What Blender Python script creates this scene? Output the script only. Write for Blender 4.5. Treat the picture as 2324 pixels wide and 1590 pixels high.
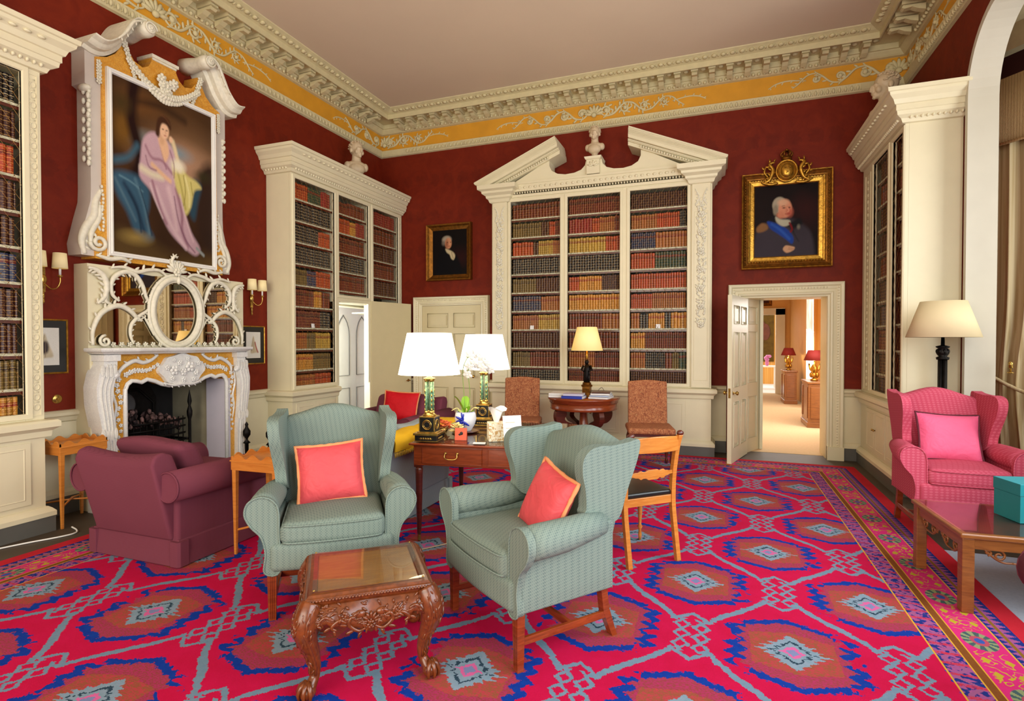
import bpy, math, random
import numpy as np
from mathutils import Matrix, Vector
random.seed(7)
PI = math.pi
scene = bpy.context.scene
COL = scene.collection
for o in list(bpy.data.objects):
    bpy.data.objects.remove(o)

# ------------------------------------------------------------------ camera
W_PX, H_PX = 2324, 1590
cam_d = bpy.data.cameras.new('camera')
cam = bpy.data.objects.new('camera', cam_d)
COL.objects.link(cam)
cam_d.sensor_width = 36.0
cam_d.lens = 1241.46 / W_PX * 36.0
cam_d.clip_start = 0.05
cam.location = (0, 0, 1.5)
cam.rotation_euler = (math.radians(90 - 0.908), 0, math.radians(20.558))
scene.camera = cam
# ------------------------------------------------------------------ world, colour
scene.view_settings.view_transform = 'Standard'
scene.view_settings.look = 'None'
scene.view_settings.gamma = 1
scene.view_settings.exposure = 0.05
scene.view_settings.use_curve_mapping = False
wd = bpy.data.worlds.new('daylight')
scene.world = wd
wd.use_nodes = True
bg = wd.node_tree.nodes['Background']
bg.inputs[0].default_value = (1.0, 0.9, 0.72, 1)
bg.inputs[1].default_value = 1.4
try:
    scene.cycles.max_bounces = 7
    scene.cycles.diffuse_bounces = 3
    scene.cycles.glossy_bounces = 4
    scene.cycles.transmission_bounces = 6
    scene.cycles.transparent_max_bounces = 12
    scene.cycles.caustics_reflective = False
    scene.cycles.caustics_refractive = False
    scene.cycles.sample_clamp_indirect = 6
    scene.cycles.use_denoising = True
    scene.cycles.use_adaptive_sampling = True
    scene.cycles.adaptive_threshold = 0.05
except Exception:
    pass


def area(name, loc, target, sx, sy, power, color):
    d = bpy.data.lights.new(name, 'AREA')
    d.shape = 'RECTANGLE'
    d.size, d.size_y = sx, sy
    d.energy = power
    d.color = color
    o = bpy.data.objects.new(name, d)
    o.location = loc
    o.rotation_euler = (Vector(target) - Vector(loc)).to_track_quat('-Z', 'Y').to_euler()
    COL.objects.link(o)
    return o


def point(name, loc, power, color, r=0.04):
    d = bpy.data.lights.new(name, 'POINT')
    d.energy = power
    d.color = color
    d.shadow_soft_size = r
    o = bpy.data.objects.new(name, d)
    o.location = loc
    COL.objects.link(o)
    return o


# daylight of the tall windows in the right-hand wall (they stand outside the frame)
area('daylight_and_fill', (2.05, 0.6, 2.2), (-3, 2.6, 0.9), 3.0, 2.8, 150, (0.80, 0.90, 1.0))
area('daylight_and_fill', (2.1, 3.6, 2.3), (-3, 4.6, 1.2), 1.3, 2.6, 80, (0.82, 0.92, 1.0))
# added soft fill behind the camera, standing in for daylight from there
area('daylight_and_fill', (-1.6, -3.2, 2.3), (-1.8, 5, 3.0), 5.0, 3.0, 260, (1.0, 0.92, 0.78))
# bay window beyond the arch
area('daylight_and_fill', (3.6, 4.9, 2.4), (2.7, 6.7, 2.6), 1.0, 2.6, 42, (0.95, 0.97, 1.0))
# rooms beyond the two doors
area('daylight_and_fill', (1.68, 10.0, 1.9), (0.2, 10.0, 0.3), 1.0, 2.2, 110, (1.0, 0.97, 0.92))
area('daylight_and_fill', (1.68, 13.2, 1.9), (0.2, 13.2, 0.3), 0.8, 2.2, 80, (1.0, 0.97, 0.92))
area('daylight_and_fill', (0.9, 20.2, 2.2), (1.4, 17.6, 0.2), 1.5, 1.5, 60, (1.0, 0.98, 0.95))
area('daylight_and_fill', (-5.75, 6.35, 1.7), (-6.0, 8.2, 1.3), 1.0, 2.2, 95, (0.9, 0.95, 1.0))


# ------------------------------------------------------------------ materials
def lin(c):
    def f(v):
        v /= 255.0
        return v / 12.92 if v <= 0.04045 else ((v + 0.055) / 1.055) ** 2.4
    return (f(c[0]), f(c[1]), f(c[2]), 1.0)


class E:
    def __init__(s, nt, sock): s.nt, s.s = nt, sock
    def _b(s, op, o, rev=False): return s.nt.m(op, o, s) if rev else s.nt.m(op, s, o)
    def __add__(s, o): return s._b('ADD', o)
    __radd__ = __add__
    def __sub__(s, o): return s._b('SUBTRACT', o)
    def __rsub__(s, o): return s._b('SUBTRACT', o, True)
    def __mul__(s, o): return s._b('MULTIPLY', o)
    __rmul__ = __mul__
    def __truediv__(s, o): return s._b('DIVIDE', o)
    def __lt__(s, o): return s._b('LESS_THAN', o)
    def __gt__(s, o): return s._b('GREATER_THAN', o)
    def __abs__(s): return s.nt.m('ABSOLUTE', s)
    def floor(s): return s.nt.m('FLOOR', s)
    def sin(s): return s.nt.m('SINE', s)
    def max(s, o): return s._b('MAXIMUM', o)
    def min(s, o): return s._b('MINIMUM', o)


class NT:
    """small expression builder over a material's node tree"""
    def __init__(s, name):
        s.mat = bpy.data.materials.new(name)
        s.mat.use_nodes = True
        s.t = s.mat.node_tree
        s.b = s.t.nodes['Principled BSDF']
    def n(s, typ): return s.t.nodes.new(typ)
    def link(s, a, b): s.t.links.new(a, b)
    def put(s, inp, v):
        if isinstance(v, E): s.link(v.s, inp)
        elif hasattr(v, 'is_output'): s.link(v, inp)
        else: inp.default_value = v
    def m(s, op, *a):
        n = s.n('ShaderNodeMath'); n.operation = op
        for i, x in enumerate(a): s.put(n.inputs[i], x)
        return E(s, n.outputs[0])
    def coord(s, kind='Object'):
        n = s.n('ShaderNodeTexCoord')
        return n.outputs[kind]
    def xyz(s, sock):
        n = s.n('ShaderNodeSeparateXYZ'); s.link(sock, n.inputs[0])
        return [E(s, q) for q in n.outputs]
    def comb(s, x, y, z):
        n = s.n('ShaderNodeCombineXYZ')
        for i, v in enumerate((x, y, z)): s.put(n.inputs[i], v)
        return n.outputs[0]
    def noise(s, vec, scale, detail=2, rough=0.5, dist=0.0):
        n = s.n('ShaderNodeTexNoise')
        s.link(vec, n.inputs['Vector']); n.inputs['Scale'].default_value = scale
        n.inputs['Detail'].default_value = detail; n.inputs['Roughness'].default_value = rough
        n.inputs['Distortion'].default_value = dist
        return E(s, n.outputs[0])
    def scale(s, vec, v):
        n = s.n('ShaderNodeMapping'); s.link(vec, n.inputs[0]); n.inputs['Scale'].default_value = v
        return n.outputs[0]
    def mix(s, f, a, b):
        n = s.n('ShaderNodeMixRGB')
        s.put(n.inputs[0], f)
        s.put(n.inputs[1], lin(a) if isinstance(a, tuple) else a)
        s.put(n.inputs[2], lin(b) if isinstance(b, tuple) else b)
        return n.outputs[0]
    def wrap(s, x, p): return x - s.m('FLOOR', (x + p / 2) / p) * p
    def ramp01(s, v, lo, hi):
        n = s.n('ShaderNodeMapRange')
        s.put(n.inputs[0], v); n.inputs[1].default_value = lo; n.inputs[2].default_value = hi
        return E(s, n.outputs[0])
    def bump(s, h, strength=0.3, dist=0.01):
        n = s.n('ShaderNodeBump'); n.inputs['Strength'].default_value = strength
        n.inputs['Distance'].default_value = dist
        s.put(n.inputs['Height'], h); s.link(n.outputs[0], s.b.inputs['Normal'])
    def col(s, c): s.put(s.b.inputs['Base Color'], lin(c) if isinstance(c, tuple) else c)
    def p(s, **k):
        for a, v in k.items():
            s.put(s.b.inputs[a.replace('_', ' ')], v)
        return s


MATS = {}


def paint(name, c, rough=0.5, var=0.06, bump=0.0, scale=6.0, **k):
    """painted or plain surface with a faint mottling"""
    if name in MATS: return MATS[name]
    t = NT(name)
    co = t.coord()
    f = t.noise(co, scale, 3)
    d = tuple(max(0, x * (1 - var)) for x in c)
    t.col(t.mix(t.ramp01(f, 0.3, 0.75), d, c))
    t.p(Roughness=rough, **k)
    if bump: t.bump(t.noise(co, scale * 12, 3), bump, 0.004)
    MATS[name] = t.mat
    return t.mat


def wood(name, c1, c2, rough=0.3, sc=(3, 3, 30), coat=0.3):
    if name in MATS: return MATS[name]
    t = NT(name)
    co = t.scale(t.coord(), sc)
    f = t.noise(co, 1.6, 5, 0.6, 1.2)
    t.col(t.mix(t.ramp01(f, 0.3, 0.7), c1, c2))
    t.p(Roughness=rough, Coat_Weight=coat, Coat_Roughness=0.12)
    MATS[name] = t.mat
    return t.mat


def metal(name, c, rough=0.3, bump=0.0):
    if name in MATS: return MATS[name]
    t = NT(name)
    co = t.coord()
    f = t.noise(co, 25, 3)
    t.col(t.mix(t.ramp01(f, 0.3, 0.7), tuple(x * 0.72 for x in c), c))
    t.p(Metallic=0.85, Roughness=rough)
    if bump: t.bump(t.noise(co, 60, 3), bump, 0.004)
    MATS[name] = t.mat
    return t.mat


def glow(name, c, strength, base=(240, 235, 220)):
    if name in MATS: return MATS[name]
    t = NT(name)
    f = t.noise(t.coord(), 3, 1)
    t.col(base)
    t.p(Roughness=0.8, Emission_Color=lin(c), Emission_Strength=t.ramp01(f, -2, 3) * strength)
    MATS[name] = t.mat
    return t.mat


def fabric(name, c1, c2, k=240, amt=0.55, mode='dots', rough=0.9, bump=0.15):
    if name in MATS: return MATS[name]
    t = NT(name)
    co = t.coord()
    x, y, z = t.xyz(co)
    a = (x + y * 0.62) * k
    b = (z + y * 0.5) * k
    if mode == 'dots':
        f = t.ramp01(a.sin() * b.sin() + (a * 0.5).sin() * 0.35, 0.25, 0.6)
    elif mode == 'weave':
        f = t.ramp01((a.sin().max(b.sin())), 0.3, 1.0)
    elif mode == 'stripe':
        f = t.ramp01((x * k + y * k).sin(), -0.3, 0.3)
    elif mode == 'scale':
        f = t.ramp01((a.sin() + (b * 1.6).sin()), 0.0, 0.9)
    else:
        f = t.noise(co, k, 3)
    big = t.noise(co, 4, 2)
    t.col(t.mix(t.ramp01(big, 0.2, 0.9) * 0.16, t.mix(f * amt, c1, c2), tuple(min(255, v * 1.12 + 8) for v in c1)))
    t.p(Roughness=rough, Specular_IOR_Level=0.2)
    if mode == 'n' and rough < 0.7: t.bump(t.noise(co, 9, 2, 0.5, 1.5), 0.35, 0.03)
    elif bump: t.bump(t.noise(co, 500, 2), bump, 0.002)
    MATS[name] = t.mat
    return t.mat


def mat_wallpaper():
    t = NT('red_damask_wallpaper')
    co = t.coord('Object')
    x, y, z = t.xyz(co)
    h = x + y
    n = t.noise(co, 3.2, 4, 0.65, 2.2)
    q = (t.m('ABSOLUTE', t.wrap(h, 0.5)) * 12.0).sin() * ((z * 11.0).sin())
    n2 = t.noise(co, 14, 3, 0.6, 1.6)
    dark = ((q + n2 * 1.6) > 1.32)
    c = t.mix(t.ramp01(n, 0.3, 0.7), (106, 26, 8), (122, 36, 12))
    c = t.mix(dark * 0.22, c, (70, 14, 4))
    t.col(c)
    t.p(Roughness=0.62, Specular_IOR_Level=0.2)
    t.bump(n2, 0.15, 0.004)
    return t.mat


def mat_carpet():
    t = NT('patterned_wool_carpet')
    co = t.coord('Object')
    x0, y0, z0 = t.xyz(co)
    # pattern rows skewed towards the fireplace side, added to offset lens distortion
    y0 = y0 + ((x0 + 1.2) * -1.0).max(0.0) * 0.07
    jn = t.noise(co, 34, 2)
    jm = t.noise(t.scale(co, (1.3, 0.8, 1)), 27, 2)
    x = ((x0 + (jn - 0.5) * 0.03) / 0.007).floor() * 0.007
    y = ((y0 + (jm - 0.5) * 0.03) / 0.007).floor() * 0.007
    CW, PY = 0.465, 1.335
    p1 = t.wrap(x - 0.345, CW * 2); q1 = t.wrap(y - 2.9, PY)
    p2 = t.wrap(x - (0.345 + CW), CW * 2); q2 = t.wrap(y - (2.9 + PY / 2), PY)
    s1 = (abs(p1) / CW + abs(q1) / (PY / 2)) < 1.0
    p = p1 * s1 + p2 * (1 - s1)
    q = q1 * s1 + q2 * (1 - s1)
    a, b = abs(p), abs(q)
    n1 = t.noise(co, 9, 3)
    n2 = t.noise(co, 46, 2)
    n3 = t.noise(t.scale(co, (1, 2.2, 1)), 75, 2)
    side = a > 0.2
    saw = abs(t.wrap(b, 0.085)) / 0.0425
    m = (a / 0.3).max(b / 0.335 + a * 1.25) + (n2 - 0.5) * 0.16 + saw * side * 0.16 - side * 0.04
    red = t.mix(n1, (184, 14, 58), (204, 22, 82))
    c = t.mix(n3 * 0.35, red, (156, 14, 44))
    # lattice ribbons
    d = a / CW + b / (PY / 2) + (a * (2 * PI / CW)).sin() * 0.05
    rib = (abs(d - 1) < 0.042) * (a > 0.085) * (a < 0.385)
    blu = t.mix(n2, (96, 128, 150), (122, 142, 160))
    c = t.mix(rib, c, blu)
    # motif
    rim = t.mix(n2, (22, 40, 132), (12, 66, 158))
    inn = t.mix(t.ramp01(n3, 0.42, 0.6), (166, 50, 92), (140, 62, 62))
    c = t.mix((m < 1.0) * (n1 + (1 - side) * 0.3 > 0.42), c, rim)
    c = t.mix(m + side * 0.07 < 0.86, c, inn)
    ora = t.mix(t.ramp01(n3 * 0.6 + n2 * 0.4, 0.42, 0.56), (178, 60, 72), (140, 80, 56))
    c = t.mix((a / 0.19).max(b / 0.19 + a * 1.4) < 1.0, c, ora)
    leaf = abs(t.wrap(q + a * 0.5, 0.055)) / 0.0275
    m2 = a / 0.185 + b / 0.16 + abs(t.wrap(b, 0.034)) * 26.0 * (a / 0.12) * (a > 0.03) * 0.8
    c = t.mix(m2 < 1.0, c, t.mix(n2, (102, 140, 152), (142, 152, 172)))
    c = t.mix(abs(m2 - 0.62) < 0.05, c, (44, 66, 82))
    c = t.mix(m2 < 0.36, c, (204, 96, 150))
    c = t.mix((a / 0.03 + b / 0.035) < 1.0, c, (120, 130, 170))

    def knot(kx, ky):
        sg = kx > 0.0
        kx = abs(kx); ak = abs(ky)
        r = abs(kx - 0.048) / 0.05 + abs(t.wrap(ky + sg * 0.02, 0.1)) / 0.06
        k1 = (r < 1.0) * (r > 0.52) * (ak < 0.17)
        r2 = kx / 0.11 + abs(ak - 0.15) / 0.095
        return k1.max((r2 < 1.0) * (r2 > 0.68) * (ak > 0.135))
    ys = t.wrap(q - PY / 2, PY)
    kn = knot(p, ys).max(knot(t.wrap(p - CW, 2 * CW), q))
    c = t.mix(kn, c, blu)
    # borders
    bx = (1.53 - x0).min(x0 + 4.55)
    by = (7.5 - y0).min(y0 + 2.0)
    bb = bx.min(by)
    isx = bx < by
    s = y0 * isx + x0 * (1 - isx)
    sq = (s / 0.006).floor() * 0.006
    nb = n2
    tri = lambda per, v: abs(t.wrap(sq, per)) / (per / 2)
    B = t.mix(n1, (178, 34, 46), (196, 42, 56))                                  # outer plain red
    navy = t.mix(nb, (20, 30, 96), (40, 60, 140))
    mauve = t.mix(nb, (128, 72, 130), (176, 90, 140))
    z1 = t.mix(tri(0.05, 0) > (bb - 0.11) / 0.045, mauve, navy)
    z1 = t.mix(abs(bb - 0.165) < 0.008, z1, (132, 96, 34))
    z1 = t.mix((bb > 0.173) * (tri(0.045, 0) < (bb - 0.17) / 0.035), z1, navy)
    B = t.mix(bb > 0.105, B, z1)
    yel = (206, 158, 52)
    B = t.mix(bb > 0.205, B, yel)
    fld = t.mix(n1, (196, 40, 96), (206, 48, 126))
    ds = t.wrap(sq - 3.34, 0.505); db = bb - 0.3
    spr = (abs(t.noise(t.scale(co, (1, 1, 1)), 22, 1) - 0.5) < 0.022) * (abs(ds) > 0.1) * (abs(db) < 0.07)
    spr = spr.max((abs(abs(ds) - 0.19) / 0.03 + abs(abs(db) - 0.045) / 0.02) < 1.0)
    fld = t.mix(spr, fld, (178, 158, 44))
    rr = t.m('SQRT', ds * ds * 1.2 + db * db * 2.2)
    ang = t.m('ARCTAN2', ds, db)
    pet = (ang * 10.0).sin()
    fld = t.mix(rr < 0.105, fld, t.mix(pet > 0.0, (66, 90, 92), (136, 146, 104)))
    fld = t.mix(rr < 0.055, fld, (170, 74, 92))
    fld = t.mix(rr < 0.03, fld, (56, 84, 160))
    B = t.mix(bb > 0.213, B, fld)
    B = t.mix(bb > 0.388, B, yel)
    B = t.mix(bb > 0.394, B, t.mix(nb, (112, 64, 30), (134, 80, 34)))
    B = t.mix(bb > 0.43, B, yel)
    mea = abs((sq * 42.0).sin() * 0.028 + (bb - 0.492)) < 0.012
    z2 = t.mix(mea, t.mix(t.ramp01(t.noise(co, 42, 1), 0.47, 0.53), navy, mauve), (150, 86, 130))
    z2 = t.mix((abs(t.wrap(sq, 0.09)) < 0.012) * (n3 > 0.45), z2, (190, 50, 70))
    B = t.mix(bb > 0.437, B, z2)
    B = t.mix(bb > 0.543, B, yel)
    c = t.mix(bb < 0.551, c, B)
    t.col(c)
    t.p(Roughness=0.95, Specular_IOR_Level=0.08)
    t.bump(t.noise(co, 380, 2), 0.35, 0.004)
    return t.mat


def mat_marble(name, c1, c2, c3, sc=7):
    t = NT(name)
    co = t.coord()
    f = t.noise(co, sc, 5, 0.6, 3.0)
    g = t.noise(co, sc * 2.2, 4, 0.7, 4.0)
    c = t.mix(t.ramp01(f, 0.35, 0.65), c1, c2)
    c = t.mix(t.ramp01(abs(g - 0.5), 0.03, 0.0), c, c3)
    t.col(c); t.p(Roughness=0.22, Coat_Weight=0.2)
    return t.mat


def mat_thin_glass(name, tint=(0.95, 0.97, 0.95, 1)):
    t = NT(name)
    t.t.nodes.remove(t.b)
    tr = t.n('ShaderNodeBsdfTransparent'); tr.inputs[0].default_value = tint
    gl = t.n('ShaderNodeBsdfGlossy'); gl.inputs['Roughness'].default_value = 0.0
    fr = t.n('ShaderNodeFresnel'); fr.inputs[0].default_value = 1.7
    gm = t.n('ShaderNodeNewGeometry')
    mx = t.n('ShaderNodeMixShader')
    t.put(mx.inputs[0], E(t, fr.outputs[0]) * (1 - E(t, gm.outputs['Backfacing']))); t.link(tr.outputs[0], mx.inputs[1]); t.link(gl.outputs[0], mx.inputs[2])
    t.link(mx.outputs[0], t.t.nodes['Material Output'].inputs[0])
    return t.mat


def mat_book(name, c, band=(190, 140, 60), label=None, worn=0.3):
    t = NT(name)
    n = t.n('ShaderNodeUVMap')
    u, v, _ = t.xyz(n.outputs[0])
    oi = t.n('ShaderNodeObjectInfo'); gi = t.n('ShaderNodeNewGeometry')
    rnd = t.m('FRACT', E(t, oi.outputs['Random']) + E(t, gi.outputs['Random Per Island']))
    co = t.scale(t.coord(), (1, 1, 1))
    ns = t.noise(co, 60, 3)
    dk = tuple(x * 0.55 for x in c)
    base = t.mix(t.ramp01(ns, 0.3, 0.8) * worn + rnd * 0.42, c, dk)
    if label:
        base = t.mix((v > 0.66) * (v < 0.8), base, label)
    vb = t.m('FRACT', v * 6.0)
    base = t.mix((abs(vb - 0.5) < 0.085) * (n_in(v)) * (0.35 + rnd * 0.35), base, band)
    base = t.mix((abs(vb) < 0.14) * (abs(u - 0.5) < 0.16) * (ns > 0.45) * 0.6, base, band)
    t.col(base); t.p(Roughness=0.42)
    return t.mat


def n_in(v): return (v > 0.04) * (v < 0.97)


M = dict(
    wall=mat_wallpaper(), carpet=mat_carpet(),
    cream=paint('cream_paint', (228, 218, 184), 0.42, 0.02, bump=0.02),
    cream2=paint('warm_cream_paint', (212, 198, 156), 0.45, 0.02),
    white=paint('white_gloss_paint', (236, 234, 226), 0.6, 0.02),
    orn=paint('carved_white_paint', (236, 230, 208), 0.5, 0.08, scale=30),
    marble=mat_marble('white_marble', (236, 234, 228), (226, 224, 220), (205, 204, 204)),
    sienna=mat_marble('sienna_marble', (214, 148, 44), (226, 170, 70), (158, 92, 34), 9),
    cornice=paint('cornice_plaster', (216, 203, 158), 0.7, 0.05, scale=12),
    frieze=paint('ochre_frieze', (224, 158, 36), 0.7, 0.06),
    ceil=paint('ceiling_plaster', (226, 206, 180), 0.9, 0.02, scale=1.2),
    floor=paint('dark_floor', (74, 62, 48), 0.6, 0.1),
    skirt=paint('grey_skirting', (96, 94, 88), 0.5, 0.06),
    gold=metal('gilt', (214, 160, 62), 0.35, 0.5), brass=metal('brass', (216, 176, 92), 0.22),
    antique=metal('antique_gilt', (152, 98, 34), 0.45, 0.6),
    iron=metal('black_iron', (34, 30, 28), 0.5, 0.3),
    black=paint('black', (14, 12, 12), 0.4, 0.1), soot=paint('soot_brick', (24, 18, 16), 0.9, 0.3, bump=0.4, scale=12),
    firestone=paint('firestone', (176, 166, 138), 0.8, 0.1),
    shelf=None, green=fabric('sage_upholstery', (122, 137, 127), (68, 88, 90), 440, 0.55),
    pinkf=fabric('rose_upholstery', (186, 72, 94), (214, 118, 136), 210, 0.42, 'scale'),
    plum=fabric('plum_loose_cover', (116, 58, 72), (92, 42, 58), 900, 0.45, 'weave'),
    grey=fabric('blue_grey_loose_cover', (150, 160, 164), (120, 132, 140), 420, 0.5, 'stripe'),
    coral=fabric('coral_silk', (214, 82, 88), (190, 60, 70), 40, 0.3, 'n', 0.5), fringe=fabric('gold_fringe', (232, 160, 110), (200, 120, 70), 300, 0.6, 'n'),
    hotpink=fabric('pink_silk', (236, 104, 142), (214, 80, 122), 40, 0.3, 'n', 0.55), cord=fabric('plum_cord', (110, 50, 60), (60, 30, 36), 500, 0.7, 'n'),
    red=fabric('red_silk', (206, 24, 36), (170, 14, 26), 30, 0.4, 'n', 0.6), mustard=fabric('mustard_throw', (206, 162, 32), (176, 134, 26), 200, 0.4, 'n'),
    olive=fabric('taupe_fabric', (128, 116, 88), (108, 98, 74), 200, 0.4, 'n'),
    paisley=None,
    mahog=wood('mahogany', (112, 44, 18), (150, 66, 28), 0.25), dark=wood('dark_mahogany', (64, 22, 12), (98, 36, 18), 0.3),
    satin=wood('satinwood', (190, 112, 40), (214, 140, 62), 0.3), oak=wood('brown_hardwood', (116, 66, 28), (150, 92, 42), 0.35),
    carve=wood('carved_walnut', (84, 38, 14), (124, 62, 24), 0.28, (20, 20, 20)),
    topw=wood('table_top_veneer', (146, 88, 30), (176, 116, 42), 0.25, (3, 14, 3)),
    glass=mat_thin_glass('sheet_glass'),
    shade_lit=glow('lit_white_shade', (255, 246, 226), 5.0), shade_amber=glow('lit_amber_shade', (255, 206, 92), 1.1, (235, 215, 170)),
    shade_off=paint('cream_shade', (232, 214, 170), 0.8, 0.02), shade_sc=glow('sconce_shade', (250, 222, 160), 0.25, (240, 222, 170)),
    shade_red=paint('red_shade', (130, 24, 14), 0.8, 0.05),
    leafg=paint('fresh_leaf', (142, 196, 34), 0.45, 0.15), stem=paint('green_stem', (120, 150, 60), 0.6, 0.1),
    petal=paint('white_petal', (246, 244, 240), 0.6, 0.02), porc=paint('porcelain', (236, 236, 238), 0.15, 0.02), cobalt=paint('cobalt_glaze', (24, 44, 170), 0.2, 0.1),
    orange=paint('orange_petal', (214, 92, 44), 0.6, 0.1), cream_petal=paint('pale_yellow_petal', (240, 216, 140), 0.6, 0.06),
    paper=paint('white_paper', (238, 236, 232), 0.7, 0.02), blue=paint('blue_book_cover', (40, 62, 170), 0.4, 0.06),
    teal=paint('teal_box', (30, 132, 140), 0.4, 0.04), stone=paint('bust_marble', (212, 190, 156), 0.5, 0.05, scale=20),
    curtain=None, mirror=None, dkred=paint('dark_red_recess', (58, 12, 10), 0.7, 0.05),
)


def extra_mats():
    t = NT('mirror_glass'); t.col((226, 214, 190)); t.p(Metallic=1.0, Roughness=0.02)
    t.col(t.mix(t.noise(t.coord(), 5, 2), (226, 214, 190), (218, 204, 176))); M['mirror'] = t.mat
    t = NT('striped_curtain')
    f = t.noise(t.scale(t.coord(), (40, 40, 0.4)), 1.0, 2)
    t.col(t.mix(t.ramp01(f, 0.4, 0.6), (200, 178, 128), (224, 208, 164))); t.p(Roughness=0.75); M['curtain'] = t.mat
    t = NT('pelmet_stripe')
    x, y, z = t.xyz(t.coord())
    t.col(t.mix(((x * 260.0 + y * 260.0).sin() > 0.2) * 0.5, (206, 178, 124), (168, 136, 86))); t.p(Roughness=0.75); M['pelmet'] = t.mat
    t = NT('paisley_tapestry')
    co = t.coord()
    f = t.noise(co, 26, 3, 0.6, 2.6)
    g = t.noise(co, 9, 2, 0.5, 3.0)
    c = t.mix(t.ramp01(f, 0.42, 0.58), (184, 122, 78), (150, 80, 46))
    c = t.mix(t.ramp01(abs(g - 0.5), 0.03, 0.0), c, (104, 40, 22))
    c = t.mix((f > 0.64) * 0.6, c, (196, 158, 104))
    t.col(c); t.p(Roughness=0.85); M['paisley'] = t.mat
    t = NT('shelf_edge')
    co = t.coord()
    f = t.noise(t.scale(co, (1, 1, 4)), 40, 2)
    t.col(t.mix(t.ramp01(f, 0.4, 0.62), (212, 206, 176), (158, 156, 124))); t.p(Roughness=0.6); M['shelf'] = t.mat
    t = NT('green_grey_column')
    f = t.noise(t.coord(), 30, 3, 0.6, 2)
    t.col(t.mix(t.ramp01(f, 0.4, 0.6), (44, 88, 62), (120, 150, 110))); t.p(Roughness=0.15); M['gmarble'] = t.mat
    t = NT('blue_grey_carpet')
    t.col(t.mix(t.noise(t.coord(), 60, 3), (150, 160, 176), (176, 184, 196))); t.p(Roughness=0.95); M['bluecarpet'] = t.mat
    t = NT('beige_carpet')
    t.col(t.mix(t.noise(t.coord(), 30, 3), (196, 166, 122), (214, 186, 146))); t.p(Roughness=0.95); M['beige'] = t.mat
    t = NT('peach_wall')
    t.col(t.mix(t.noise(t.coord(), 3, 2), (226, 176, 110), (236, 188, 124))); t.p(Roughness=0.8); M['peach'] = t.mat
    t = NT('gold_curtain')
    f = t.noise(t.scale(t.coord(), (20, 20, 0.3)), 1.0, 2)
    t.col(t.mix(t.ramp01(f, 0.4, 0.6), (206, 140, 56), (226, 172, 92))); t.p(Roughness=0.75); M['goldcurtain'] = t.mat
    t = NT('sheer_curtain')
    t.col((244, 244, 244)); t.p(Roughness=0.8, Emission_Color=lin((255, 252, 250)), Emission_Strength=t.noise(t.coord(), 4, 1) * 1.2); M['sheer'] = t.mat
    t = NT('tissue_pattern')
    f = t.noise(t.coord(), 30, 2, 0.5, 2)
    t.col(t.mix(t.ramp01(f, 0.5, 0.56), (244, 238, 214), (206, 168, 110))); t.p(Roughness=0.7); M['tissue'] = t.mat


extra_mats()
BOOKC = {
    'db': mat_book('dark_brown_leather', (70, 28, 16), (176, 132, 70)),
    'rb': mat_book('red_brown_leather', (116, 40, 20), (190, 130, 60), (52, 16, 12)),
    'tn': mat_book('tan_leather', (170, 96, 38), (214, 160, 80), (120, 30, 20)),
    'gd': mat_book('honey_calf_leather', (208, 138, 42), (236, 190, 100), (150, 50, 24)),
    'ol': mat_book('olive_calf_leather', (118, 92, 42), (180, 150, 80), (60, 40, 20)),
    'or': mat_book('orange_red_leather', (186, 66, 24), (226, 150, 70), (110, 24, 16)),
    'rd': mat_book('crimson_leather', (142, 26, 26), (206, 140, 70)),
    'gn': mat_book('dark_green_leather', (44, 66, 44), (170, 140, 70), (110, 24, 16)),
    'bl': mat_book('dark_blue_leather', (42, 46, 78), (190, 160, 100), (96, 26, 20)),
    'bk': mat_book('black_leather', (32, 22, 20), (214, 190, 140)),
    'yl': mat_book('yellow_calf_leather', (196, 152, 50), (226, 196, 110), (130, 60, 24)),
}
BOOKN = {'db': 'dark brown', 'rb': 'red-brown', 'tn': 'tan', 'gd': 'honey-coloured', 'ol': 'olive', 'or': 'orange-red',
         'rd': 'crimson', 'gn': 'dark green', 'bl': 'dark blue', 'bk': 'black', 'yl': 'yellow'}
PAGES = paint('book_pages', (196, 176, 136), 0.8, 0.1)
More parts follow.
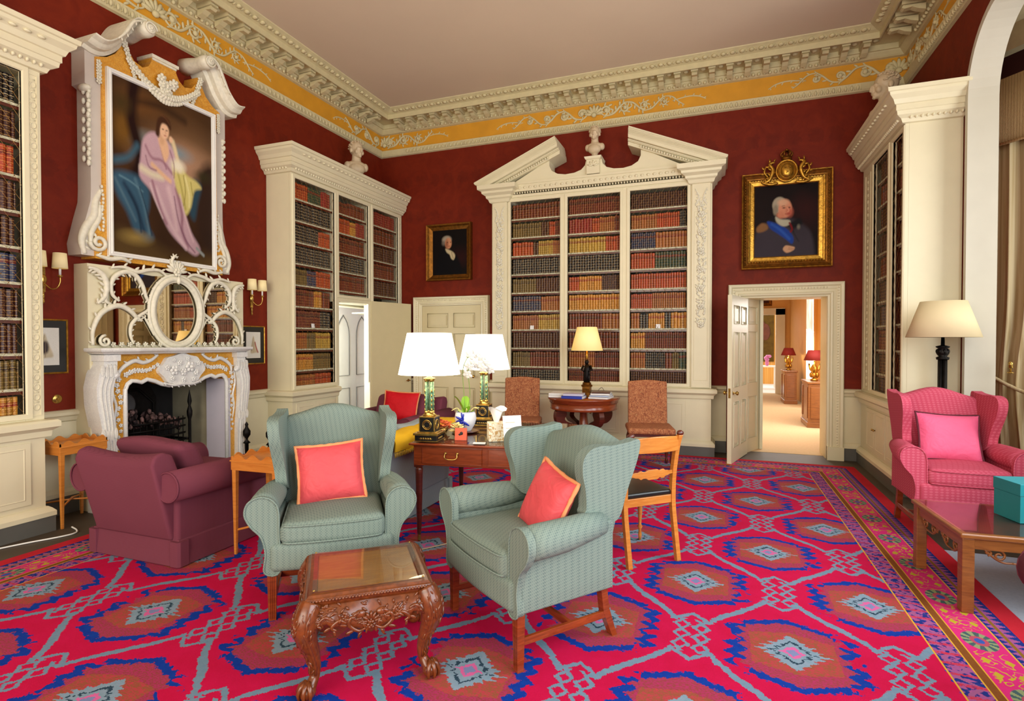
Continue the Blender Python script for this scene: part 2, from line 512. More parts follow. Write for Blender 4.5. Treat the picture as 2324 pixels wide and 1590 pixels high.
# ------------------------------------------------------------------ mesh builder
class MB:
    def __init__(s): s.v, s.f, s.mi, s.sm = [], [], [], []
    def add(s, vs, fs, mat=0, smooth=False, T=None):
        b = len(s.v)
        if T is not None: vs = [tuple(T @ Vector(p)) for p in vs]
        s.v += [tuple(p) for p in vs]
        s.f += [tuple(i + b for i in f) for f in fs]
        s.mi += [mat] * len(fs); s.sm += [smooth] * len(fs)
        return s
    def box(s, x0, x1, y0, y1, z0, z1, mat=0, T=None):
        vs = [(x, y, z) for x in (x0, x1) for y in (y0, y1) for z in (z0, z1)]
        return s.add(vs, [(0, 1, 3, 2), (4, 6, 7, 5), (0, 4, 5, 1), (2, 3, 7, 6), (0, 2, 6, 4), (1, 5, 7, 3)], mat, False, T)
    def prism(s, poly, a0, a1, axis='y', mat=0, smooth=False, T=None):
        """poly: 2D outline; axis: extrusion axis. x: (y,z)  y: (x,z)  z: (x,y)"""
        def P(p, a): return {'y': (p[0], a, p[1]), 'x': (a, p[0], p[1]), 'z': (p[0], p[1], a)}[axis]
        n = len(poly)
        vs = [P(p, a0) for p in poly] + [P(p, a1) for p in poly]
        fs = [(i, (i + 1) % n, n + (i + 1) % n, n + i) for i in range(n)]
        s.add(vs, fs, mat, smooth, T)
        s.add(vs, [tuple(range(n - 1, -1, -1)), tuple(range(n, 2 * n))], mat, False, T)
        return s
    def lathe(s, prof, c=(0, 0, 0), seg=20, mat=0, T=None, sx=1, sy=1, smooth=True):
        """prof: (r, z)"""
        vs = []
        for r, z in prof:
            for k in range(seg):
                a = 2 * PI * k / seg
                vs.append((c[0] + r * math.cos(a) * sx, c[1] + r * math.sin(a) * sy, c[2] + z))
        fs = []
        for i in range(len(prof) - 1):
            for k in range(seg):
                k2 = (k + 1) % seg
                fs.append((i * seg + k, i * seg + k2, (i + 1) * seg + k2, (i + 1) * seg + k))
        s.add(vs, fs, mat, smooth, T)
        caps = []
        if prof[0][0] > 1e-4: caps.append(tuple(range(seg - 1, -1, -1)))
        if prof[-1][0] > 1e-4: caps.append(tuple((len(prof) - 1) * seg + k for k in range(seg)))
        b = len(s.v) - len(vs)
        for cpf in caps:
            s.f.append(tuple(i + b for i in cpf)); s.mi.append(mat); s.sm.append(False)
        return s
    def ell(s, c, r, mat=0, T=None, nu=10, nv=7, R=None):
        vs = []
        for j in range(nv + 1):
            t = PI * j / nv
            for i in range(nu):
                a = 2 * PI * i / nu
                p = Vector((r[0] * math.sin(t) * math.cos(a), r[1] * math.sin(t) * math.sin(a), r[2] * math.cos(t)))
                if R is not None: p = R @ p
                vs.append((c[0] + p.x, c[1] + p.y, c[2] + p.z))
        fs = []
        for j in range(nv):
            for i in range(nu):
                i2 = (i + 1) % nu
                fs.append((j * nu + i, (j + 1) * nu + i, (j + 1) * nu + i2, j * nu + i2))
        return s.add(vs, fs, mat, True, T)
    def tube(s, pts, r, seg=6, mat=0, T=None, closed=False, flat=1.0, smooth=True):
        """pts: list of 3D; r: radius or list"""
        P = [Vector(p) for p in pts]
        n = len(P)
        rs = r if isinstance(r, (list, tuple)) else [r] * n
        up = None; vs = []
        for i in range(n):
            if closed: t = (P[(i + 1) % n] - P[i - 1])
            else: t = (P[min(i + 1, n - 1)] - P[max(i - 1, 0)])
            t = t.normalized() if t.length > 1e-9 else Vector((0, 0, 1))
            if up is None:
                up = Vector((0, 0, 1)) if abs(t.z) < 0.9 else Vector((1, 0, 0))
            u = (up - t * up.dot(t))
            u = u.normalized() if u.length > 1e-6 else Vector((1, 0, 0))
            up = u
            w = t.cross(u)
            for k in range(seg):
                a = 2 * PI * (k + 0.5) / seg
                q = P[i] + (u * math.cos(a) + w * math.sin(a) * flat) * rs[i]
                vs.append(tuple(q))
        fs = []
        m = n if closed else n - 1
        for i in range(m):
            j = (i + 1) % n
            for k in range(seg):
                k2 = (k + 1) % seg
                fs.append((i * seg + k, i * seg + k2, j * seg + k2, j * seg + k))
        s.add(vs, fs, mat, smooth, T)
        if not closed:
            b = len(s.v) - len(vs)
            for cpf in (tuple(range(seg - 1, -1, -1)), tuple((n - 1) * seg + k for k in range(seg))):
                s.f.append(tuple(i + b for i in cpf)); s.mi.append(mat); s.sm.append(False)
        return s
    def sweep(s, prof, path, mat=0, T=None, closed=False, plane='z', smooth=False):
        """mitred moulding. path: 2D points; prof: (offset to the left of travel, height).
        plane z: path in xy, height z;  plane y: path in xz, height along -y"""
        n = len(path); vs = []
        for i in range(n):
            p = Vector(path[i])
            a = Vector(path[i - 1]) if (i > 0 or closed) else None
            b = Vector(path[(i + 1) % n]) if (i < n - 1 or closed) else None
            d1 = (p - a).normalized() if a is not None else None
            d2 = (b - p).normalized() if b is not None else None
            if d1 is None: d1 = d2
            if d2 is None: d2 = d1
            n1 = Vector((-d1.y, d1.x)); n2 = Vector((-d2.y, d2.x))
            m = (n1 + n2)
            m = m / max(0.2, m.dot(n1)) if m.length > 1e-6 else n1
            for o, h in prof:
                q = p + m * o
                vs.append((q.x, q.y, h) if plane == 'z' else (q.x, -h, q.y))
        k = len(prof); fs = []
        for i in range(n if closed else n - 1):
            j = (i + 1) % n
            for t in range(k - 1):
                fs.append((i * k + t, j * k + t, j * k + t + 1, i * k + t + 1))
        s.add(vs, fs, mat, smooth, T)
        if not closed:
            b = len(s.v) - len(vs)
            for cpf in (tuple(range(k)), tuple((n - 1) * k + t for t in range(k - 1, -1, -1))):
                s.f.append(tuple(i + b for i in cpf)); s.mi.append(mat); s.sm.append(False)
        return s
    def rbox(s, c, size, r=0.03, n=8, mat=0, T=None, df=None):
        """soft-edged box; df deforms each point"""
        hx, hy, hz = size[0] / 2, size[1] / 2, size[2] / 2
        r = min(r, hx, hy, hz)
        def ticks(h):
            inner = h - r
            e = [-h, -h + r * 0.3, -h + r * 0.75]
            t = [-inner + 2 * inner * i / n for i in range(n + 1)]
            return e + t + [-v for v in reversed(e)]
        tx, ty, tz = ticks(hx), ticks(hy), ticks(hz)
        idx = {}; vs = []
        def V(p):
            key = (round(p[0], 6), round(p[1], 6), round(p[2], 6))
            if key not in idx:
                q = Vector((max(-(hx - r), min(hx - r, p[0])), max(-(hy - r), min(hy - r, p[1])), max(-(hz - r), min(hz - r, p[2]))))
                d = Vector(p) - q
                if d.length > 1e-9: q = q + d.normalized() * r
                u = (q.x / hx, q.y / hy, q.z / hz)
                w = (c[0] + q.x, c[1] + q.y, c[2] + q.z)
                if df: w = df(w, u)
                idx[key] = len(vs); vs.append(tuple(w))
            return idx[key]
        fs = []
        def face(A, Bt, fixed, ax, flip):
            for i in range(len(A) - 1):
                for j in range(len(Bt) - 1):
                    qs = []
                    for a, b in ((i, j), (i + 1, j), (i + 1, j + 1), (i, j + 1)):
                        p = [0, 0, 0]; o = [k for k in range(3) if k != ax]
                        p[ax] = fixed; p[o[0]] = A[a]; p[o[1]] = Bt[b]
                        qs.append(V(tuple(p)))
                    if len(set(qs)) >= 3:
                        fs.append(tuple(reversed(qs)) if flip else tuple(qs))
        face(ty, tz, -hx, 0, True); face(ty, tz, hx, 0, False)
        face(tx, tz, -hy, 1, False); face(tx, tz, hy, 1, True)
        face(tx, ty, -hz, 2, True); face(tx, ty, hz, 2, False)
        return s.add(vs, fs, mat, True, T)
    def build(s, name, mats, parent=None, bevel=0, seg=2, sub=0, remesh=0, autosmooth=False):
        me = bpy.data.meshes.new(name)
        me.from_pydata(s.v, [], s.f)
        if not isinstance(mats, (list, tuple)): mats = [mats]
        for m in mats: me.materials.append(m)
        me.polygons.foreach_set('material_index', s.mi)
        me.polygons.foreach_set('use_smooth', s.sm)
        me.update()
        o = bpy.data.objects.new(name, me)
        COL.objects.link(o)
        if parent is not None: o.parent = parent
        if bevel:
            b = o.modifiers.new('bevel', 'BEVEL'); b.width = bevel; b.segments = seg
            b.limit_method = 'ANGLE'; b.angle_limit = math.radians(35); b.harden_normals = False
            if autosmooth:
                me.polygons.foreach_set('use_smooth', [True] * len(me.polygons))
        if remesh:
            r = o.modifiers.new('remesh', 'REMESH'); r.mode = 'VOXEL'; r.voxel_size = remesh; r.use_smooth_shade = True
            sm = o.modifiers.new('smooth', 'SMOOTH'); sm.factor = 0.5; sm.iterations = 2
        if sub:
            u = o.modifiers.new('sub', 'SUBSURF'); u.levels = sub; u.render_levels = sub
        return o


def tag(o, label=None, cat=None, group=None, kind=None):
    if label: o['label'] = label
    if cat: o['category'] = cat
    if group: o['group'] = group
    if kind: o['kind'] = kind
    return o


def root(name, label, cat, loc=(0, 0, 0), rz=0, group=None):
    o = bpy.data.objects.new(name, None)
    o.empty_display_size = 0.1
    COL.objects.link(o)
    o.location = loc; o.rotation_euler = (0, 0, rz)
    return tag(o, label, cat, group)


def struct(name, mb, mats, label=None, **k):
    o = mb.build(name, mats, **k)
    o['kind'] = 'structure'
    if label: o['label'] = label
    return o


def copy_tree(o, parent=None):
    c = o.copy(); COL.objects.link(c)
    if parent is not None: c.parent = parent
    for ch in [q for q in bpy.data.objects if q.parent == o]:
        copy_tree(ch, c)
    return c


def crom(pts, k=6, closed=False):
    """Catmull-Rom through points (any dimension)"""
    P = [Vector(p) for p in pts]; n = len(P); out = []
    for i in range(n if closed else n - 1):
        if closed: a, b, c, d = P[i - 1], P[i], P[(i + 1) % n], P[(i + 2) % n]
        else: a, b, c, d = P[max(i - 1, 0)], P[i], P[i + 1], P[min(i + 2, n - 1)]
        for j in range(k):
            t = j / k
            out.append(0.5 * ((2 * b) + (c - a) * t + (2 * a - 5 * b + 4 * c - d) * t * t + (3 * b - a - 3 * c + d) * t ** 3))
    if not closed: out.append(P[-1].copy())
    return out


def spiral(cx, cz, r0, r1, a0, a1, n=14):
    return [(cx + (r0 + (r1 - r0) * i / n) * math.cos(a0 + (a1 - a0) * i / n), cz + (r0 + (r1 - r0) * i / n) * math.sin(a0 + (a1 - a0) * i / n)) for i in range(n + 1)]


def rococo(mb, pts, r=0.02, y=0.0, leaf=0.03, step=4, mat=0, side=1, k=5, taper=True, depth=0.8, fat=1.0):
    """carved scroll in the xz plane at depth y, with leaf lobes on one side"""
    r *= fat; leaf *= (1 + (fat - 1) * 0.8); step = max(2, step - (fat > 1.1))
    P = crom([(p[0], p[1], 0) for p in pts], k)
    n = len(P)
    pts3 = [(p.x, y, p.y) for p in P]
    rs = [r * (0.45 + 0.55 * math.sin(PI * min(1, max(0.06, (i + 0.5) / n)))) if taper else r for i in range(n)]
    mb.tube(pts3, rs, 7, mat, flat=1.0)
    if leaf:
        for i in range(1, n - 1, step):
            t = (P[i + 1] - P[i - 1])
            if t.length < 1e-9: continue
            t.normalize(); nn = Vector((-t.y, t.x, 0)) * side
            d = (nn + t * 0.8).normalized()
            L = leaf * (0.6 + 0.4 * math.sin(PI * i / n))
            c = P[i] + nn * rs[i] * 0.6 + d * L * 0.55
            ang = math.atan2(d.y, d.x)
            R = Matrix.Rotation(-ang, 3, 'Y')
            mb.ell((c.x, y, c.y), (L * 0.75, r * 0.5, L * 0.26), mat, R=R, nu=7, nv=5)
    return mb


def flower(mb, x, y, z, r, mat=0, n=6, ph=0):
    mb.ell((x, y - r * 0.4, z), (r * 0.35, r * 0.4, r * 0.35), mat, nu=7, nv=5)
    for i in range(n):
        a = 2 * PI * i / n + ph
        mb.ell((x + math.cos(a) * r * 0.62, y - r * 0.12, z + math.sin(a) * r * 0.62), (r * 0.42, r * 0.3, r * 0.42), mat, nu=6, nv=4)


def frame_mould(mb, x0, x1, z0, z1, prof, mat=0, T=None):
    """picture-frame moulding in the xz plane round a rectangle; prof: (outward, height towards -y)"""
    path = [(x0, z0), (x0, z1), (x1, z1), (x1, z0)]     # clockwise seen from -y: left side is outwards
    mb.sweep(prof, path, mat, T, closed=True, plane='y')


# frames for wall-fixed things: local x to the viewer's right, y into the wall
def at_left(x, y, z=0): return dict(loc=(x, y, z), rz=PI / 2)
def at_back(x, y, z=0): return dict(loc=(x, y, z), rz=0)
def at_right(x, y, z=0): return dict(loc=(x, y, z), rz=-PI / 2)
# ------------------------------------------------------------------ room shell
XL, XR, YB, ZC = -5.35, 2.15, 7.96, 5.2
TL = Matrix.Translation((XL, 0, 0)) @ Matrix.Rotation(PI / 2, 4, 'Z')
TB = Matrix.Translation((0, YB, 0))
TR = Matrix.Translation((XR, 0, 0)) @ Matrix.Rotation(-PI / 2, 4, 'Z')

struct('floor', MB().box(-6.0, 3.9, -3.4, 8.15, -0.1, 0), M['floor'])
m = MB()
m.box(-5.55, XL, -3.4, 3.4, 0, ZC).box(-5.55, XL, 4.56, 6.27, 0, ZC).box(-5.55, XL, 7.92, 8.4, 0, ZC)
m.box(-5.55, XL, 3.4, 4.56, 1.2, ZC).box(-5.55, XL, 6.27, 7.92, 2.06, ZC)
struct('wall_left', m, M['wall'])
m = MB()
m.box(XL, 0.33, YB, 8.4, 0, ZC).box(1.32, 2.4, YB, 8.4, 0, ZC).box(0.33, 1.32, YB, 8.4, 2.1, ZC)
struct('wall_back', m, M['wall'])
AC, AR, AZ = 5.53, 0.63, 3.71          # arch centre, radius, springing
arch = [(AC + AR * math.cos(PI * i / 24), AZ + AR * math.sin(PI * i / 24)) for i in range(25)]
m = MB()
m.box(XR, XR + 0.19, AC + AR, YB, 0, ZC).box(XR, XR + 0.19, 4.2, AC - AR, 0, ZC)
for i in range(24):
    (a, b), (c, d) = arch[i], arch[i + 1]
    m.prism([(a, b), (c, d), (c, ZC), (a, ZC)], XR, XR + 0.19, 'x')
m.box(XR, XR + 0.19, -3.4, 4.2, 0, 0.85).box(XR, XR + 0.19, -3.4, 4.2, 3.9, ZC)
m.box(XR, XR + 0.19, 2.3, 2.75, 0.85, 3.9).box(XR, XR + 0.19, -3.4, -1.2, 0.85, 3.9)
struct('wall_right', m, M['wall'])
struct('ceiling', MB().box(-5.55, 2.4, -3.4, 8.4, ZC, ZC + 0.1), M['ceil'])
# arch lining and architrave
m = MB()
outl = [(AC + AR, 0), (AC + AR, AZ)] + arch[1:-1] + [(AC - AR, AZ), (AC - AR, 0)]
lin_in = [(AC + AR - 0.02, 0.0), (AC + AR - 0.02, AZ)] + [(AC + (AR - 0.02) * math.cos(PI * i / 24), AZ + (AR - 0.02) * math.sin(PI * i / 24)) for i in range(1, 24)] + [(AC - AR + 0.02, AZ), (AC - AR + 0.02, 0)]
for i in range(len(outl) - 1):
    m.prism([outl[i], outl[i + 1], lin_in[i + 1], lin_in[i]], XR - 0.03, XR + 0.2, 'x')
out2 = [(AC + AR + 0.035, 0), (AC + AR + 0.035, AZ)] + [(AC + (AR + 0.035) * math.cos(PI * i / 24), AZ + (AR + 0.035) * math.sin(PI * i / 24)) for i in range(1, 24)] + [(AC - AR - 0.035, AZ), (AC - AR - 0.035, 0)]
for i in range(len(outl) - 1):
    m.prism([outl[i], out2[i + 1], out2[i + 1], out2[i]] if False else [outl[i], outl[i + 1], out2[i + 1], out2[i]], XR - 0.03, XR - 0.002, 'x')
struct('trim_1', m, paint('arch_lining_paint', (204, 200, 184), 0.6, 0.02), 'pale lining of the tall arched opening')
# bay beyond the arch: canted dark red wall, floor, ceiling
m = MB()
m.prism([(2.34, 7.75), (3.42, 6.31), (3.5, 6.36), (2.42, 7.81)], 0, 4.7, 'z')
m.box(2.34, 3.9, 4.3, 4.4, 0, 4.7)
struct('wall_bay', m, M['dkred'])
m = MB().prism([(2.34, 4.3), (3.9, 4.3), (3.9, 5.5), (3.6, 6.4), (2.34, 7.95)], 4.7, 4.8, 'z')
struct('ceiling_bay', m, M['cornice'])
m = MB().prism([(2.34, 7.745), (3.41, 6.31), (3.31, 6.25), (2.34, 7.55)], 4.45, 4.7, 'z')
struct('trim_2', m, M['cornice'], 'pale cornice of the bay')
m = MB()
m.box(1.53, 3.9, 1.5, 4.75, 0.001, 0.006)
struct('floor_bay_carpet', m, M['bluecarpet'])

# ---- cornice
prof = [(0, 4.60), (0.03, 4.61), (0.045, 4.63), (0.06, 4.68), (0.065, 4.70), (0.03, 4.715), (0.012, 4.72), (0.012, 4.97),
        (0.05, 4.975), (0.07, 4.99), (0.10, 5.02), (0.11, 5.035), (0.13, 5.035), (0.13, 5.10), (0.36, 5.10), (0.37, 5.065), (0.385, 5.065),
        (0.385, 5.135), (0.40, 5.14), (0.43, 5.15), (0.47, 5.175), (0.50, 5.19), (0.505, 5.2), (0, 5.2)]
path = [(XR, -3.2), (XR, YB), (XL, YB), (XL, -3.2)]
struct('trim_3', MB().sweep(prof, path), M['cornice'], 'moulded plaster cornice')
fp = [(0.014, 4.722), (0.014, 4.968)]
struct('trim_4', MB().sweep(fp, path), M['frieze'], 'ochre painted frieze')
mod = MB(); egg = MB(); lf = MB(); dn = MB()


def run(T, a, b):
    n = int((b - a) / 0.215)
    for i in range(n + 1):
        x = a + (b - a) * i / n
        # modillion: scrolled bracket
        mod.box(x - 0.045, x + 0.045, -0.345, -0.13, 5.055, 5.10, 0, T)
        mod.prism([(-0.13, 5.04), (-0.33, 5.05), (-0.345, 5.03), (-0.32, 5.012), (-0.25, 5.022), (-0.2, 4.995), (-0.13, 4.975)], x - 0.035, x + 0.035, 'x', 0, False, T)
        # coffer rosette between brackets
        mod.ell((x + 0.107, -0.25, 5.098), (0.035, 0.035, 0.018), 0, T, 8, 5)
    n = int((b - a) / 0.066)
    for i in range(n):
        x = a + (b - a) * (i + 0.5) / n
        egg.ell((x, -0.052, 4.655), (0.02, 0.02, 0.034), 0, T, 6, 5)
        egg.box(x + 0.03, x + 0.036, -0.064, -0.04, 4.625, 4.69, 0, T)
        dn.ell((x, -0.09, 4.995), (0.022, 0.022, 0.024), 0, T, 6, 4)
    n = int((b - a) / 0.11)
    for i in range(n):
        x = a + (b - a) * (i + 0.5) / n
        lf.ell((x, -0.45, 5.155), (0.034, 0.036, 0.02), 0, T, 7, 4)
        lf.ell((x + 0.05, -0.44, 5.155), (0.012, 0.03, 0.014), 0, T, 6, 4)


run(TL, 2.0, 7.4)
run(TB, XL + 0.5, XR - 0.5)
run(TR, -7.4, -4.9)
struct('trim_5', mod, M['cornice'], 'modillions of the cornice')
struct('trim_6', egg, M['cornice'], 'egg and dart moulding under the frieze')
struct('trim_7', lf, M['cornice'], 'leaf moulding of the cornice')
struct('trim_8', dn, M['cornice'], 'small egg moulding under the modillions')
ab = MB()


def arab(T, x, d, n=4, L=0.30, z=4.845):
    """run of acanthus scrolls starting at x, direction d"""
    tmp = MB()
    s = 1
    for k in range(n):
        sc = 1.0 - k * 0.13
        cx = x + d * (0.16 + k * L * 0.9)
        pts = spiral(cx, z, 0.085 * sc, 0.018, PI / 2 * s + PI, PI / 2 * s + PI - d * s * 2 * PI * 1.15)
        rococo(tmp, pts[::2], 0.018 * sc, -0.02, 0.055 * sc, 4, side=1 if s > 0 else -1)
        tmp.ell((cx, -0.03, z), (0.036 * sc, 0.026, 0.036 * sc), nu=7, nv=5)
        pts = [(cx - d * 0.02, z - s * 0.08), (cx + d * 0.1, z - s * 0.06), (cx + d * 0.2, z + s * 0.03), (cx + d * 0.27, z + s * 0.08)]
        rococo(tmp, pts, 0.017 * sc, -0.02, 0.06 * sc, 3, side=s)
        s = -s
    cx = x + d * (n * L * 0.9 + 0.1)
    rococo(tmp, [(cx - d * 0.1, z), (cx + d * 0.1, z + 0.03), (cx + d * 0.25, z + 0.01), (cx + d * 0.34, z - 0.04)], 0.01, -0.015, 0.03, 3)
    ab.add(tmp.v, tmp.f, 0, True, T)


def palmette(T, x, z=4.80):
    tmp = MB()
    for i in range(7):
        a = PI * (i + 0.5) / 7
        R = Matrix.Rotation(-a, 3, 'Y')
        tmp.ell((x + math.cos(a) * 0.09, -0.03, z + math.sin(a) * 0.09), (0.065, 0.02, 0.022), R=R, nu=7, nv=5)
    tmp.ell((x, -0.035, z), (0.04, 0.03, 0.035), nu=8, nv=6)
    ab.add(tmp.v, tmp.f, 0, True, T)


for T, x in ((TB, -1.7), (TL, 3.95)):
    palmette(T, x); arab(T, x + 0.02, 1); arab(T, x - 0.02, -1)
arab(TB, XL + 0.02, 1, 3); arab(TB, XR - 0.02, -1, 4); arab(TL, 7.94, -1, 3); arab(TR, -7.94, 1, 4)
palmette(TB, XL + 0.08); palmette(TB, XR - 0.1)
struct('trim_9', ab, M['cornice'], 'plaster scrollwork on the frieze')

# ---- dado, rail and skirting between the fittings
rail = [(0, 0.80), (0.015, 0.81), (0.03, 0.845), (0.05, 0.86), (0.055, 0.885), (0.03, 0.9), (0, 0.905)]
plinth = [(0, 0.0), (0.035, 0.0), (0.035, 0.15), (0.03, 0.155), (0, 0.155)]
capm = [(0, 0.155), (0.04, 0.155), (0.04, 0.19), (0.022, 0.215), (0.008, 0.225), (0, 0.225)]
dado = [(0, 0.225), (0.008, 0.225), (0.008, 0.80), (0, 0.80)]
md, ms = MB(), MB()
for a, b in (((XL, 3.19), (XL, 2.72)), ((XL, 5.45), (XL, 4.87)), ((-3.17, YB), (-3.35, YB)), ((-4.7, YB), (-4.95, YB)), ((0.12, YB), (-0.08, YB)), ((1.70, YB), (1.495, YB)), ((XR, 5.9), (XR, 6.25))):
    for pr in (rail, capm, dado): md.sweep(pr, [a, b])
    ms.sweep(plinth, [a, b])
struct('trim_10', md, M['cream'], 'cream dado and chair rail')
struct('baseboard_grey', ms, M['skirt'])

# ------------------------------------------------------------------ carpet
cp = MB()
cp.box(-4.55, 1.53, -2.0, 7.5, 0.0, 0.012)
o = cp.build('carpet', M['carpet'])
tag(o, 'large crimson patterned wool carpet with blue medallions covering the floor', 'carpet')

# ------------------------------------------------------------------ door surrounds and doors
surr = [(0, 0), (0, 0.03), (0.02, 0.035), (0.03, 0.055), (0.05, 0.06), (0.06, 0.045), (0.085, 0.04), (0.1, 0.05), (0.125, 0.055), (0.14, 0.075), (0.165, 0.08), (0.175, 0.07), (0.18, 0)]


def surround(x0, x1, zt, w, name, label):
    """door architrave on the back wall; x0..x1 opening, w: width"""
    k = w / 0.18
    m = MB()
    pr = [(o * k, h) for o, h in surr]
    m.sweep(pr, [(x0, 0), (x0, zt), (x1, zt), (x1, 0)], 0, TB, plane='y')
    for x in (x0 - w, x1):
        m.box(x, x + w, YB - 0.085, YB, 0, 0.17)
    n = int((x1 - x0) / 0.035)
    for i in range(n):
        m.ell((x0 + (x1 - x0) * (i + 0.5) / n, YB - 0.052, zt + 0.11 * k), (0.012, 0.012, 0.014), nu=5, nv=4)
    for i in range(int(zt / 0.035)):
        for x in (x0 - 0.11 * k, x1 + 0.11 * k):
            m.ell((x, YB - 0.052, 0.19 + i * 0.035), (0.013, 0.012, 0.012), nu=5, nv=4)
    return struct(name, m, M['cream'], label)


surround(-4.56, -3.50, 2.09, 0.145, 'trim_11', 'cream carved surround of the closed door')
surround(0.32, 1.315, 2.08, 0.185, 'trim_12', 'cream carved surround of the open doorway')


def panelled(m, x0, x1, z0, z1, cols, rows, y=0.0, th=0.045, rev=1, both=True):
    """panelled door leaf in xz, front at y, thickness th towards +y; rows: list of (z0,z1) fractions"""
    W, H = x1 - x0, z1 - z0
    dp = min(0.016, th / 2 - 0.004)
    m.box(x0, x1, y + dp, y + th - dp, z0, z1)
    cw = W / cols
    st = 0.1 * min(1, cw / 0.4)
    cells = []
    for c in range(cols):
        for r0, r1 in rows:
            cells.append((x0 + cw * c + (st if c == 0 else st / 2), x0 + cw * (c + 1) - (st if c == cols - 1 else st / 2), z0 + H * r0, z0 + H * r1))
    for ya, yb, sg in ((y, y + dp, -1), (y + th - dp, y + th, 1)):
        # stiles and rails as strips round the cells
        xs = [x0]
        for c in range(cols):
            a = [q for q in cells if x0 + cw * c - 1e-6 <= q[0] < x0 + cw * (c + 1)]
            m.box(xs[-1], a[0][0], ya, yb, z0, z1)
            zz = z0
            for q in sorted(a, key=lambda t: t[2]):
                m.box(q[0], q[1], ya, yb, zz, q[2]); zz = q[3]
            m.box(a[0][0], a[0][1], ya, yb, zz, z1)
            xs.append(a[0][1])
        m.box(xs[-1], x1, ya, yb, z0, z1)
        for q in cells:   # raised field
            i = 0.035
            yy = (y + 0.003, y + dp) if sg < 0 else (y + th - dp, y + th - 0.003)
            yt = y if sg < 0 else y + th
            m.tube([(q[0], yt, q[2]), (q[0], yt, q[3]), (q[1], yt, q[3]), (q[1], yt, q[2])], 0.007, 5, closed=True)
            m.box(q[0] + i, q[1] - i, yy[0], yy[1], q[2] + i, q[3] - i)
    return m


ROWS = [(0.09, 0.36), (0.45, 0.78), (0.83, 0.94)]
# closed door
m = panelled(MB(), -4.555, -3.505, 0.02, 2.085, 2, ROWS, YB - 0.03)
d = struct('door_1', m, M['cream2'], 'closed cream double door with six raised panels')
k = MB().lathe([(0.0, 0.05), (0.02, 0.048), (0.026, 0.035), (0.018, 0.018), (0.01, 0.0), (0.024, -0.004)], seg=12, T=Matrix.Translation((-3.62, YB - 0.03, 0.95)) @ Matrix.Rotation(PI / 2, 4, 'X'))
k.build('door_knob', M['brass'], d)
# open leaf of the doorway, its splayed reveal
ang = math.atan2(7.21 - 7.95, 0.12 - 0.33)
r = root('door_2', None, None, (0.335, 7.93, 0.012), ang); r['kind'] = 'structure'
m = panelled(MB(), 0, 0.79, 0.0, 2.06, 2, ROWS, 0.0, 0.05)
m.build('leaf', M['cream'], r)
for s, yy in ((1, 0.05), (-1, 0.0)):
    T = Matrix.Translation((0.72, yy, 0.86)) @ Matrix.Rotation(-s * PI / 2, 4, 'X')
    MB().lathe([(0.024, 0), (0.024, 0.004), (0.009, 0.008), (0.009, 0.03), (0.022, 0.036), (0.028, 0.05), (0.02, 0.063), (0, 0.066)], seg=14, T=T).build('door_knob', M['brass'], r)
T = Matrix.Translation((0.79, 0, 0))
MB().box(0.79, 0.792, 0.012, 0.038, 0.80, 0.92).build('lock_plate', M['brass'], r)
L = math.hypot(0.21, 0.42)
m = MB()
T = Matrix.Translation((0.35, 7.97, 0)) @ Matrix.Rotation(math.atan2(0.42, 0.21), 4, 'Z')
tmp = panelled(MB(), 0, L, 0.0, 2.1, 1, ROWS, 0.0, 0.03)
m.add(tmp.v, tmp.f, 0, False, T)
m.box(1.312, 1.36, YB + 0.01, 8.42, 0, 2.1)
m.box(0.33, 1.36, YB + 0.01, 8.42, 2.08, 2.12)
m.box(0.56, 0.60, 8.36, 8.44, 0, 2.1).box(1.33, 1.37, 8.36, 8.44, 0, 2.1)
struct('trim_13', m, M['cream'], 'panelled reveals of the open doorway')

# ------------------------------------------------------------------ the rooms beyond the doorway
struct('floor_far', MB().box(0.0, 2.2, 8.15, 17.6, -0.1, 0.004), M['beige'])
m = MB()
m.box(1.95, 2.1, 8.42, 9.55, 0, 3.4).box(1.95, 2.1, 10.45, 12.75, 0, 3.4).box(1.95, 2.1, 13.65, 17.5, 0, 3.4)
m.box(-0.6, 1.36, 17.5, 17.65, 2.35, 3.4).box(-0.6, 0.75, 17.5, 17.65, 0, 2.35).box(1.80, 2.1, 17.5, 17.65, 0, 3.4).box(1.36, 1.80, 17.5, 17.65, 2.35, 3.4)
m.box(-0.7, -0.6, 8.42, 17.6, 0, 3.4)
struct('wall_far', m, M['peach'])
struct('ceiling_far', MB().box(-0.7, 2.1, 8.42, 17.65, 3.4, 3.5), M['ceil'])
m = MB()
m.box(1.58, 1.82, 17.44, 17.52, 0, 2.45).box(0.6, 1.82, 17.44, 17.52, 2.28, 2.47).box(0.62, 0.78, 17.44, 17.52, 0, 2.45)
m.box(1.82, 2.0, 17.46, 17.52, 0, 0.9)
struct('trim_14', m, M['white'], 'white frame of the farthest doorway')
struct('wall_farthest', MB().box(-1, 3.4, 21.4, 21.5, 0, 3.4), M['goldcurtain'])
struct('floor_farthest', MB().box(-1, 3.4, 17.6, 21.5, -0.1, 0.004), paint('pale_floor', (226, 220, 220), 0.8, 0.05))


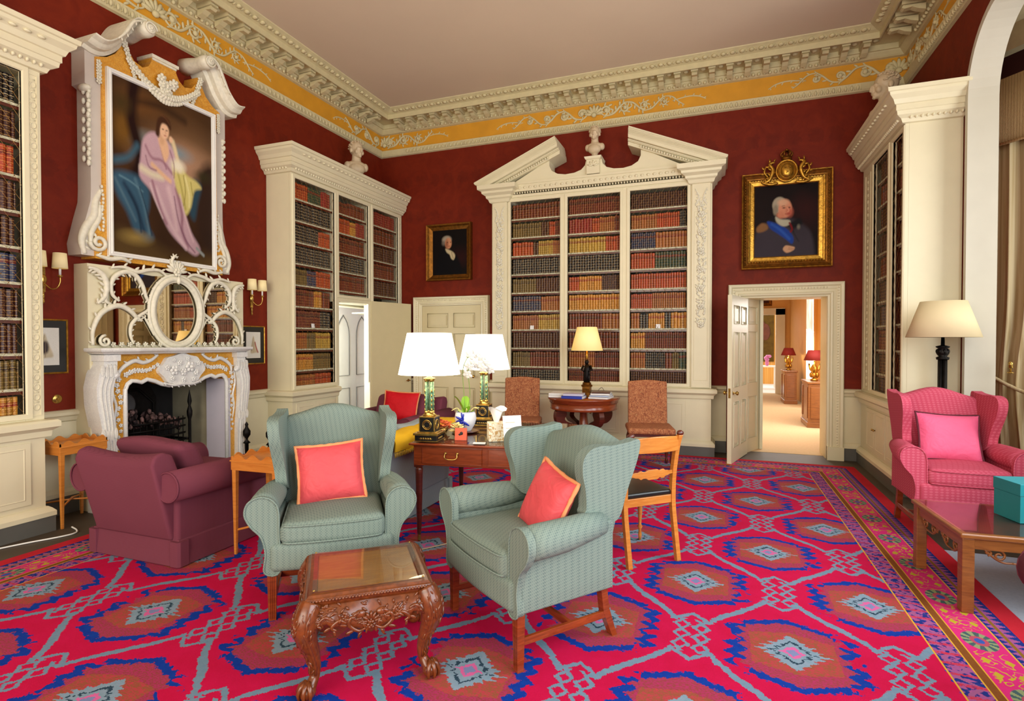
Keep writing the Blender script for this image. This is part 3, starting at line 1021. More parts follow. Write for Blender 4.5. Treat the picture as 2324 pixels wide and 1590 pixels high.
def drape(m, x0, y0, x1, y1, z0, z1, folds, amp, n=None, mat=0, th=0.012, taper=None):
    """hanging folded cloth from (x0,y0) to (x1,y1)"""
    n = n or folds * 8
    L = math.hypot(x1 - x0, y1 - y0); tx, ty = (x1 - x0) / L, (y1 - y0) / L
    zs = [z0 + (z1 - z0) * i / 12 for i in range(13)]
    vs = []; 
    for side in (0, 1):
        for z in zs:
            w = taper(z) if taper else 1.0
            for i in range(n + 1):
                u = i / n
                a = amp * (0.75 + 0.25 * math.sin(u * 9 + 1)) * math.sin(2 * PI * folds * u + 0.25 * math.sin(z * 2 + u * 5))
                uu = u * w
                px = x0 + tx * L * uu - ty * (a + side * th); py = y0 + ty * L * uu + tx * (a + side * th)
                vs.append((px, py, z))
    fs = []; N = n + 1; K = len(zs) * N
    for j in range(12):
        for i in range(n):
            q = (j * N + i, j * N + i + 1, (j + 1) * N + i + 1, (j + 1) * N + i)
            fs.append(q); fs.append(tuple(K + t for t in reversed(q)))
    m.add(vs, fs, mat, True)


for i, (y0, y1, nm, lb) in enumerate(((8.5, 9.7, 'goldcurtain', 'gold striped curtain nearest in the room beyond the open doorway'),
                                      (10.6, 12.7, 'goldcurtain', 'gold curtain between the two windows of the room beyond'),
                                      (9.7, 10.15, 'sheer', 'white sheer curtain at the nearer bright window beyond the doorway'),
                                      (12.75, 13.5, 'sheer', 'white sheer curtain at the farther bright window beyond the doorway'))):
    m = MB()
    drape(m, 1.86 if nm == 'goldcurtain' else 1.84, y1, 1.86 if nm == 'goldcurtain' else 1.84, y0, 0.03, 3.2, 5, 0.03)
    tag(m.build('curtain', M[nm]), lb, 'curtain')


def red_lamp(loc, lb, s=1.0):
    r = root('table_lamp', lb, 'lamp', loc, 0.3, 'red-shaded lamps in the room beyond')
    m = MB()
    m.lathe([(0.06, 0), (0.065, 0.02), (0.03, 0.04), (0.02, 0.1), (0.05, 0.16), (0.06, 0.22), (0.03, 0.28), (0.012, 0.3), (0.01, 0.42)], seg=12)
    for a in (0, 2.1, 4.2):
        m.tube([(0, 0, 0.12), (0.08 * math.cos(a), 0.08 * math.sin(a), 0.2), (0.1 * math.cos(a), 0.1 * math.sin(a), 0.3)], 0.014)
        m.ell((0.05 * math.cos(a), 0.05 * math.sin(a), 0.1), (0.035, 0.035, 0.05))
    m.build('figure_base', M['gold'], r)
    MB().lathe([(0.17, 0.36), (0.1, 0.54), (0.098, 0.54), (0.168, 0.36)], seg=16).build('lamp_shade', M['shade_red'], r)
    MB().ell((0, 0, 0.40), (0.03, 0.03, 0.05)).build('bulb', glow('lamp_bulb', (255, 214, 130), 14), r)
    point('bulb_light', (loc[0], loc[1], loc[2] + 0.34), 6, (1.0, 0.72, 0.36), 0.03)


def pedestal_cabinet(x, y, w, d, h, lb):
    r = root('pedestal_cabinet', lb, 'cabinet', (x, y, 0.006), 0, 'wooden pedestal cabinets in the room beyond')
    m = MB().box(-d / 2, d / 2, -w / 2, w / 2, 0.09, h - 0.04)
    m.build('body', M['oak'], r, 0.004)
    m = MB().box(-d / 2 - 0.02, d / 2 + 0.02, -w / 2 - 0.02, w / 2 + 0.02, h - 0.04, h)
    m.build('top', M['oak'], r, 0.008)
    m = MB().box(-d / 2 - 0.015, d / 2 + 0.015, -w / 2 - 0.015, w / 2 + 0.015, 0, 0.09)
    m.build('plinth', M['oak'], r, 0.006)
    m = MB()
    for a in (-w / 2 + 0.04, w / 2 - 0.16):
        m.box(-d / 2 - 0.012, -d / 2, a, a + 0.12, 0.16, h - 0.1)
    m.box(-d / 2 + 0.04, d / 2 - 0.04, -w / 2 - 0.012, -w / 2, 0.16, h - 0.1)
    m.build('panel', M['oak'], r, 0.003)
    return r


pedestal_cabinet(1.64, 11.1, 0.75, 0.3, 0.80, 'brown wooden pedestal cabinet nearer the doorway, under a red-shaded lamp')
pedestal_cabinet(1.66, 15.0, 0.75, 0.26, 0.80, 'brown wooden pedestal cabinet farther from the doorway, beside the white curtain')
red_lamp((1.62, 11.0, 0.81), 'gilt figure lamp with a red shade on the nearer cabinet beyond the doorway')
red_lamp((1.64, 14.95, 0.81), 'gilt figure lamp with a red shade on the farther cabinet beyond the doorway')
# picture over the farthest doorway and the dim tapestry seen through it
r = root('framed_picture', 'small dark picture in a gilt frame above the farthest doorway', 'picture', (1.2, 17.49, 2.62))
MB().box(-0.2, 0.2, -0.03, 0, 0, 0.5).build('canvas', M['dkred'], r)
m = MB(); frame_mould(m, -0.2, 0.2, 0, 0.5, [(0, 0), (0, 0.04), (0.05, 0.06), (0.08, 0.0)]); m.build('frame', M['antique'], r)
r = root('wall_hanging', 'dark figured wall hanging seen through the farthest doorway', 'wall hanging', (1.72, 21.38, 0.8))
MB().box(-0.42, 0.16, -0.03, 0, 0, 1.75).build('cloth', fabric('dark_tapestry', (110, 84, 30), (52, 30, 20), 9, 0.9, 'n'), r)
m = MB().ell((-0.12, -0.04, 1.05), (0.16, 0.02, 0.3)).ell((-0.2, -0.05, 1.35), (0.06, 0.02, 0.08)); m.build('figure', paint('brown_figure', (110, 52, 34), 0.7, 0.2), r)
m = MB()
m.box(-0.35, 0.35, -0.3, 0.3, 0.68, 0.72)
for a in (-0.3, 0.3):
    for b in (-0.25, 0.25): m.box(a - 0.02, a + 0.02, b - 0.02, b + 0.02, 0, 0.68)
o = m.build('side_table', M['white']); o.location = (1.45, 19.4, 0.01)
tag(o, 'small white table seen through the farthest doorway', 'table')
m = MB(); 
for i in range(9):
    m.ell((0.1 * math.cos(i * 2.4) * (i / 9), 0.1 * math.sin(i * 2.4) * (i / 9), 0.2 + 0.05 * (i % 3)), (0.05, 0.05, 0.05), nu=6, nv=4)
m.lathe([(0.04, 0), (0.06, 0.1), (0.03, 0.2)], seg=10)
o = m.build('flower_vase', paint('pink_blooms', (214, 120, 180), 0.6, 0.1)); o.location = (1.5, 19.3, 0.735)
tag(o, 'pink flowers in a vase on the small white table in the farthest room', 'flowers')

# ------------------------------------------------------------------ lobby beyond the jib door
m = MB()
m.box(-6.6, -5.36, 8.6, 8.7, 0, 2.8).box(-6.75, -6.6, 5.6, 8.7, 0, 2.8).box(-6.6, -5.36, 5.6, 5.7, 0, 2.8)
struct('wall_lobby', m, M['white'])
struct('ceiling_lobby', MB().box(-6.75, -5.36, 5.6, 8.7, 2.6, 2.7), M['white'])
struct('floor_lobby', MB().box(-6.75, -5.36, 5.6, 8.7, -0.1, 0), M['floor'])
struct('trim_16', MB().box(-5.56, -5.345, 6.255, 6.285, 0, 2.06).box(-5.56, -5.345, 7.905, 7.935, 0, 2.06).box(-5.56, -5.345, 6.285, 7.905, 2.045, 2.075).box(-5.344, -4.94, 6.255, 6.268, 0, 2.06).box(-5.05, -4.945, 7.032, 7.06, 0, 2.06), M['cream'], 'cream lining of the concealed doorway')
# gothic panelled door on the lobby's far side
r = root('door_3', None, None, (-6.0, 7.0, 0.0), PI / 2); r['kind'] = 'structure'; r['label'] = 'white door with pointed gothic panels'
m = MB()
m.box(0.0, 1.56, 0.0, 0.05, 0, 2.5)
m.build('leaf', M['white'], r)
ln = MB()
for i, x in enumerate((0.08, 0.60, 1.12)):
    w = 0.32
    ptsl = [(x, 0, 0.92), (x, 0, 1.6)] + [(x + w - w * math.cos(t), 0, 1.6 + 0.40 * math.sin(t)) for t in [0.2, 0.4, 0.6, 0.8, 1.0]] + [(x + w / 2, 0, 1.6 + 0.40 * math.sin(1.047) + 0.01)] + \
        [(x + w * math.cos(t), 0, 1.6 + 0.40 * math.sin(t)) for t in [1.0, 0.8, 0.6, 0.4, 0.2]] + [(x + w, 0, 1.6), (x + w, 0, 0.92)]
    ln.tube([(a, -0.003, c) for a, b, c in ptsl], 0.008, 4, closed=True)
    ln.tube([(x, -0.003, 0.15), (x, -0.003, 0.70), (x + w, -0.003, 0.70), (x + w, -0.003, 0.15)], 0.008, 4, closed=True)
ln.build('panel_moulding', M['skirt'], r)
# ------------------------------------------------------------------ bookcases
SH0, SHP = 0.868, 0.272
SHELVES = [SH0 + SHP * k for k in range(10)]


def face_frame(m, W, z0, z1, bays, y0=0.0, y1=0.035):
    """boards round rectangular openings that all share columns"""
    xs = sorted(bays, key=lambda b: b[0])
    x = 0
    for b in xs:
        m.box(x, b[0], y0, y1, z0, z1)
        m.box(b[0], b[1], y0, y1, z0, b[2]) if b[2] > z0 + 1e-4 else None
        m.box(b[0], b[1], y0, y1, b[3], z1)
        x = b[1]
    m.box(x, W, y0, y1, z0, z1)


CORN = [(0.0, 3.60), (0.03, 3.605), (0.045, 3.64), (0.085, 3.665), (0.09, 3.70), (0.10, 3.705), (0.10, 3.755), (0.115, 3.76), (0.13, 3.80), (0.165, 3.835), (0.17, 3.86), (0.185, 3.865), (0.19, 3.90), (0.0, 3.90)]
SURB = [(0, 0.75), (0.03, 0.755), (0.035, 0.80), (0.06, 0.82), (0.075, 0.83), (0.075, 0.87), (0.06, 0.885), (0.0, 0.89)]
PLIN = [(0, 0), (0.045, 0), (0.045, 0.125), (0, 0.125)]
PCAP = [(0, 0.125), (0.05, 0.125), (0.05, 0.16), (0.03, 0.185), (0.012, 0.2), (0, 0.2)]


def grille(parent, x0, x1, z0, z1, y=0.02, pitch=0.125, r=0.0011, dots=True):
    m = MB()
    W, H = x1 - x0, z1 - z0
    k = 1.35
    n = int((H + W * k) / pitch) + 2
    for s in (1, -1):
        for i in range(-int(W * k / pitch) - 1, n):
            c = i * pitch
            pts = []
            for x in (0, W):
                pts.append((x, c + s * k * x if s > 0 else c - k * x))
            (xa, za), (xb, zb) = pts
            # clip to 0..H
            def clip(x, z, xo, zo):
                if z < 0: t = (0 - zo) / (z - zo); return xo + (x - xo) * t, 0
                if z > H: t = (H - zo) / (z - zo); return xo + (x - xo) * t, H
                return x, z
            if (za < 0 and zb < 0) or (za > H and zb > H): continue
            A = clip(xa, za, xb, zb); Bp = clip(xb, zb, xa, za)
            m.tube([(x0 + A[0], y, z0 + A[1]), (x0 + Bp[0], y, z0 + Bp[1])], r, 3, smooth=False)
    if dots:
        # rosettes where wires cross
        j = 0
        z = 0.0
        while z < H:
            x = 0.0 if j % 2 == 0 else pitch / k / 2
            while x < W:
                m.ell((x0 + x, y - 0.001, z0 + z), (0.0045, 0.0025, 0.0045), nu=5, nv=3)
                x += pitch / k
            z += pitch / 2; j += 1
    return m.build('grille', metal('grille_wire', (168, 124, 66), 0.55), parent)


def bookcase(label, loc, rz, W, D, bays, doors, ends=(True, True), closed_below=None, stile_orn=(), top_cornice=True, zt=3.62, skip_base=None):
    r = root('bookcase', label, 'bookcase', loc, rz)
    m = MB()
    # carcass: ends, back, top
    m.box(0, 0.03, 0.0352, D, 0.0, zt).box(W - 0.03, W, 0.0352, D, 0.0, zt).box(0.03, W - 0.03, 0.002, D, zt - 0.02, zt)
    for b in bays[:-1]:
        pass
    m.build('carcass', M['cream'], r)
    m = MB()
    gaps = []
    if skip_base:
        a, b, zt2 = skip_base
        m.box(0.03, a, D - 0.02, D - 0.005, 0.1, zt - 0.02).box(b, W - 0.03, D - 0.02, D - 0.005, zt2, zt - 0.02).box(a, b, D - 0.02, D - 0.005, zt2, zt - 0.02)
    else:
        m.box(0.03, W - 0.03, D - 0.02, D - 0.005, 0.1, zt - 0.02)
    m.build('back_panel', M['black'], r)
    m = MB()
    for i in range(len(bays) - 1):
        xm = (bays[i][1] + bays[i + 1][0]) / 2
        z0 = (0.0 if i == 0 else 2.08) if skip_base else 0.85
        m.box(xm - 0.015, xm + 0.015, 0.03, D - 0.02, z0, zt - 0.02)
    if skip_base: m.box(skip_base[0], W - 0.03, 0.036, D - 0.02, 2.07, 2.085)
    if m.v: m.build('partition', M['cream'] if skip_base else M['dark'], r)
    m = MB()
    face_frame(m, W, 0.89 if not skip_base else 2.06, zt, bays)
    if skip_base:
        a, b, zt2 = skip_base
        m.box(0, a, 0, 0.035, 0.89, 2.06)
        m.v = []; m.f = []; m.mi = []; m.sm = []
        face_frame(m, W, 0.89, zt, [q if not (q[0] >= a - 0.1 and q[1] <= b + 0.1) else (q[0], q[1], 0.89, q[3]) for q in bays])
        q = [q for q in bays if (q[0] >= a - 0.1 and q[1] <= b + 0.1)][0]
        m.box(q[0], q[1], 0, 0.035, zt2, q[2])
    m.build('face_frame', M['cream'], r, 0.003)
    for (x0, x1, z0, z1) in bays:      # glazed-door frames with their grille
        g = MB()
        frame_mould(g, x0, x1, z0, z1, [(0, -0.02), (0, 0.004), (0.008, 0.012), (0.04, 0.012), (0.045, 0.0)])
        o = g.build('door_frame', M['cream'], r)
        grille(o, x0, x1, z0, z1, y=0.012)
        for z in SHELVES:
            if z < z0 - 0.2 or z > z1: continue
            s = MB()
            s.box(x0 - 0.03, x1 + 0.03, 0.045, D - 0.022, z - 0.02, z)
            so = s.build('shelf', M['shelf'], r)
            if z - 0.02 > z0:
                s = MB().box(x0 - 0.02, x1 + 0.02, 0.048, 0.05, z - 0.045, z - 0.02)
                s.build('dust_flap', M['dark'], so)
    # base
    m = MB()
    seg = [(0, W)] if not skip_base else [(0, skip_base[0] - 0.0), (skip_base[1], W)]
    for a, b in seg:
        m.box(a, b, 0.0, 0.035, 0.0, 0.8899)
    m.build('base_front', M['cream'], r)
    for (x0, x1) in doors:
        g = MB()
        g.box(x0, x1, -0.012, 0.0, 0.24, 0.72)
        frame_mould(g, x0 + 0.05, x1 - 0.05, 0.29, 0.67, [(0, 0.012), (0.006, 0.016), (0.012, 0.012)])
        o = g.build('cupboard_door', M['cream'], r, 0.003)
    for i in range(0, len(doors) - 1, 2):
        xk = doors[i][1]
        for sx in (-0.035, 0.035):
            k = MB().lathe([(0.006, 0), (0.006, 0.012), (0.013, 0.018), (0.01, 0.028), (0, 0.03)], seg=10, T=Matrix.Translation((xk + sx, -0.012, 0.5)) @ Matrix.Rotation(PI / 2, 4, 'X'))
            k.build('cupboard_knob', M['brass'], r)
    pa = []
    def path(a, b, ra, rb):
        p = []
        if rb: p.append((b, D))
        p += [(b, 0), (a, 0)]
        if ra: p.append((a, D))
        return p
    for nm, pr, mt in (('surbase', SURB, M['cream']), ('plinth', PLIN, M['skirt']), ('plinth_moulding', PCAP, M['cream'])):
        g = MB()
        for k, (a, b) in enumerate(seg):
            if k: continue
            g.sweep(pr, path(a, b, ends[0] if k == 0 else False, ends[1] if k == len(seg) - 1 else False))
        g.build(nm, mt, r)
    if top_cornice:
        g = MB().sweep(CORN, path(0, W, ends[0], ends[1]))
        o = g.build('cornice', M['cream'], r)
        e = MB()
        n = int(W / 0.045)
        for i in range(n):
            x = W * (i + 0.5) / n
            e.ell((x, -0.055, 3.645), (0.014, 0.018, 0.018), nu=5, nv=4)
            if i % 2: e.ell((x, -0.15, 3.815), (0.03, 0.018, 0.012), nu=6, nv=4)
        for sgn, on in ((0, ends[0]), (1, ends[1])):
            if on:
                for i in range(int(D / 0.045)):
                    xx = -0.055 if sgn == 0 else W + 0.055
                    e.ell((xx, 0.03 + i * 0.045, 3.645), (0.018, 0.014, 0.018), nu=5, nv=4)
        e.build('carved_band', M['cream'], o)
    for (x0, x1, z0, z1) in stile_orn:
        e = MB()
        frame_mould(e, x0 + 0.012, x1 - 0.012, z0, z1, [(0, -0.001), (0, 0.006), (0.006, 0.006), (0.006, 0)])
        z = z0 + 0.06
        while z < z1 - 0.05:
            xm = (x0 + x1) / 2
            e.tube([(xm + 0.019 * math.cos(t), -0.002, z + 0.024 * math.sin(t)) for t in [k * PI / 4 for k in range(8)]], 0.0045, 4, closed=True)
            for s in (-1, 1):
                e.tube([(xm - 0.018, -0.001, z + 0.04 + s * 0.004), (xm + 0.018, -0.001, z + 0.04 + s * 0.004)], 0.003, 4)
            z += 0.078
        e.build('carved_stile', M['cream'], r)
    return r


# placements -----------------------------------------------------------------
bcA = bookcase('tall cream bookcase with brass grille at the left edge, beside the fireplace', (-4.97, 0.6, 0), PI / 2, 2.14, 0.375,
               [(0.12, 0.99, 0.945, 3.56), (1.09, 2.015, 0.945, 3.56)], [(0.12, 0.58), (0.58, 1.06), (1.1, 1.55), (1.55, 2.04)], (False, True),
               stile_orn=[(2.05, 2.125, 0.93, 3.56)])
bcB = bookcase('tall cream bookcase with a doorway through its middle, right of the fireplace', (-4.95, 5.41, 0), PI / 2, 2.53, 0.395,
               [(0.06, 0.815, 0.945, 3.545), (0.905, 1.595, 2.16, 3.545), (1.72, 2.42, 2.12, 3.545)], [(0.06, 0.42), (0.42, 0.80)], (True, False),
               stile_orn=[(2.44, 2.52, 0.93, 3.56)], skip_base=(0.86, 1.62, 2.07))
bcC = bookcase('wide cream bookcase under a broken pediment on the back wall', (-3.17, 7.6, 0), 0, 3.10, 0.355,
               [(0.30, 1.054, 0.945, 3.56), (1.164, 1.906, 0.945, 3.56), (2.044, 2.79, 0.945, 3.56)],
               [(0.32, 0.69), (0.69, 1.06), (1.17, 1.54), (1.54, 1.91), (2.04, 2.41), (2.41, 2.78)], (True, True), top_cornice=False)
bcD = bookcase('tall cream bookcase in the right corner with its end panel facing the room', (1.685, 7.90, 0), -PI / 2, 1.60, 0.46,
               [(0.48, 1.07, 0.945, 3.545), (1.22, 1.565, 0.945, 3.545)], [(0.3, 0.68), (0.68, 1.07), (1.1, 1.5)], (False, True),
               stile_orn=[(0.12, 0.36, 0.93, 3.5)])

# jib door leaf of bookcase B: swung right back over the far bay
r = root('door_4', None, None, (-4.93, 7.05, 0.03), math.atan2(7.88 - 7.05, -4.72 + 4.93)); r['kind'] = 'structure'
r['label'] = 'plain cream back of the concealed door standing open'
MB().box(0, 0.84, -0.0, 0.045, 0, 2.09).build('leaf', M['cream2'], r, 0.003)
m = MB()
for s, y in ((1, 0), (-1, 0.045)):
    m.tube([(0.77, y, 0.84), (0.77, y - s * 0.05, 0.84), (0.68, y - s * 0.055, 0.84)], 0.008, 6)
    m.lathe([(0.022, 0), (0.022, 0.006), (0, 0.008)], seg=12, T=Matrix.Translation((0.77, y, 0.84)) @ Matrix.Rotation(s * PI / 2, 4, 'X'))
m.build('door_handle', M['antique'], r)

# ---- pediment, pilasters and entablature of C (local to bcC)
m = MB()
cxp = 1.54
half = [(-0.02, 3.80), (0.30, 3.815), (0.894, 4.12), (0.894, 4.03), (0.93, 3.955), (1.017, 3.905), (1.13, 3.885), (1.26, 3.893), (1.36, 3.925), (1.415, 3.98), (1.43, 4.045)]
poly = half + [(2 * cxp - x, z) for x, z in reversed(half)]
m.prism(poly, 0.0, 0.28, 'y')
m.build('tympanum', M['cream'], bcC)
for s in (1, -1):
    X = (lambda x: x) if s > 0 else (lambda x: 2 * cxp - x)
    m = MB()
    layers = [(0.0, 0.018, -0.205)] + [(0.018 + 0.0062 * k, 0.018 + 0.0062 * (k + 1), -0.20 + 0.055 * (0.5 - 0.5 * math.cos(PI * k / 9))) for k in range(10)] + [(0.08, 0.125, -0.14), (0.125, 0.14, -0.09), (0.14, 0.15, -0.075), (0.15, 0.20, -0.045)]
    # slope along the rake
    x0, zt0, x1, zt1 = -0.205, 3.845, 1.03, 4.372
    sl = (zt1 - zt0) / (x1 - x0)
    for a, b, y in layers:
        xa = -0.0 + y + 0.0
        pl = [(xa, zt0 + sl * (xa - x0) - a), (x1 + (a * 0.2), zt0 + sl * (x1 - x0) - a), (x1 + (a * 0.2), zt0 + sl * (x1 - x0) - b), (xa, zt0 + sl * (xa - x0) - b)]
        m.prism([(X(p[0]), p[1]) for p in pl], y, 0.34, 'y')
    n = 24
    for i in range(n):
        x = 0.1 + (0.92 - 0.1) * i / n
        z = zt0 + sl * (x - x0) - 0.18
        m.ell((X(x), -0.06, z), (0.016, 0.02, 0.02), nu=5, nv=4)
    m.build('raking_cornice', M['cream'], bcC)
m = MB()
m.box(0.0, 3.10, -0.015, 0.30, 3.62, 3.66).box(-0.0, 3.1, -0.03, 0.3, 3.70, 3.80).box(0.0, 3.1, -0.045, 0.3, 3.80, 3.83)
for i in range(62):
    x = 0.33 + (2.77 - 0.33) * i / 61
    m.ell((x, -0.02, 3.68), (0.012, 0.02, 0.016), nu=5, nv=4)
    if i % 2: m.ell((x, -0.032, 3.75), (0.026, 0.01, 0.02), nu=6, nv=4)
m.build('entablature', M['cream'], bcC)
for a, b in ((-0.0, 0.27), (2.83, 3.10)):
    m = MB()
    cap = [(0, 3.56), (0.02, 3.57), (0.035, 3.61), (0.06, 3.63), (0.065, 3.66), (0.11, 3.69), (0.115, 3.72), (0.16, 3.74), (0.165, 3.80), (0, 3.80)]
    m.sweep(cap, [(b, 0.34), (b, -0.03), (a, -0.03), (a, 0.34)])
    m.box(a, b, -0.03, 0.3, 3.56, 3.80)
    m.build('pilaster_cap', M['cream'], bcC)
    m = MB()
    m.box(a + 0.02, b - 0.02, -0.03, 0, 0.90, 3.58)
    frame_mould(m, a + 0.055, b - 0.055, 1.0, 3.2, [(0, 0.03), (0, 0.034), (0.008, 0.034), (0.008, 0.03)])
    o = m.build('pilaster', M['cream'], bcC, 0.003)
    g = MB(); xm = (a + b) / 2
    rnd = random.Random(3)
    for s in (-1, 1):
        rococo(g, [(xm + s * 0.07, 3.28), (xm + s * 0.03, 3.36), (xm, 3.26)], 0.008, -0.035, 0.02, 2, side=-s)
        rococo(g, [(xm + s * 0.075, 3.5), (xm + s * 0.03, 3.4), (xm + s * 0.05, 3.30)], 0.008, -0.035, 0.025, 2, side=s)
    z = 3.26
    i = 0
    while z > 1.72:
        big = (i % 5 == 2)
        if big: flower(g, xm, -0.035, z, 0.045, n=6, ph=i)
        for s in (-1, 1):
            t = rnd.uniform(-0.4, 0.6)
            R = Matrix.Rotation(-s * (0.8 + t), 3, 'Y')
            g.ell((xm + s * rnd.uniform(0.02, 0.05), -0.035, z + rnd.uniform(-0.02, 0.02)), (0.03, 0.009, 0.011), R=R, nu=6, nv=4)
            g.ell((xm + s * rnd.uniform(0.01, 0.045), -0.037, z + rnd.uniform(-0.03, 0.03)), (0.013, 0.01, 0.013), nu=5, nv=4)
        z -= 0.048; i += 1
    g.build('garland', M['orn'], o)
m = MB()
m.box(cxp - 0.09, cxp + 0.09, -0.05, 0.22, 3.84, 4.04)
m.sweep([(0, 4.03), (0.02, 4.045), (0.03, 4.075), (0, 4.08)], [(cxp + 0.09, 0.22), (cxp + 0.09, -0.05), (cxp - 0.09, -0.05), (cxp - 0.09, 0.22)])
m.box(cxp - 0.09, cxp + 0.09, -0.05, 0.22, 4.04, 4.08)
for i in range(5):
    R = Matrix.Rotation(-(PI * (i + 0.5) / 5), 3, 'Y')
    m.ell((cxp + 0.045 * math.cos(PI * (i + 0.5) / 5), -0.055, 3.94 + 0.045 * math.sin(PI * (i + 0.5) / 5)), (0.04, 0.01, 0.014), R=R, nu=6, nv=4)
m.build('pedestal', M['cream'], bcC)

# ------------------------------------------------------------------ books
def book_mesh(c, title):
    xs = [0.0, 0.0, 0.12, 0.5, 0.88, 1.0, 1.0]
    ys = [1.0, 0.07, 0.02, 0.0, 0.02, 0.07, 1.0]
    vs = [(x, y, z) for z in (0, 1) for x, y in zip(xs, ys)]
    n = 7
    fs = [(i, i + 1, n + i + 1, n + i) for i in range(n - 1)] + [(n - 1, 0, n, 2 * n - 1)]
    top = tuple(n + i for i in range(n)); bot = tuple(reversed(range(n)))
    me = bpy.data.meshes.new('book_' + title)
    me.from_pydata(vs, [], fs + [top, bot])
    me.materials.append(BOOKC[c]); me.materials.append(PAGES)
    me.polygons.foreach_set('material_index', [0] * 6 + [1, 1, 1])
    uv = me.uv_layers.new(name='UVMap')
    d = []
    for p in me.polygons:
        for li in p.loop_indices:
            v = vs[me.loops[li].vertex_index]
            d += [v[0], v[2]]
    uv.data.foreach_set('uv', d)
    return me, vs, fs + [top, bot]


BM = {c: book_mesh(c, BOOKN[c].replace(' ', '_').replace('-', '_')) for c in BOOKC}
ALLB = []        # (score, world matrix, colour, label, group)


def view_px(p):
    d = Vector(p) - Vector((0, 0, 1.5))
    yaw = math.radians(20.558)
    fw = Vector((-math.sin(yaw), math.cos(yaw), -0.0158)); rt = Vector((math.cos(yaw), math.sin(yaw), 0))
    w = d.dot(fw)
    return 1162 + 1241.5 * d.dot(rt) / w, 795 - 1241.5 * (d.z + 0.0158 * w) / w, w


ORD = 'first second third fourth fifth sixth seventh eighth ninth tenth eleventh twelfth thirteenth fourteenth fifteenth sixteenth seventeenth eighteenth nineteenth twentieth'.split()
def ordw(n):
    if n <= 20: return ORD[n - 1]
    return ('twenty-' if n < 30 else 'thirty-') + ORD[n % 10 - 1] if n % 10 else 'thirtieth'


def fill(bc, bay, rows, bayname, casename, D, zmin=None, seed=1, xvis=None, wr=(0.026, 0.046)):
    """rows: top to bottom, each a list of (fraction, colour, height fraction)"""
    rn = random.Random(seed)
    x0, x1, z0, z1 = bay
    Mw = Matrix.Translation(bc.location) @ Matrix.Rotation(bc.rotation_euler.z, 4, 'Z')
    lev = [z for z in SHELVES if z > z0 - 0.2 and z < z1 - 0.1]
    lev = list(reversed(lev))
    fromright = bc is bcA
    for ri, z in enumerate(lev):
        runs = rows[ri % len(rows)]
        x = x0 + 0.004
        k = 0; row = []
        for fr, c, hf in runs:
            xe = x + (x1 - x0) * fr
            w0 = rn.uniform(*wr); h0 = (SHP - 0.035) * hf
            while x < min(xe, x1 - 0.018):
                w = min(w0 * rn.uniform(0.93, 1.07), x1 - 0.003 - x)
                h = h0 * rn.uniform(0.97, 1.02)
                k += 1
                yy = 0.06 + rn.uniform(0, 0.012)
                if True:
                    row.append([bc, (x + 0.0012, yy, z + 0.0005, w - 0.0024, min(0.17, D - 0.1), h), c, k, ri, bayname, casename, Mw])
                x += w
        for b in row:
            b[3] = ordw(k - b[3] + 1) + ' from right' if fromright else ordw(b[3]) + ' from left'
            ALLB.append(b)


def R_(*a): return list(a)
F = 0.97
rowsL = [[(1, 'rb', .9)], [(.55, 'ol', .86), (.12, 'db', .86), (.12, 'or', .86), (.3, 'rb', .9)], [(.42, 'or', .84), (.08, 'db', .8), (.28, 'yl', .86), (.3, 'tn', .84)], [(1, 'bk', .94)],
         [(.46, 'ol', .84), (.6, 'db', .86)], [(.56, 'bl', .9), (.5, 'tn', .88)], [(.5, 'tn', .88), (.5, 'yl', .9)], [(1, 'db', .94)], [(.36, 'ol', .88), (.7, 'rb', .9)], [(1, 'bk', .96)]]
rowsM = [[(1, 'rb', .92)], [(.4, 'rd', .86), (.12, 'or', .84), (.26, 'tn', .88), (.3, 'rb', .92)], [(.66, 'yl', .88), (.22, 'or', .86), (.2, 'rd', .9)], [(1, 'bk', .96)],
         [(.16, 'or', .84), (.42, 'gd', .86), (.5, 'db', .88)], [(1, 'gd', .9)], [(.6, 'rb', .92), (.5, 'tn', .9)], [(1, 'rb', .94)], [(.5, 'tn', .92), (.5, 'rb', .9)], [(1, 'rb', .97)]]
rowsR = [[(1, 'db', .9)], [(.45, 'tn', .82), (.38, 'or', .84), (.2, 'bk', .9)], [(.42, 'bl', .92), (.6, 'tn', .9)], [(.42, 'or', .9), (.6, 'gn', .92)],
         [(1, 'or', .86)], [(.35, 'or', .84), (.7, 'tn', .88)], [(.12, 'tn', .88), (.16, 'bk', .84), (.28, 'gd', .88), (.1, 'bk', .9), (.4, 'gd', .9)],
         [(.22, 'gd', .9), (.8, 'rb', .92)], [(.24, 'tn', .9), (.34, 'bk', .92), (.1, 'rb', .9), (.1, 'ol', .9), (.3, 'gn', .94)], [(1, 'db', .94)]]
PC = 'the pedimented bookcase'
fill(bcC, (0.30, 1.054, 0.945, 3.56), rowsL, 'left bay', PC, 0.355, seed=2)
fill(bcC, (1.164, 1.906, 0.945, 3.56), rowsM, 'middle bay', PC, 0.355, seed=3)
fill(bcC, (2.044, 2.79, 0.945, 3.56), rowsR, 'right bay', PC, 0.355, seed=4)
rb1 = [[(.4, 'or', .86), (.3, 'gn', .86), (.4, 'rd', .88)], [(1, 'bk', .95)], [(.66, 'bk', .94), (.4, 'or', .86)], [(1, 'bk', .95)], [(.36, 'ol', .86), (.22, 'bl', .84), (.5, 'or', .88)],
       [(.5, 'rb', .9), (.2, 'gd', .9), (.4, 'rb', .9)], [(.7, 'rb', .92), (.4, 'bk', .92)], [(.38, 'tn', .88), (.2, 'ol', .86), (.42, 'yl', .88)], [(.5, 'gd', .84), (.5, 'ol', .86)], [(.55, 'tn', .86), (.5, 'or', .88)]]
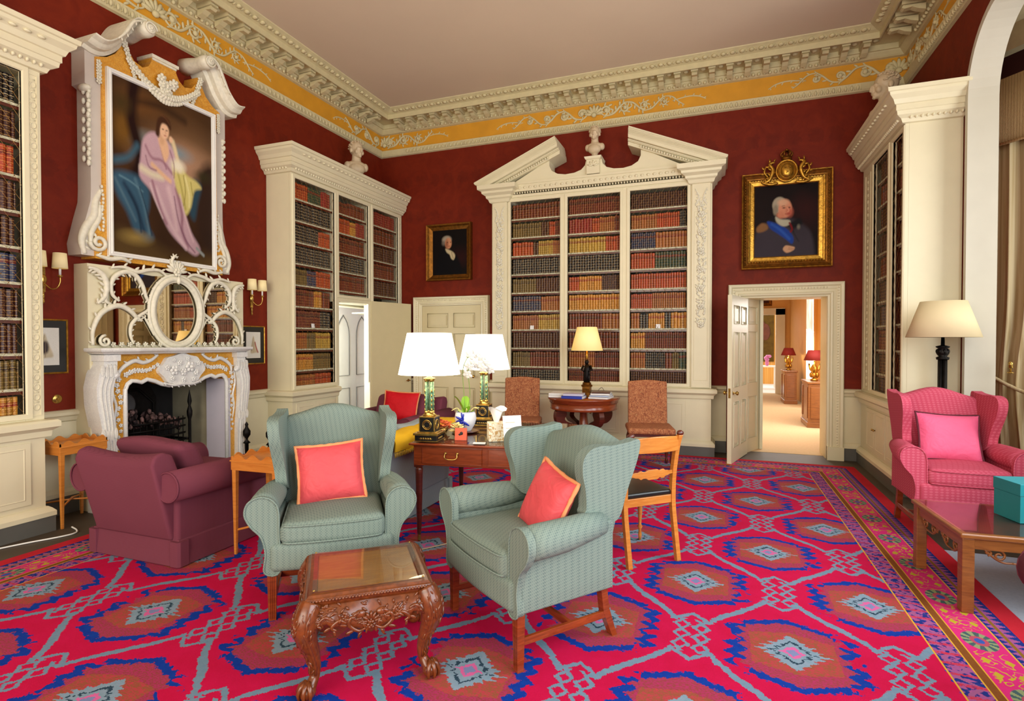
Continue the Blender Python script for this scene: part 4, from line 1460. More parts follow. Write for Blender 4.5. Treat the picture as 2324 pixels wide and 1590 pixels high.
rb2 = [[(.4, 'rb', .7), (.6, 'rb', .8)], [(.45, 'or', .9), (.2, 'gd', .84), (.4, 'rd', .9)], [(1, 'rb', .92)], [(.15, 'tn', .88), (.9, 'bk', .93)], [(1, 'rb', .92)]]
rb3 = [[(1, 'rd', .9)], [(1, 'rb', .92)], [(1, 'db', .94)], [(1, 'rb', .94)], [(1, 'db', .94)], [(.2, 'db', .9), (.25, 'or', .84), (.6, 'db', .9)]]
LC = 'the doorway bookcase'
fill(bcB, (0.06, 0.815, 0.945, 3.545), rb1, 'left bay', LC, 0.395, seed=5)
fill(bcB, (0.905, 1.595, 2.16, 3.545), rb2, 'middle bay', LC, 0.395, seed=6)
fill(bcB, (1.72, 2.42, 2.16, 3.545), rb3, 'right bay', LC, 0.395, seed=7)
rA = [[(1, 'bk', .92)], [(.6, 'bk', .9), (.4, 'db', .9)], [(1, 'or', .9)], [(1, 'db', .93)], [(1, 'db', .93)], [(1, 'bl', .9)], [(.6, 'rd', .9), (.4, 'db', .9)], [(1, 'db', .93)], [(1, 'ol', .92)], [(1, 'gd', .88)]]
fill(bcA, (1.09, 2.015, 0.945, 3.56), rA, 'right bay', 'the leftmost bookcase', 0.375, seed=8, wr=(0.036, 0.055))
fill(bcA, (0.12, 0.99, 0.945, 3.56), rb1, 'left bay', 'the leftmost bookcase', 0.375, seed=18, wr=(0.036, 0.055))
rD = [[(1, 'db', .9)], [(1, 'rb', .92)], [(1, 'db', .94)]]
fill(bcD, (0.48, 1.07, 0.945, 3.545), rD, 'left bay', 'the corner bookcase', 0.46, seed=9)
fill(bcD, (1.22, 1.565, 0.945, 3.545), rD, 'right bay', 'the corner bookcase', 0.46, seed=10)

scored = []
for b in ALLB:
    bc, (x, y, z, w, d, h), c, k, ri, bn, cn, Mw = b
    pa = view_px(Mw @ Vector((x, y, z))); pb = view_px(Mw @ Vector((x + w, y, z + h)))
    ok = 0 < (pa[0] + pb[0]) / 2 < 2324 and (pa[1] + pb[1]) / 2 < 870
    # things that stand in front of the lower shelves
    cxm, cym = (pa[0] + pb[0]) / 2, (pa[1] + pb[1]) / 2
    if bc is bcC and 1290 < cxm < 1368 and 742 < cym < 870: ok = False
    if bc is bcD and cxm > 2050: ok = False
    scored.append((abs(pb[0] - pa[0]) * abs(pb[1] - pa[1]) if ok else 0, b))
scored.sort(key=lambda t: -t[0])
slots = list(BOOKC)
rest_v, rest_f, rest_m, rest_uv = [], [], [], []
for rank, (sc, b) in enumerate(scored):
    bc, (x, y, z, w, d, h), c, k, ri, bn, cn, Mw = b
    if rank < 300:
        o = bpy.data.objects.new('book', BM[c][0])
        COL.objects.link(o)
        o.matrix_world = Mw @ Matrix.Translation((x, y, z)) @ Matrix.Diagonal((w, d, h, 1))
        tag(o, '%s book, %s, %s shelf down, %s of %s' % (BOOKN[c], k, ordw(ri + 1), bn, cn), 'book', 'leather-bound books on the library shelves')
    else:
        vs, fs = BM[c][1], BM[c][2]
        base = len(rest_v)
        T = Mw @ Matrix.Translation((x, y, z)) @ Matrix.Diagonal((w, d, h, 1))
        rest_v += [tuple(T @ Vector(v)) for v in vs]
        for i, f in enumerate(fs):
            rest_f.append(tuple(base + q for q in f))
            rest_m.append(len(slots) if i >= 6 else slots.index(c))
            for q in f: rest_uv += [vs[q][0], vs[q][2]]
me = bpy.data.meshes.new('books')
me.from_pydata(rest_v, [], rest_f)
for c in slots: me.materials.append(BOOKC[c])
me.materials.append(PAGES)
me.polygons.foreach_set('material_index', rest_m)
uv = me.uv_layers.new(name='UVMap'); uv.data.foreach_set('uv', rest_uv)
o = bpy.data.objects.new('books', me); COL.objects.link(o)
tag(o, 'the remaining rows of leather-bound books behind the brass grilles of the bookcases', 'books', kind='stuff')
# shelf labels
for bc, x, sh, lb in ((bcC, 0.62, 2, 'small white shelf label in the left bay of the pedimented bookcase'), (bcC, 2.42, 2, 'small white shelf label in the right bay of the pedimented bookcase'),
                      (bcB, 0.42, 2, 'small white shelf label in the bookcase right of the fireplace')):
    Mw = Matrix.Translation(bc.location) @ Matrix.Rotation(bc.rotation_euler.z, 4, 'Z')
    m = MB().prism([(0.03, 0), (0.033, 0), (0.042, 0.055), (0.039, 0.055)], x - 0.03, x + 0.03, 'x')
    m.box(x - 0.03, x + 0.03, 0.03, 0.05, 0, 0.003)
    o = m.build('shelf_label', M['paper']); o.matrix_world = Mw @ Matrix.Translation((0, 0, SHELVES[sh + 1] + 0.0005))
    tag(o, lb, 'label', 'white shelf labels')
# ------------------------------------------------------------------ painted canvases
def mat_canvas(name):
    t = NT(name)
    a = t.n('ShaderNodeAttribute'); a.attribute_name = 'pigment'
    ns = t.noise(t.coord(), 120, 3)
    t.col(t.mix(ns * 0.18, a.outputs['Color'], (20, 12, 8)))
    t.p(Roughness=0.6, Specular_IOR_Level=0.12)
    return t.mat


M['oil'] = mat_canvas('oil_on_canvas')


def sdist(U, V, poly):
    """signed distance to a closed polygon, negative inside"""
    P = np.array(poly); n = len(P)
    d = np.full(U.shape, 1e9); ins = np.zeros(U.shape, bool)
    for i in range(n):
        x1, y1 = P[i]; x2, y2 = P[(i + 1) % n]
        ex, ey = x2 - x1, y2 - y1
        L = ex * ex + ey * ey + 1e-12
        t = np.clip(((U - x1) * ex + (V - y1) * ey) / L, 0, 1)
        d = np.minimum(d, np.hypot(U - x1 - t * ex, V - y1 - t * ey))
        c = ((y1 > V) != (y2 > V)) & (U < (x2 - x1) * (V - y1) / (y2 - y1 + 1e-12) + x1)
        ins ^= c
    return np.where(ins, -d, d)


def canvas(parent, x0, x1, z0, z1, y, base, shapes, nx=90, name='canvas', seed=1):
    asp = (z1 - z0) / (x1 - x0)
    nz = int(nx * asp)
    u = np.linspace(0, 1, nx + 1); v = np.linspace(0, 1, nz + 1)
    U, V = np.meshgrid(u, v)
    rs = np.random.RandomState(seed)
    blot = np.zeros(U.shape)
    for k in range(26):
        cx, cy, r = rs.rand(), rs.rand(), 0.05 + 0.2 * rs.rand()
        blot += (rs.rand() - 0.5) * np.exp(-((U - cx) ** 2 + (V - cy) ** 2) / r ** 2)
    C = np.zeros(U.shape + (3,))
    b0, b1 = [np.array(lin(q)[:3]) for q in base]
    w = np.clip(0.5 + blot * 0.6, 0, 1)[..., None]
    C[:] = b0 * (1 - w) + b1 * w
    for sh in shapes:
        kind, pts, col, soft = sh[:4]
        if kind == 'e':
            cx, cy, rx, ry = pts[:4]; a = pts[4] if len(pts) > 4 else 0
            dx, dy = U - cx, (V - cy)
            X = dx * math.cos(a) + dy * math.sin(a); Y = -dx * math.sin(a) + dy * math.cos(a)
            d = (np.sqrt((X / rx) ** 2 + (Y / ry) ** 2) - 1) * min(rx, ry)
        elif kind == 'p':
            d = sdist(U, V, [(p[0], p[1]) for p in crom([(a, b, 0) for a, b in pts], 4, True)])
        else:      # brush stroke
            P = [(p[0], p[1]) for p in crom([(a, b, 0) for a, b in pts], 5)]
            d = np.full(U.shape, 1e9)
            for i in range(len(P) - 1):
                (xa, ya), (xb, yb) = P[i], P[i + 1]
                ex, ey = xb - xa, yb - ya
                t = np.clip(((U - xa) * ex + (V - ya) * ey) / (ex * ex + ey * ey + 1e-12), 0, 1)
                d = np.minimum(d, np.hypot(U - xa - t * ex, V - ya - t * ey))
            d = d - (sh[4] if len(sh) > 4 else 0.01)
        al = np.clip(0.5 - d / (2 * soft), 0, 1)[..., None]
        cc = np.array(lin(col)[:3])
        C = C * (1 - al) + cc * al * (1 + 0.25 * (blot[..., None]))
    C = np.clip(C, 0.001, 1)
    vs = [(x0 + (x1 - x0) * a, y, z0 + (z1 - z0) * b) for b in v for a in u]
    N = nx + 1
    fs = [(j * N + i, j * N + i + 1, (j + 1) * N + i + 1, (j + 1) * N + i) for j in range(nz) for i in range(nx)]
    m = MB(); m.add(vs, fs, 0, False)
    m.box(x0, x1, y + 0.001, y + 0.02, z0, z1)
    o = m.build(name, M['oil'], parent)
    at = o.data.color_attributes.new('pigment', 'FLOAT_COLOR', 'POINT')
    arr = np.ones((len(o.data.vertices), 4)); arr[:, :3] = 0.01
    arr[:len(vs), :3] = C.reshape(-1, 3)
    at.data.foreach_set('color', arr.ravel())
    return o


# ------------------------------------------------------------------ chimney breast, fireplace
SC = 3.97
m = MB()
T = Matrix.Translation((XL, SC, 0)) @ Matrix.Rotation(PI / 2, 4, 'Z')
m.box(-0.78, -0.585, -0.18, 0, 0, 2.19, T=T).box(0.585, 0.90, -0.18, 0, 0, 2.19, T=T).box(-0.585, 0.585, -0.18, 0, 1.2, 2.19, T=T)
m.box(-0.785, -0.64, -0.205, -0.18, 0, 1.385, T=T).box(0.76, 0.905, -0.2, -0.18, 0, 1.385, T=T)
for x in (-0.76, -0.72, -0.68): m.tube([(x, -0.205, 0.1), (x, -0.205, 1.38)], 0.009, 6, T=T)
struct('wall_chimney_breast', m, M['cream'], 'cream chimney breast')
m = MB()
m.box(-0.585, 0.585, 0.55, 0.6, 0, 1.3, T=T).box(-0.62, -0.585, -0.17, 0.6, 0, 1.3, T=T).box(-0.62, 0.62, 0.0, 0.6, 1.19, 1.3, T=T)
struct('wall_firebox', m, M['soot'])
m = MB().box(0.57, 0.60, -0.02, 0.56, 0, 1.19, T=T)
struct('wall_firebox_cheek', m, M['firestone'])
m = MB().box(0.536, 0.60, -0.302, -0.02, 0, 1.10, T=T)
struct('trim_15', m, paint('lilac_slip', (206, 200, 214), 0.5, 0.02), 'pale slip inside the fireplace opening')

fp = root('fireplace', 'white and ochre marble rococo fireplace with carved tablet and mantel shelf', 'fireplace', (XL, SC, 0), PI / 2)
op = [(-0.55, 0.0), (-0.55, 1.06), (-0.53, 1.11), (-0.49, 1.14), (-0.44, 1.135), (-0.40, 1.12), (-0.345, 1.145), (-0.27, 1.125), (-0.2, 1.09), (-0.12, 1.07), (-0.06, 1.085), (0, 1.07),
      (0.06, 1.085), (0.12, 1.07), (0.2, 1.09), (0.27, 1.125), (0.345, 1.145), (0.40, 1.12), (0.44, 1.135), (0.49, 1.14), (0.53, 1.11), (0.55, 1.06), (0.55, 0.0)]
m = MB()
for i in range(len(op) - 1):      # slab round the opening, built as strips up to the shelf
    a, b = op[i], op[i + 1]
    if abs(a[0] - b[0]) < 1e-6: continue
    m.prism([a, b, (b[0], 1.39), (a[0], 1.39)], -0.30, -0.18, 'y')
m.box(-0.68, -0.55, -0.30, -0.18, 0, 1.39).box(0.55, 0.68, -0.30, -0.18, 0, 1.39)
m.build('marble_slab', M['sienna'], fp)
m = MB()
m.tube([(x, -0.305, z) for x, z in op], 0.02, 8)
m.tube([(x * 1.02, -0.312, z + 0.012) for x, z in op[1:-1]], 0.009, 6)
m.build('opening_moulding', M['marble'], fp)
m = MB()
sh = [(0.0, 1.385), (0.03, 1.39), (0.05, 1.405), (0.06, 1.41), (0.075, 1.415), (0.08, 1.43), (0.075, 1.445), (0, 1.445)]
m.sweep(sh, [(0.74, -0.18), (0.74, -0.34), (0.5, -0.37), (0.2, -0.345), (0, -0.36), (-0.2, -0.345), (-0.5, -0.37), (-0.74, -0.34), (-0.74, -0.18)])
m.box(-0.74, 0.74, -0.345, -0.18, 1.385, 1.445)
m.build('mantel_shelf', M['marble'], fp)
for s in (-1, 1):
    m = MB()
    pl = [(0.645, 1.385), (0.755, 1.385), (0.765, 1.30), (0.80, 1.22), (0.825, 1.10), (0.82, 0.95), (0.79, 0.78), (0.76, 0.6), (0.745, 0.35), (0.76, 0.22), (0.78, 0.14), (0.65, 0.14), (0.655, 0.6), (0.675, 0.8), (0.69, 0.95), (0.68, 1.1), (0.65, 1.22)]
    m.prism([(s * a, z) for a, z in pl], -0.355, -0.18, 'y')
    m.box(*(sorted((s * 0.63, s * 0.80))), -0.38, -0.18, 0, 0.14)
    m.box(*(sorted((s * 0.63, s * 0.775))), -0.375, -0.18, 1.33, 1.385)
    for k in range(3):
        q = 0.25 + 0.25 * k
        P = [(0.65 + (0.755 - 0.65) * q, 1.3), (0.65 + (0.80 - 0.65) * q, 1.2), (0.69 + (0.825 - 0.69) * q, 1.05), (0.675 + (0.79 - 0.675) * q, 0.8), (0.655 + (0.745 - 0.655) * q, 0.4), (0.65 + (0.77 - 0.65) * q, 0.16)]
        m.tube([(s * p.x, -0.358, p.y) for p in crom([(a, b, 0) for a, b in P], 4)], 0.008, 6)
    for zz in (1.28, 0.72):
        for k in range(4):
            R = Matrix.Rotation(0, 3, 'Y')
            m.ell((s * (0.67 + 0.035 * k), -0.36, zz - 0.03 - (0.015 if k in (1, 2) else 0)), (0.02, 0.014, 0.05), nu=6, nv=5)
    m.ell((s * 0.655, -0.34, 1.205), (0.035, 0.03, 0.035), nu=10, nv=7)
    o = m.build('jamb', M['marble'], fp, 0.006)
    g = MB()
    rn = random.Random(5)
    for i in range(13):
        z = 1.16 - i * 0.052
        flower(g, s * (0.607 + 0.018 * math.sin(i * 1.3)), -0.305, z, 0.026 - 0.0008 * i, n=5, ph=i)
    for i in range(9):
        q = i / 8
        flower(g, s * (0.54 - 0.3 * q), -0.305, 1.20 + 0.07 * q + 0.015 * math.sin(q * 7), 0.028 - 0.006 * q, n=5, ph=i * 0.7)
    rococo(g, [(s * 0.24, 1.375), (s * 0.30, 1.33), (s * 0.38, 1.305), (s * 0.46, 1.325), (s * 0.54, 1.29), (s * 0.60, 1.235), (s * 0.61, 1.18)], 0.022, -0.31, 0.03, 6, side=s)
    rococo(g, [(s * 0.645, 1.2), (s * 0.66, 1.05), (s * 0.63, 0.92), (s * 0.645, 0.8), (s * 0.625, 0.66)], 0.012, -0.305, 0.02, 5, side=-s)
    g.build('flower_garland', M['marble'], fp)
m = MB()
m.prism([(0.24 * math.cos(a) * (1 + 0.06 * math.cos(6 * a)), 1.225 + 0.155 * math.sin(a) * (1 + 0.05 * math.cos(8 * a))) for a in [k * PI / 20 for k in range(40)]], -0.345, -0.29, 'y')
rn = random.Random(8)
for i, (x, z, rr) in enumerate([(-0.1, 1.22, 0.05), (0.07, 1.25, 0.055), (0.0, 1.2, 0.04), (0.14, 1.19, 0.035), (-0.17, 1.25, 0.03), (0.17, 1.28, 0.028), (-0.04, 1.29, 0.03), (0.0, 1.12, 0.03), (-0.12, 1.14, 0.028), (0.11, 1.12, 0.028), (0.05, 1.33, 0.026), (-0.1, 1.32, 0.024)]):
    flower(m, x, -0.35, z, rr, n=6, ph=i)
rococo(m, [(-0.2, 1.1), (-0.1, 1.075), (0, 1.085), (0.1, 1.075), (0.2, 1.1)], 0.018, -0.34, 0.025, 3, side=-1)
m.build('tablet', M['marble'], fp)

# grate with coals and andirons
gr = root('fire_grate', 'black iron fire grate filled with coals inside the fireplace', 'grate', (XL, SC, 0), PI / 2)
gr.scale = (1, 1, 1.5)
m = MB()
m.prism([(-0.3, 0.0), (-0.3, 0.60), (-0.24, 0.67), (-0.12, 0.71), (0.0, 0.73), (0.12, 0.71), (0.24, 0.67), (0.3, 0.60), (0.3, 0.0)], 0.45, 0.5, 'y')
m.tube([(-0.26, 0.445, 0.2), (-0.26, 0.445, 0.56), (-0.1, 0.445, 0.66), (0.1, 0.445, 0.66), (0.26, 0.445, 0.56), (0.26, 0.445, 0.2)], 0.012, 6)
m.build('fireback', M['iron'], gr)
m = MB().lathe([(0.0, 0.02), (0.10, 0.015), (0.13, 0.0), (0.135, -0.01)], seg=24, T=Matrix.Translation((-0.08, 0.42, 0.56)) @ Matrix.Diagonal((1, 1, 0.667, 1)) @ Matrix.Rotation(PI / 2, 4, 'X'))
m.build('fireback_roundel', paint('ash_grey_iron', (110, 104, 104), 0.6, 0.3), gr)
m = MB()
for k in range(4):
    z = 0.30 + 0.05 * k
    m.tube([(-0.33, 0.05, z), (-0.15, -0.0, z), (0.15, -0.0, z), (0.33, 0.05, z)], 0.008, 5)
for i in range(11):
    x = -0.3 + 0.06 * i
    m.tube([(x, 0.0 + 0.05 * abs(x) / 0.33, 0.28), (x, 0.0 + 0.05 * abs(x) / 0.33, 0.47)], 0.005, 4)
m.build('basket', M['iron'], gr)
for s in (-1, 1):
    m = MB()
    m.lathe([(0.03, 0), (0.03, 0.03), (0.015, 0.05), (0.015, 0.44), (0.026, 0.47), (0.028, 0.5), (0.012, 0.54), (0.022, 0.57), (0.014, 0.61), (0.0, 0.66)], (s * 0.36, 0.02, 0), 10)
    m.tube([(s * 0.36, 0.02, 0.3), (s * 0.34, 0.4, 0.3)], 0.01, 5)
    m.build('andiron', M['iron'], gr)
m = MB()
rn = random.Random(4)
for i in range(90):
    x, y = rn.uniform(-0.3, 0.3), rn.uniform(0.04, 0.4)
    z = 0.38 + 0.14 * (1 - (x / 0.35) ** 2) * (0.5 + y) + rn.uniform(-0.03, 0.03)
    R = Matrix.Rotation(rn.uniform(0, 3), 3, (rn.random(), rn.random(), rn.random() + 0.01))
    m.ell((x, y, z), (rn.uniform(0.025, 0.045), rn.uniform(0.02, 0.03), rn.uniform(0.014, 0.022)), R=R, nu=5, nv=3)
t = NT('coal_and_ash'); f = t.noise(t.coord(), 14, 3); t.col(t.mix(t.ramp01(f, 0.42, 0.62), (40, 24, 22), (150, 112, 104))); t.p(Roughness=0.8)
o = m.build('coals', t.mat, gr); o['kind'] = 'stuff'
fd = root('fender', 'low black iron fender with urn finials on the hearth', 'fender', (XL, SC, 0), PI / 2)
m = MB()
m.box(-0.72, 0.72, -0.77, -0.75, 0.0, 0.16).box(-0.72, -0.70, -0.75, -0.4, 0, 0.16).box(0.70, 0.72, -0.75, -0.4, 0, 0.16)
m.box(-0.735, 0.735, -0.785, -0.735, 0.16, 0.175)
m.build('fender_rail', M['iron'], fd)
for x, y in ((-0.71, -0.75), (0.71, -0.75), (0.71, -0.42)):
    MB().lathe([(0.022, 0), (0.026, 0.05), (0.018, 0.17), (0.02, 0.36), (0.04, 0.37), (0.014, 0.40), (0.014, 0.42), (0.04, 0.46), (0.042, 0.50), (0.018, 0.54), (0.014, 0.56), (0.02, 0.575), (0, 0.61)], (x, y, 0), 12).build('finial', M['iron'], fd)

# ------------------------------------------------------------------ overmantel mirror
om = root('overmantel_mirror', 'white carved rococo overmantel mirror with a central oval above the mantel shelf', 'mirror', (XL, SC, 1.445), PI / 2)
Z0 = 1.445
mo = [(-0.74, 1.47), (-0.74, 1.62), (-0.66, 1.78), (-0.60, 1.86), (-0.60, 2.02), (-0.52, 2.12), (-0.40, 2.15), (-0.2, 2.14), (0.045, 2.16), (0.29, 2.14), (0.49, 2.15), (0.61, 2.12), (0.69, 2.02), (0.69, 1.86), (0.75, 1.78), (0.82, 1.62), (0.82, 1.47)]
MB().prism([(a, b - Z0) for a, b in mo], -0.195, -0.185, 'y').build('mirror_glass', M['mirror'], om)
cx = 0.045


def mir(pts, s): return [(cx + s * (p[0] - cx), p[1] - Z0) for p in pts]


m = MB()
for rr, dr in ((0.03, 0), (0.016, 0.038), (0.012, -0.028)):
    m.tube([(cx + (0.262 + dr) * math.cos(a), -0.215, 1.80 - Z0 + (0.335 + dr) * math.sin(a)) for a in [k * PI / 24 for k in range(48)]], rr, 6, closed=True)
for k in range(30):
    a = k * PI / 15
    R = Matrix.Rotation(-a - 0.6, 3, 'Y')
    m.ell((cx + 0.30 * math.cos(a), -0.215, 1.80 - Z0 + 0.37 * math.sin(a)), (0.026, 0.012, 0.011), R=R, nu=6, nv=4)
m.build('oval_frame', M['orn'], om)
for s in (1, -1):
    m = MB()
    m = MB(); rococo(m, mir([(-0.53, 1.875), (-0.59, 1.93), (-0.60, 2.03), (-0.55, 2.11), (-0.46, 2.15), (-0.37, 2.12), (-0.31, 2.03), (-0.28, 1.94), (-0.24, 1.86)], s), 0.024, -0.21, 0.035, 4, side=-s); m.build('carved_scroll', M['orn'], om)
    m = MB(); rococo(m, mir([(-0.76, 1.47), (-0.76, 1.60), (-0.70, 1.74), (-0.61, 1.81), (-0.52, 1.83), (-0.43, 1.79), (-0.37, 1.73), (-0.32, 1.70)], s), 0.026, -0.21, 0.04, 4, side=s); m.build('carved_scroll', M['orn'], om)
    m = MB(); rococo(m, mir([(-0.40, 1.48), (-0.43, 1.56), (-0.42, 1.66), (-0.35, 1.74), (-0.28, 1.79), (-0.23, 1.84)], s), 0.018, -0.21, 0.03, 3, side=-s); m.build('carved_scroll', M['orn'], om)
    m = MB(); rococo(m, mir([(-0.20, 1.56), (-0.25, 1.66), (-0.30, 1.74)], s), 0.012, -0.21, 0.028, 2, side=-s); m.build('carved_scroll', M['orn'], om)
    m = MB(); rococo(m, mir([(-0.72, 1.84), (-0.66, 1.90), (-0.64, 2.0), (-0.665, 2.09), (-0.73, 2.14), (-0.79, 2.15)], s), 0.026, -0.21, 0.045, 3, side=s); m.build('carved_scroll', M['orn'], om)
    m = MB(); rococo(m, mir([(-0.60, 1.84), (-0.65, 1.87), (-0.63, 1.93)], s), 0.016, -0.21, 0.03, 3); m.build('carved_scroll', M['orn'], om)
    m = MB(); rococo(m, mir([(-0.60, 2.17), (-0.48, 2.19), (-0.36, 2.16), (-0.26, 2.19), (-0.14, 2.20), (-0.06, 2.15)], s), 0.02, -0.21, 0.045, 4, side=s); m.build('carved_scroll', M['orn'], om)
    m = MB()
    sp = spiral(cx + s * (-0.66 - cx), 1.505 - Z0, 0.055, 0.012, PI / 2, PI / 2 + s * 2 * PI * 1.3, 16)
    m.tube([(p[0], -0.22, p[1]) for p in sp], 0.013, 6)
    for i in range(9):
        flower(m, cx + s * (0.1 + 0.075 * i), -0.2, 1.475 - Z0, 0.026, n=5, ph=i)
    m.build('flower_row', M['orn'], om)
m = MB()
for i in range(9):
    a = PI * (i + 0.5) / 9
    R = Matrix.Rotation(-a, 3, 'Y')
    m.ell((0.03 + 0.07 * math.cos(a), -0.23, 2.20 - Z0 + 0.07 * math.sin(a)), (0.055, 0.02, 0.016), R=R, nu=7, nv=5)
rococo(m, [(-0.01, 2.26 - Z0), (-0.03, 2.31 - Z0), (0.0, 2.36 - Z0), (0.03, 2.345 - Z0)], 0.016, -0.24, 0.02, 2)
flower(m, 0.03, -0.235, 2.20 - Z0, 0.045)
m.ell((0.045, -0.235, 2.12 - Z0), (0.02, 0.02, 0.04))
m.build('shell_crest', M['orn'], om)

# ------------------------------------------------------------------ large painting in its architectural frame
pf = root('framed_painting', 'large painting of a seated woman in lilac, in a carved ochre and white frame', 'painting', (XL + 0.002, SC, 2.2), PI / 2)
ZP = 2.2; cp_ = -0.055


def sym(half, c=cp_): return [(c + x, z - ZP) for x, z in half] + [(c - x, z - ZP) for x, z in reversed(half)]


left = [(-0.665, 2.24), (-0.67, 2.52), (-0.625, 2.66), (-0.60, 2.80), (-0.595, 3.83), (-0.645, 3.84), (-0.645, 4.02), (-0.55, 4.06), (-0.47, 4.13), (-0.40, 4.26), (-0.37, 4.29), (-0.355, 4.22), (-0.30, 4.145), (-0.22, 4.12), (-0.16, 4.16), (-0.13, 4.22), (-0.125, 4.27)]
MB().prism(sym(left), -0.19, -0.0, 'y').build('marble_ground', M['sienna'], pf)
outer = [(-0.77, 2.26), (-0.78, 2.36), (-0.73, 2.58), (-0.69, 2.74), (-0.685, 2.85), (-0.685, 3.74), (-0.725, 3.76), (-0.725, 4.08), (-0.62, 4.06)]
for s in (1, -1):
    m = MB()
    P = [(cp_ + s * x, z - ZP) for x, z in outer] + [(cp_ + s * (-0.55), 4.0 - ZP), (cp_ - s * 0.55, 2.26 - ZP)][:1] + [(cp_ + s * (-0.55), 2.26 - ZP)]
    m.prism(P, -0.175, -0.0, 'y')
    m.build('side_casing', paint('grey_white_paint', (206, 196, 184), 0.5, 0.04), pf, 0.004)
    m = MB()
    top = [(0.79, 4.15), (0.71, 4.135), (0.65, 4.165), (0.58, 4.24), (0.53, 4.33), (0.48, 4.42), (0.42, 4.485), (0.34, 4.505)]
    pth = [(-p.x, p.y - ZP) for p in crom([(a, b, 0) for a, b in top], 4)]
    pr = [(-0.10, 0.0), (-0.10, 0.19), (-0.07, 0.21), (-0.065, 0.26), (-0.05, 0.28), (-0.03, 0.30), (-0.01, 0.345), (0, 0.35), (0, 0)]
    if s < 0:
        pth = [(-x, z) for x, z in reversed(pth)]
    m.sweep(pr, pth, plane='y', smooth=False)
    m.lathe([(0.0, 0.385), (0.03, 0.38), (0.05, 0.36), (0.066, 0.345), (0.07, 0.30), (0.064, 0.25), (0.06, 0.2), (0.075, 0.1), (0.085, 0.0)], seg=18, T=Matrix.Translation((-s * 0.32, 0, 4.43 - ZP)) @ Matrix.Rotation(PI / 2, 4, 'X'))
    m.tube([(p[0], -0.375, p[1]) for p in spiral(-s * 0.32, 4.43 - ZP, 0.06, 0.01, 0, s * 4 * PI, 28)], 0.009, 5)
    flower(m, -s * 0.32, -0.375, 4.43 - ZP, 0.03, n=8)
    rococo(m, [(-s * 0.38, 4.47 - ZP), (-s * 0.46, 4.42 - ZP), (-s * 0.53, 4.29 - ZP), (-s * 0.60, 4.2 - ZP)], 0.012, -0.345, 0.03, 3, side=s)
    m.build('scroll_pediment', M['orn'], pf)
    m = MB()
    # flower drops and lower consoles
    rn = random.Random(2)
    for i in range(7):
        flower(m, cp_ + s * (-0.62), -0.195, 3.98 - i * 0.028 - ZP, 0.026, n=5, ph=i)
    for i in range(9):
        flower(m, cp_ - s * (0.40 - 0.012 * i) , -0.2, 4.27 - i * 0.035 - ZP, 0.034 - 0.0015 * i, n=5, ph=i)
    z = 3.70
    i = 0
    while z > 3.05:
        m.ell((cp_ - s * 0.705, -0.12 - 0.06 * (i % 2), z - ZP), (0.016, 0.022, 0.03), nu=6, nv=4)
        m.ell((cp_ - s * 0.69, -0.17, z - ZP), (0.018, 0.018, 0.022), nu=6, nv=4)
        z -= 0.042; i += 1
    m.ell((cp_ - s * 0.70, -0.13, 3.73 - ZP), (0.04, 0.07, 0.035))
    rococo(m, [(cp_ - s * 0.60, 2.86 - ZP), (cp_ - s * 0.65, 2.74 - ZP), (cp_ - s * 0.66, 2.62 - ZP), (cp_ - s * 0.73, 2.50 - ZP), (cp_ - s * 0.765, 2.38 - ZP), (cp_ - s * 0.74, 2.27 - ZP)], 0.036, -0.17, 0.06, 3, side=s)
    rococo(m, [(cp_ - s * 0.62, 2.72 - ZP), (cp_ - s * 0.63, 2.6 - ZP), (cp_ - s * 0.69, 2.47 - ZP), (cp_ - s * 0.70, 2.36 - ZP)], 0.024, -0.185, 0.05, 3, side=s)
    sp = spiral(cp_ - s * 0.64, 2.38 - ZP, 0.075, 0.015, PI, PI + s * 2 * PI * 1.4, 20)
    m.tube([(p[0], -0.2, p[1]) for p in sp], 0.018, 6)
    rococo(m, [(cp_ - s * 0.66, 2.27 - ZP), (cp_ - s * 0.55, 2.25 - ZP), (cp_ - s * 0.44, 2.27 - ZP), (cp_ - s * 0.36, 2.24 - ZP)], 0.022, -0.2, 0.045, 3, side=s)
    for i in range(12):
        m.ell((cp_ - s * (0.60 - 0.006 * math.sin(i)), -0.195, 2.5 + i * 0.035 - ZP), (0.013, 0.012, 0.016), nu=5, nv=4)
    m.build('side_carving', M['orn'], pf)
m = MB()
N_ = 26
for i in range(N_ + 1):
    q = i / N_
    x = cp_ - 0.36 + 0.72 * q
    z = 4.12 - 0.21 * math.sin(PI * q) + 0.0
    flower(m, x, -0.21, z - ZP, 0.034 + 0.03 * math.sin(PI * q) ** 3, n=6, ph=i)
for i in range(14):
    rn = random.Random(i)
    flower(m, cp_ + rn.uniform(-0.09, 0.09), -0.225, 3.99 + rn.uniform(-0.09, 0.11) - ZP, 0.045, n=5, ph=i)
m.build('fruit_swag', M['orn'], pf)
m = MB()
m.box(cp_ - 0.14, cp_ + 0.14, -0.215, 0, 4.26 - ZP, 4.29 - ZP).box(cp_ - 0.125, cp_ + 0.125, -0.2, 0, 4.24 - ZP, 4.26 - ZP)
m.build('key_block', M['orn'], pf)
x0, x1, z0, z1 = -0.575, 0.465, 2.325 - ZP, 3.925 - ZP
m = MB()
frame_mould(m, x0, x1, z0, z1, [(0, 0.185), (0, 0.205), (0.006, 0.225), (0.02, 0.23), (0.03, 0.222), (0.04, 0.228), (0.045, 0.22), (0.045, 0.17)])
m.build('inner_border', M['white'], pf)
lil = (196, 160, 168); dlil = (150, 104, 118); yl = (206, 192, 116); skin = (226, 180, 142)
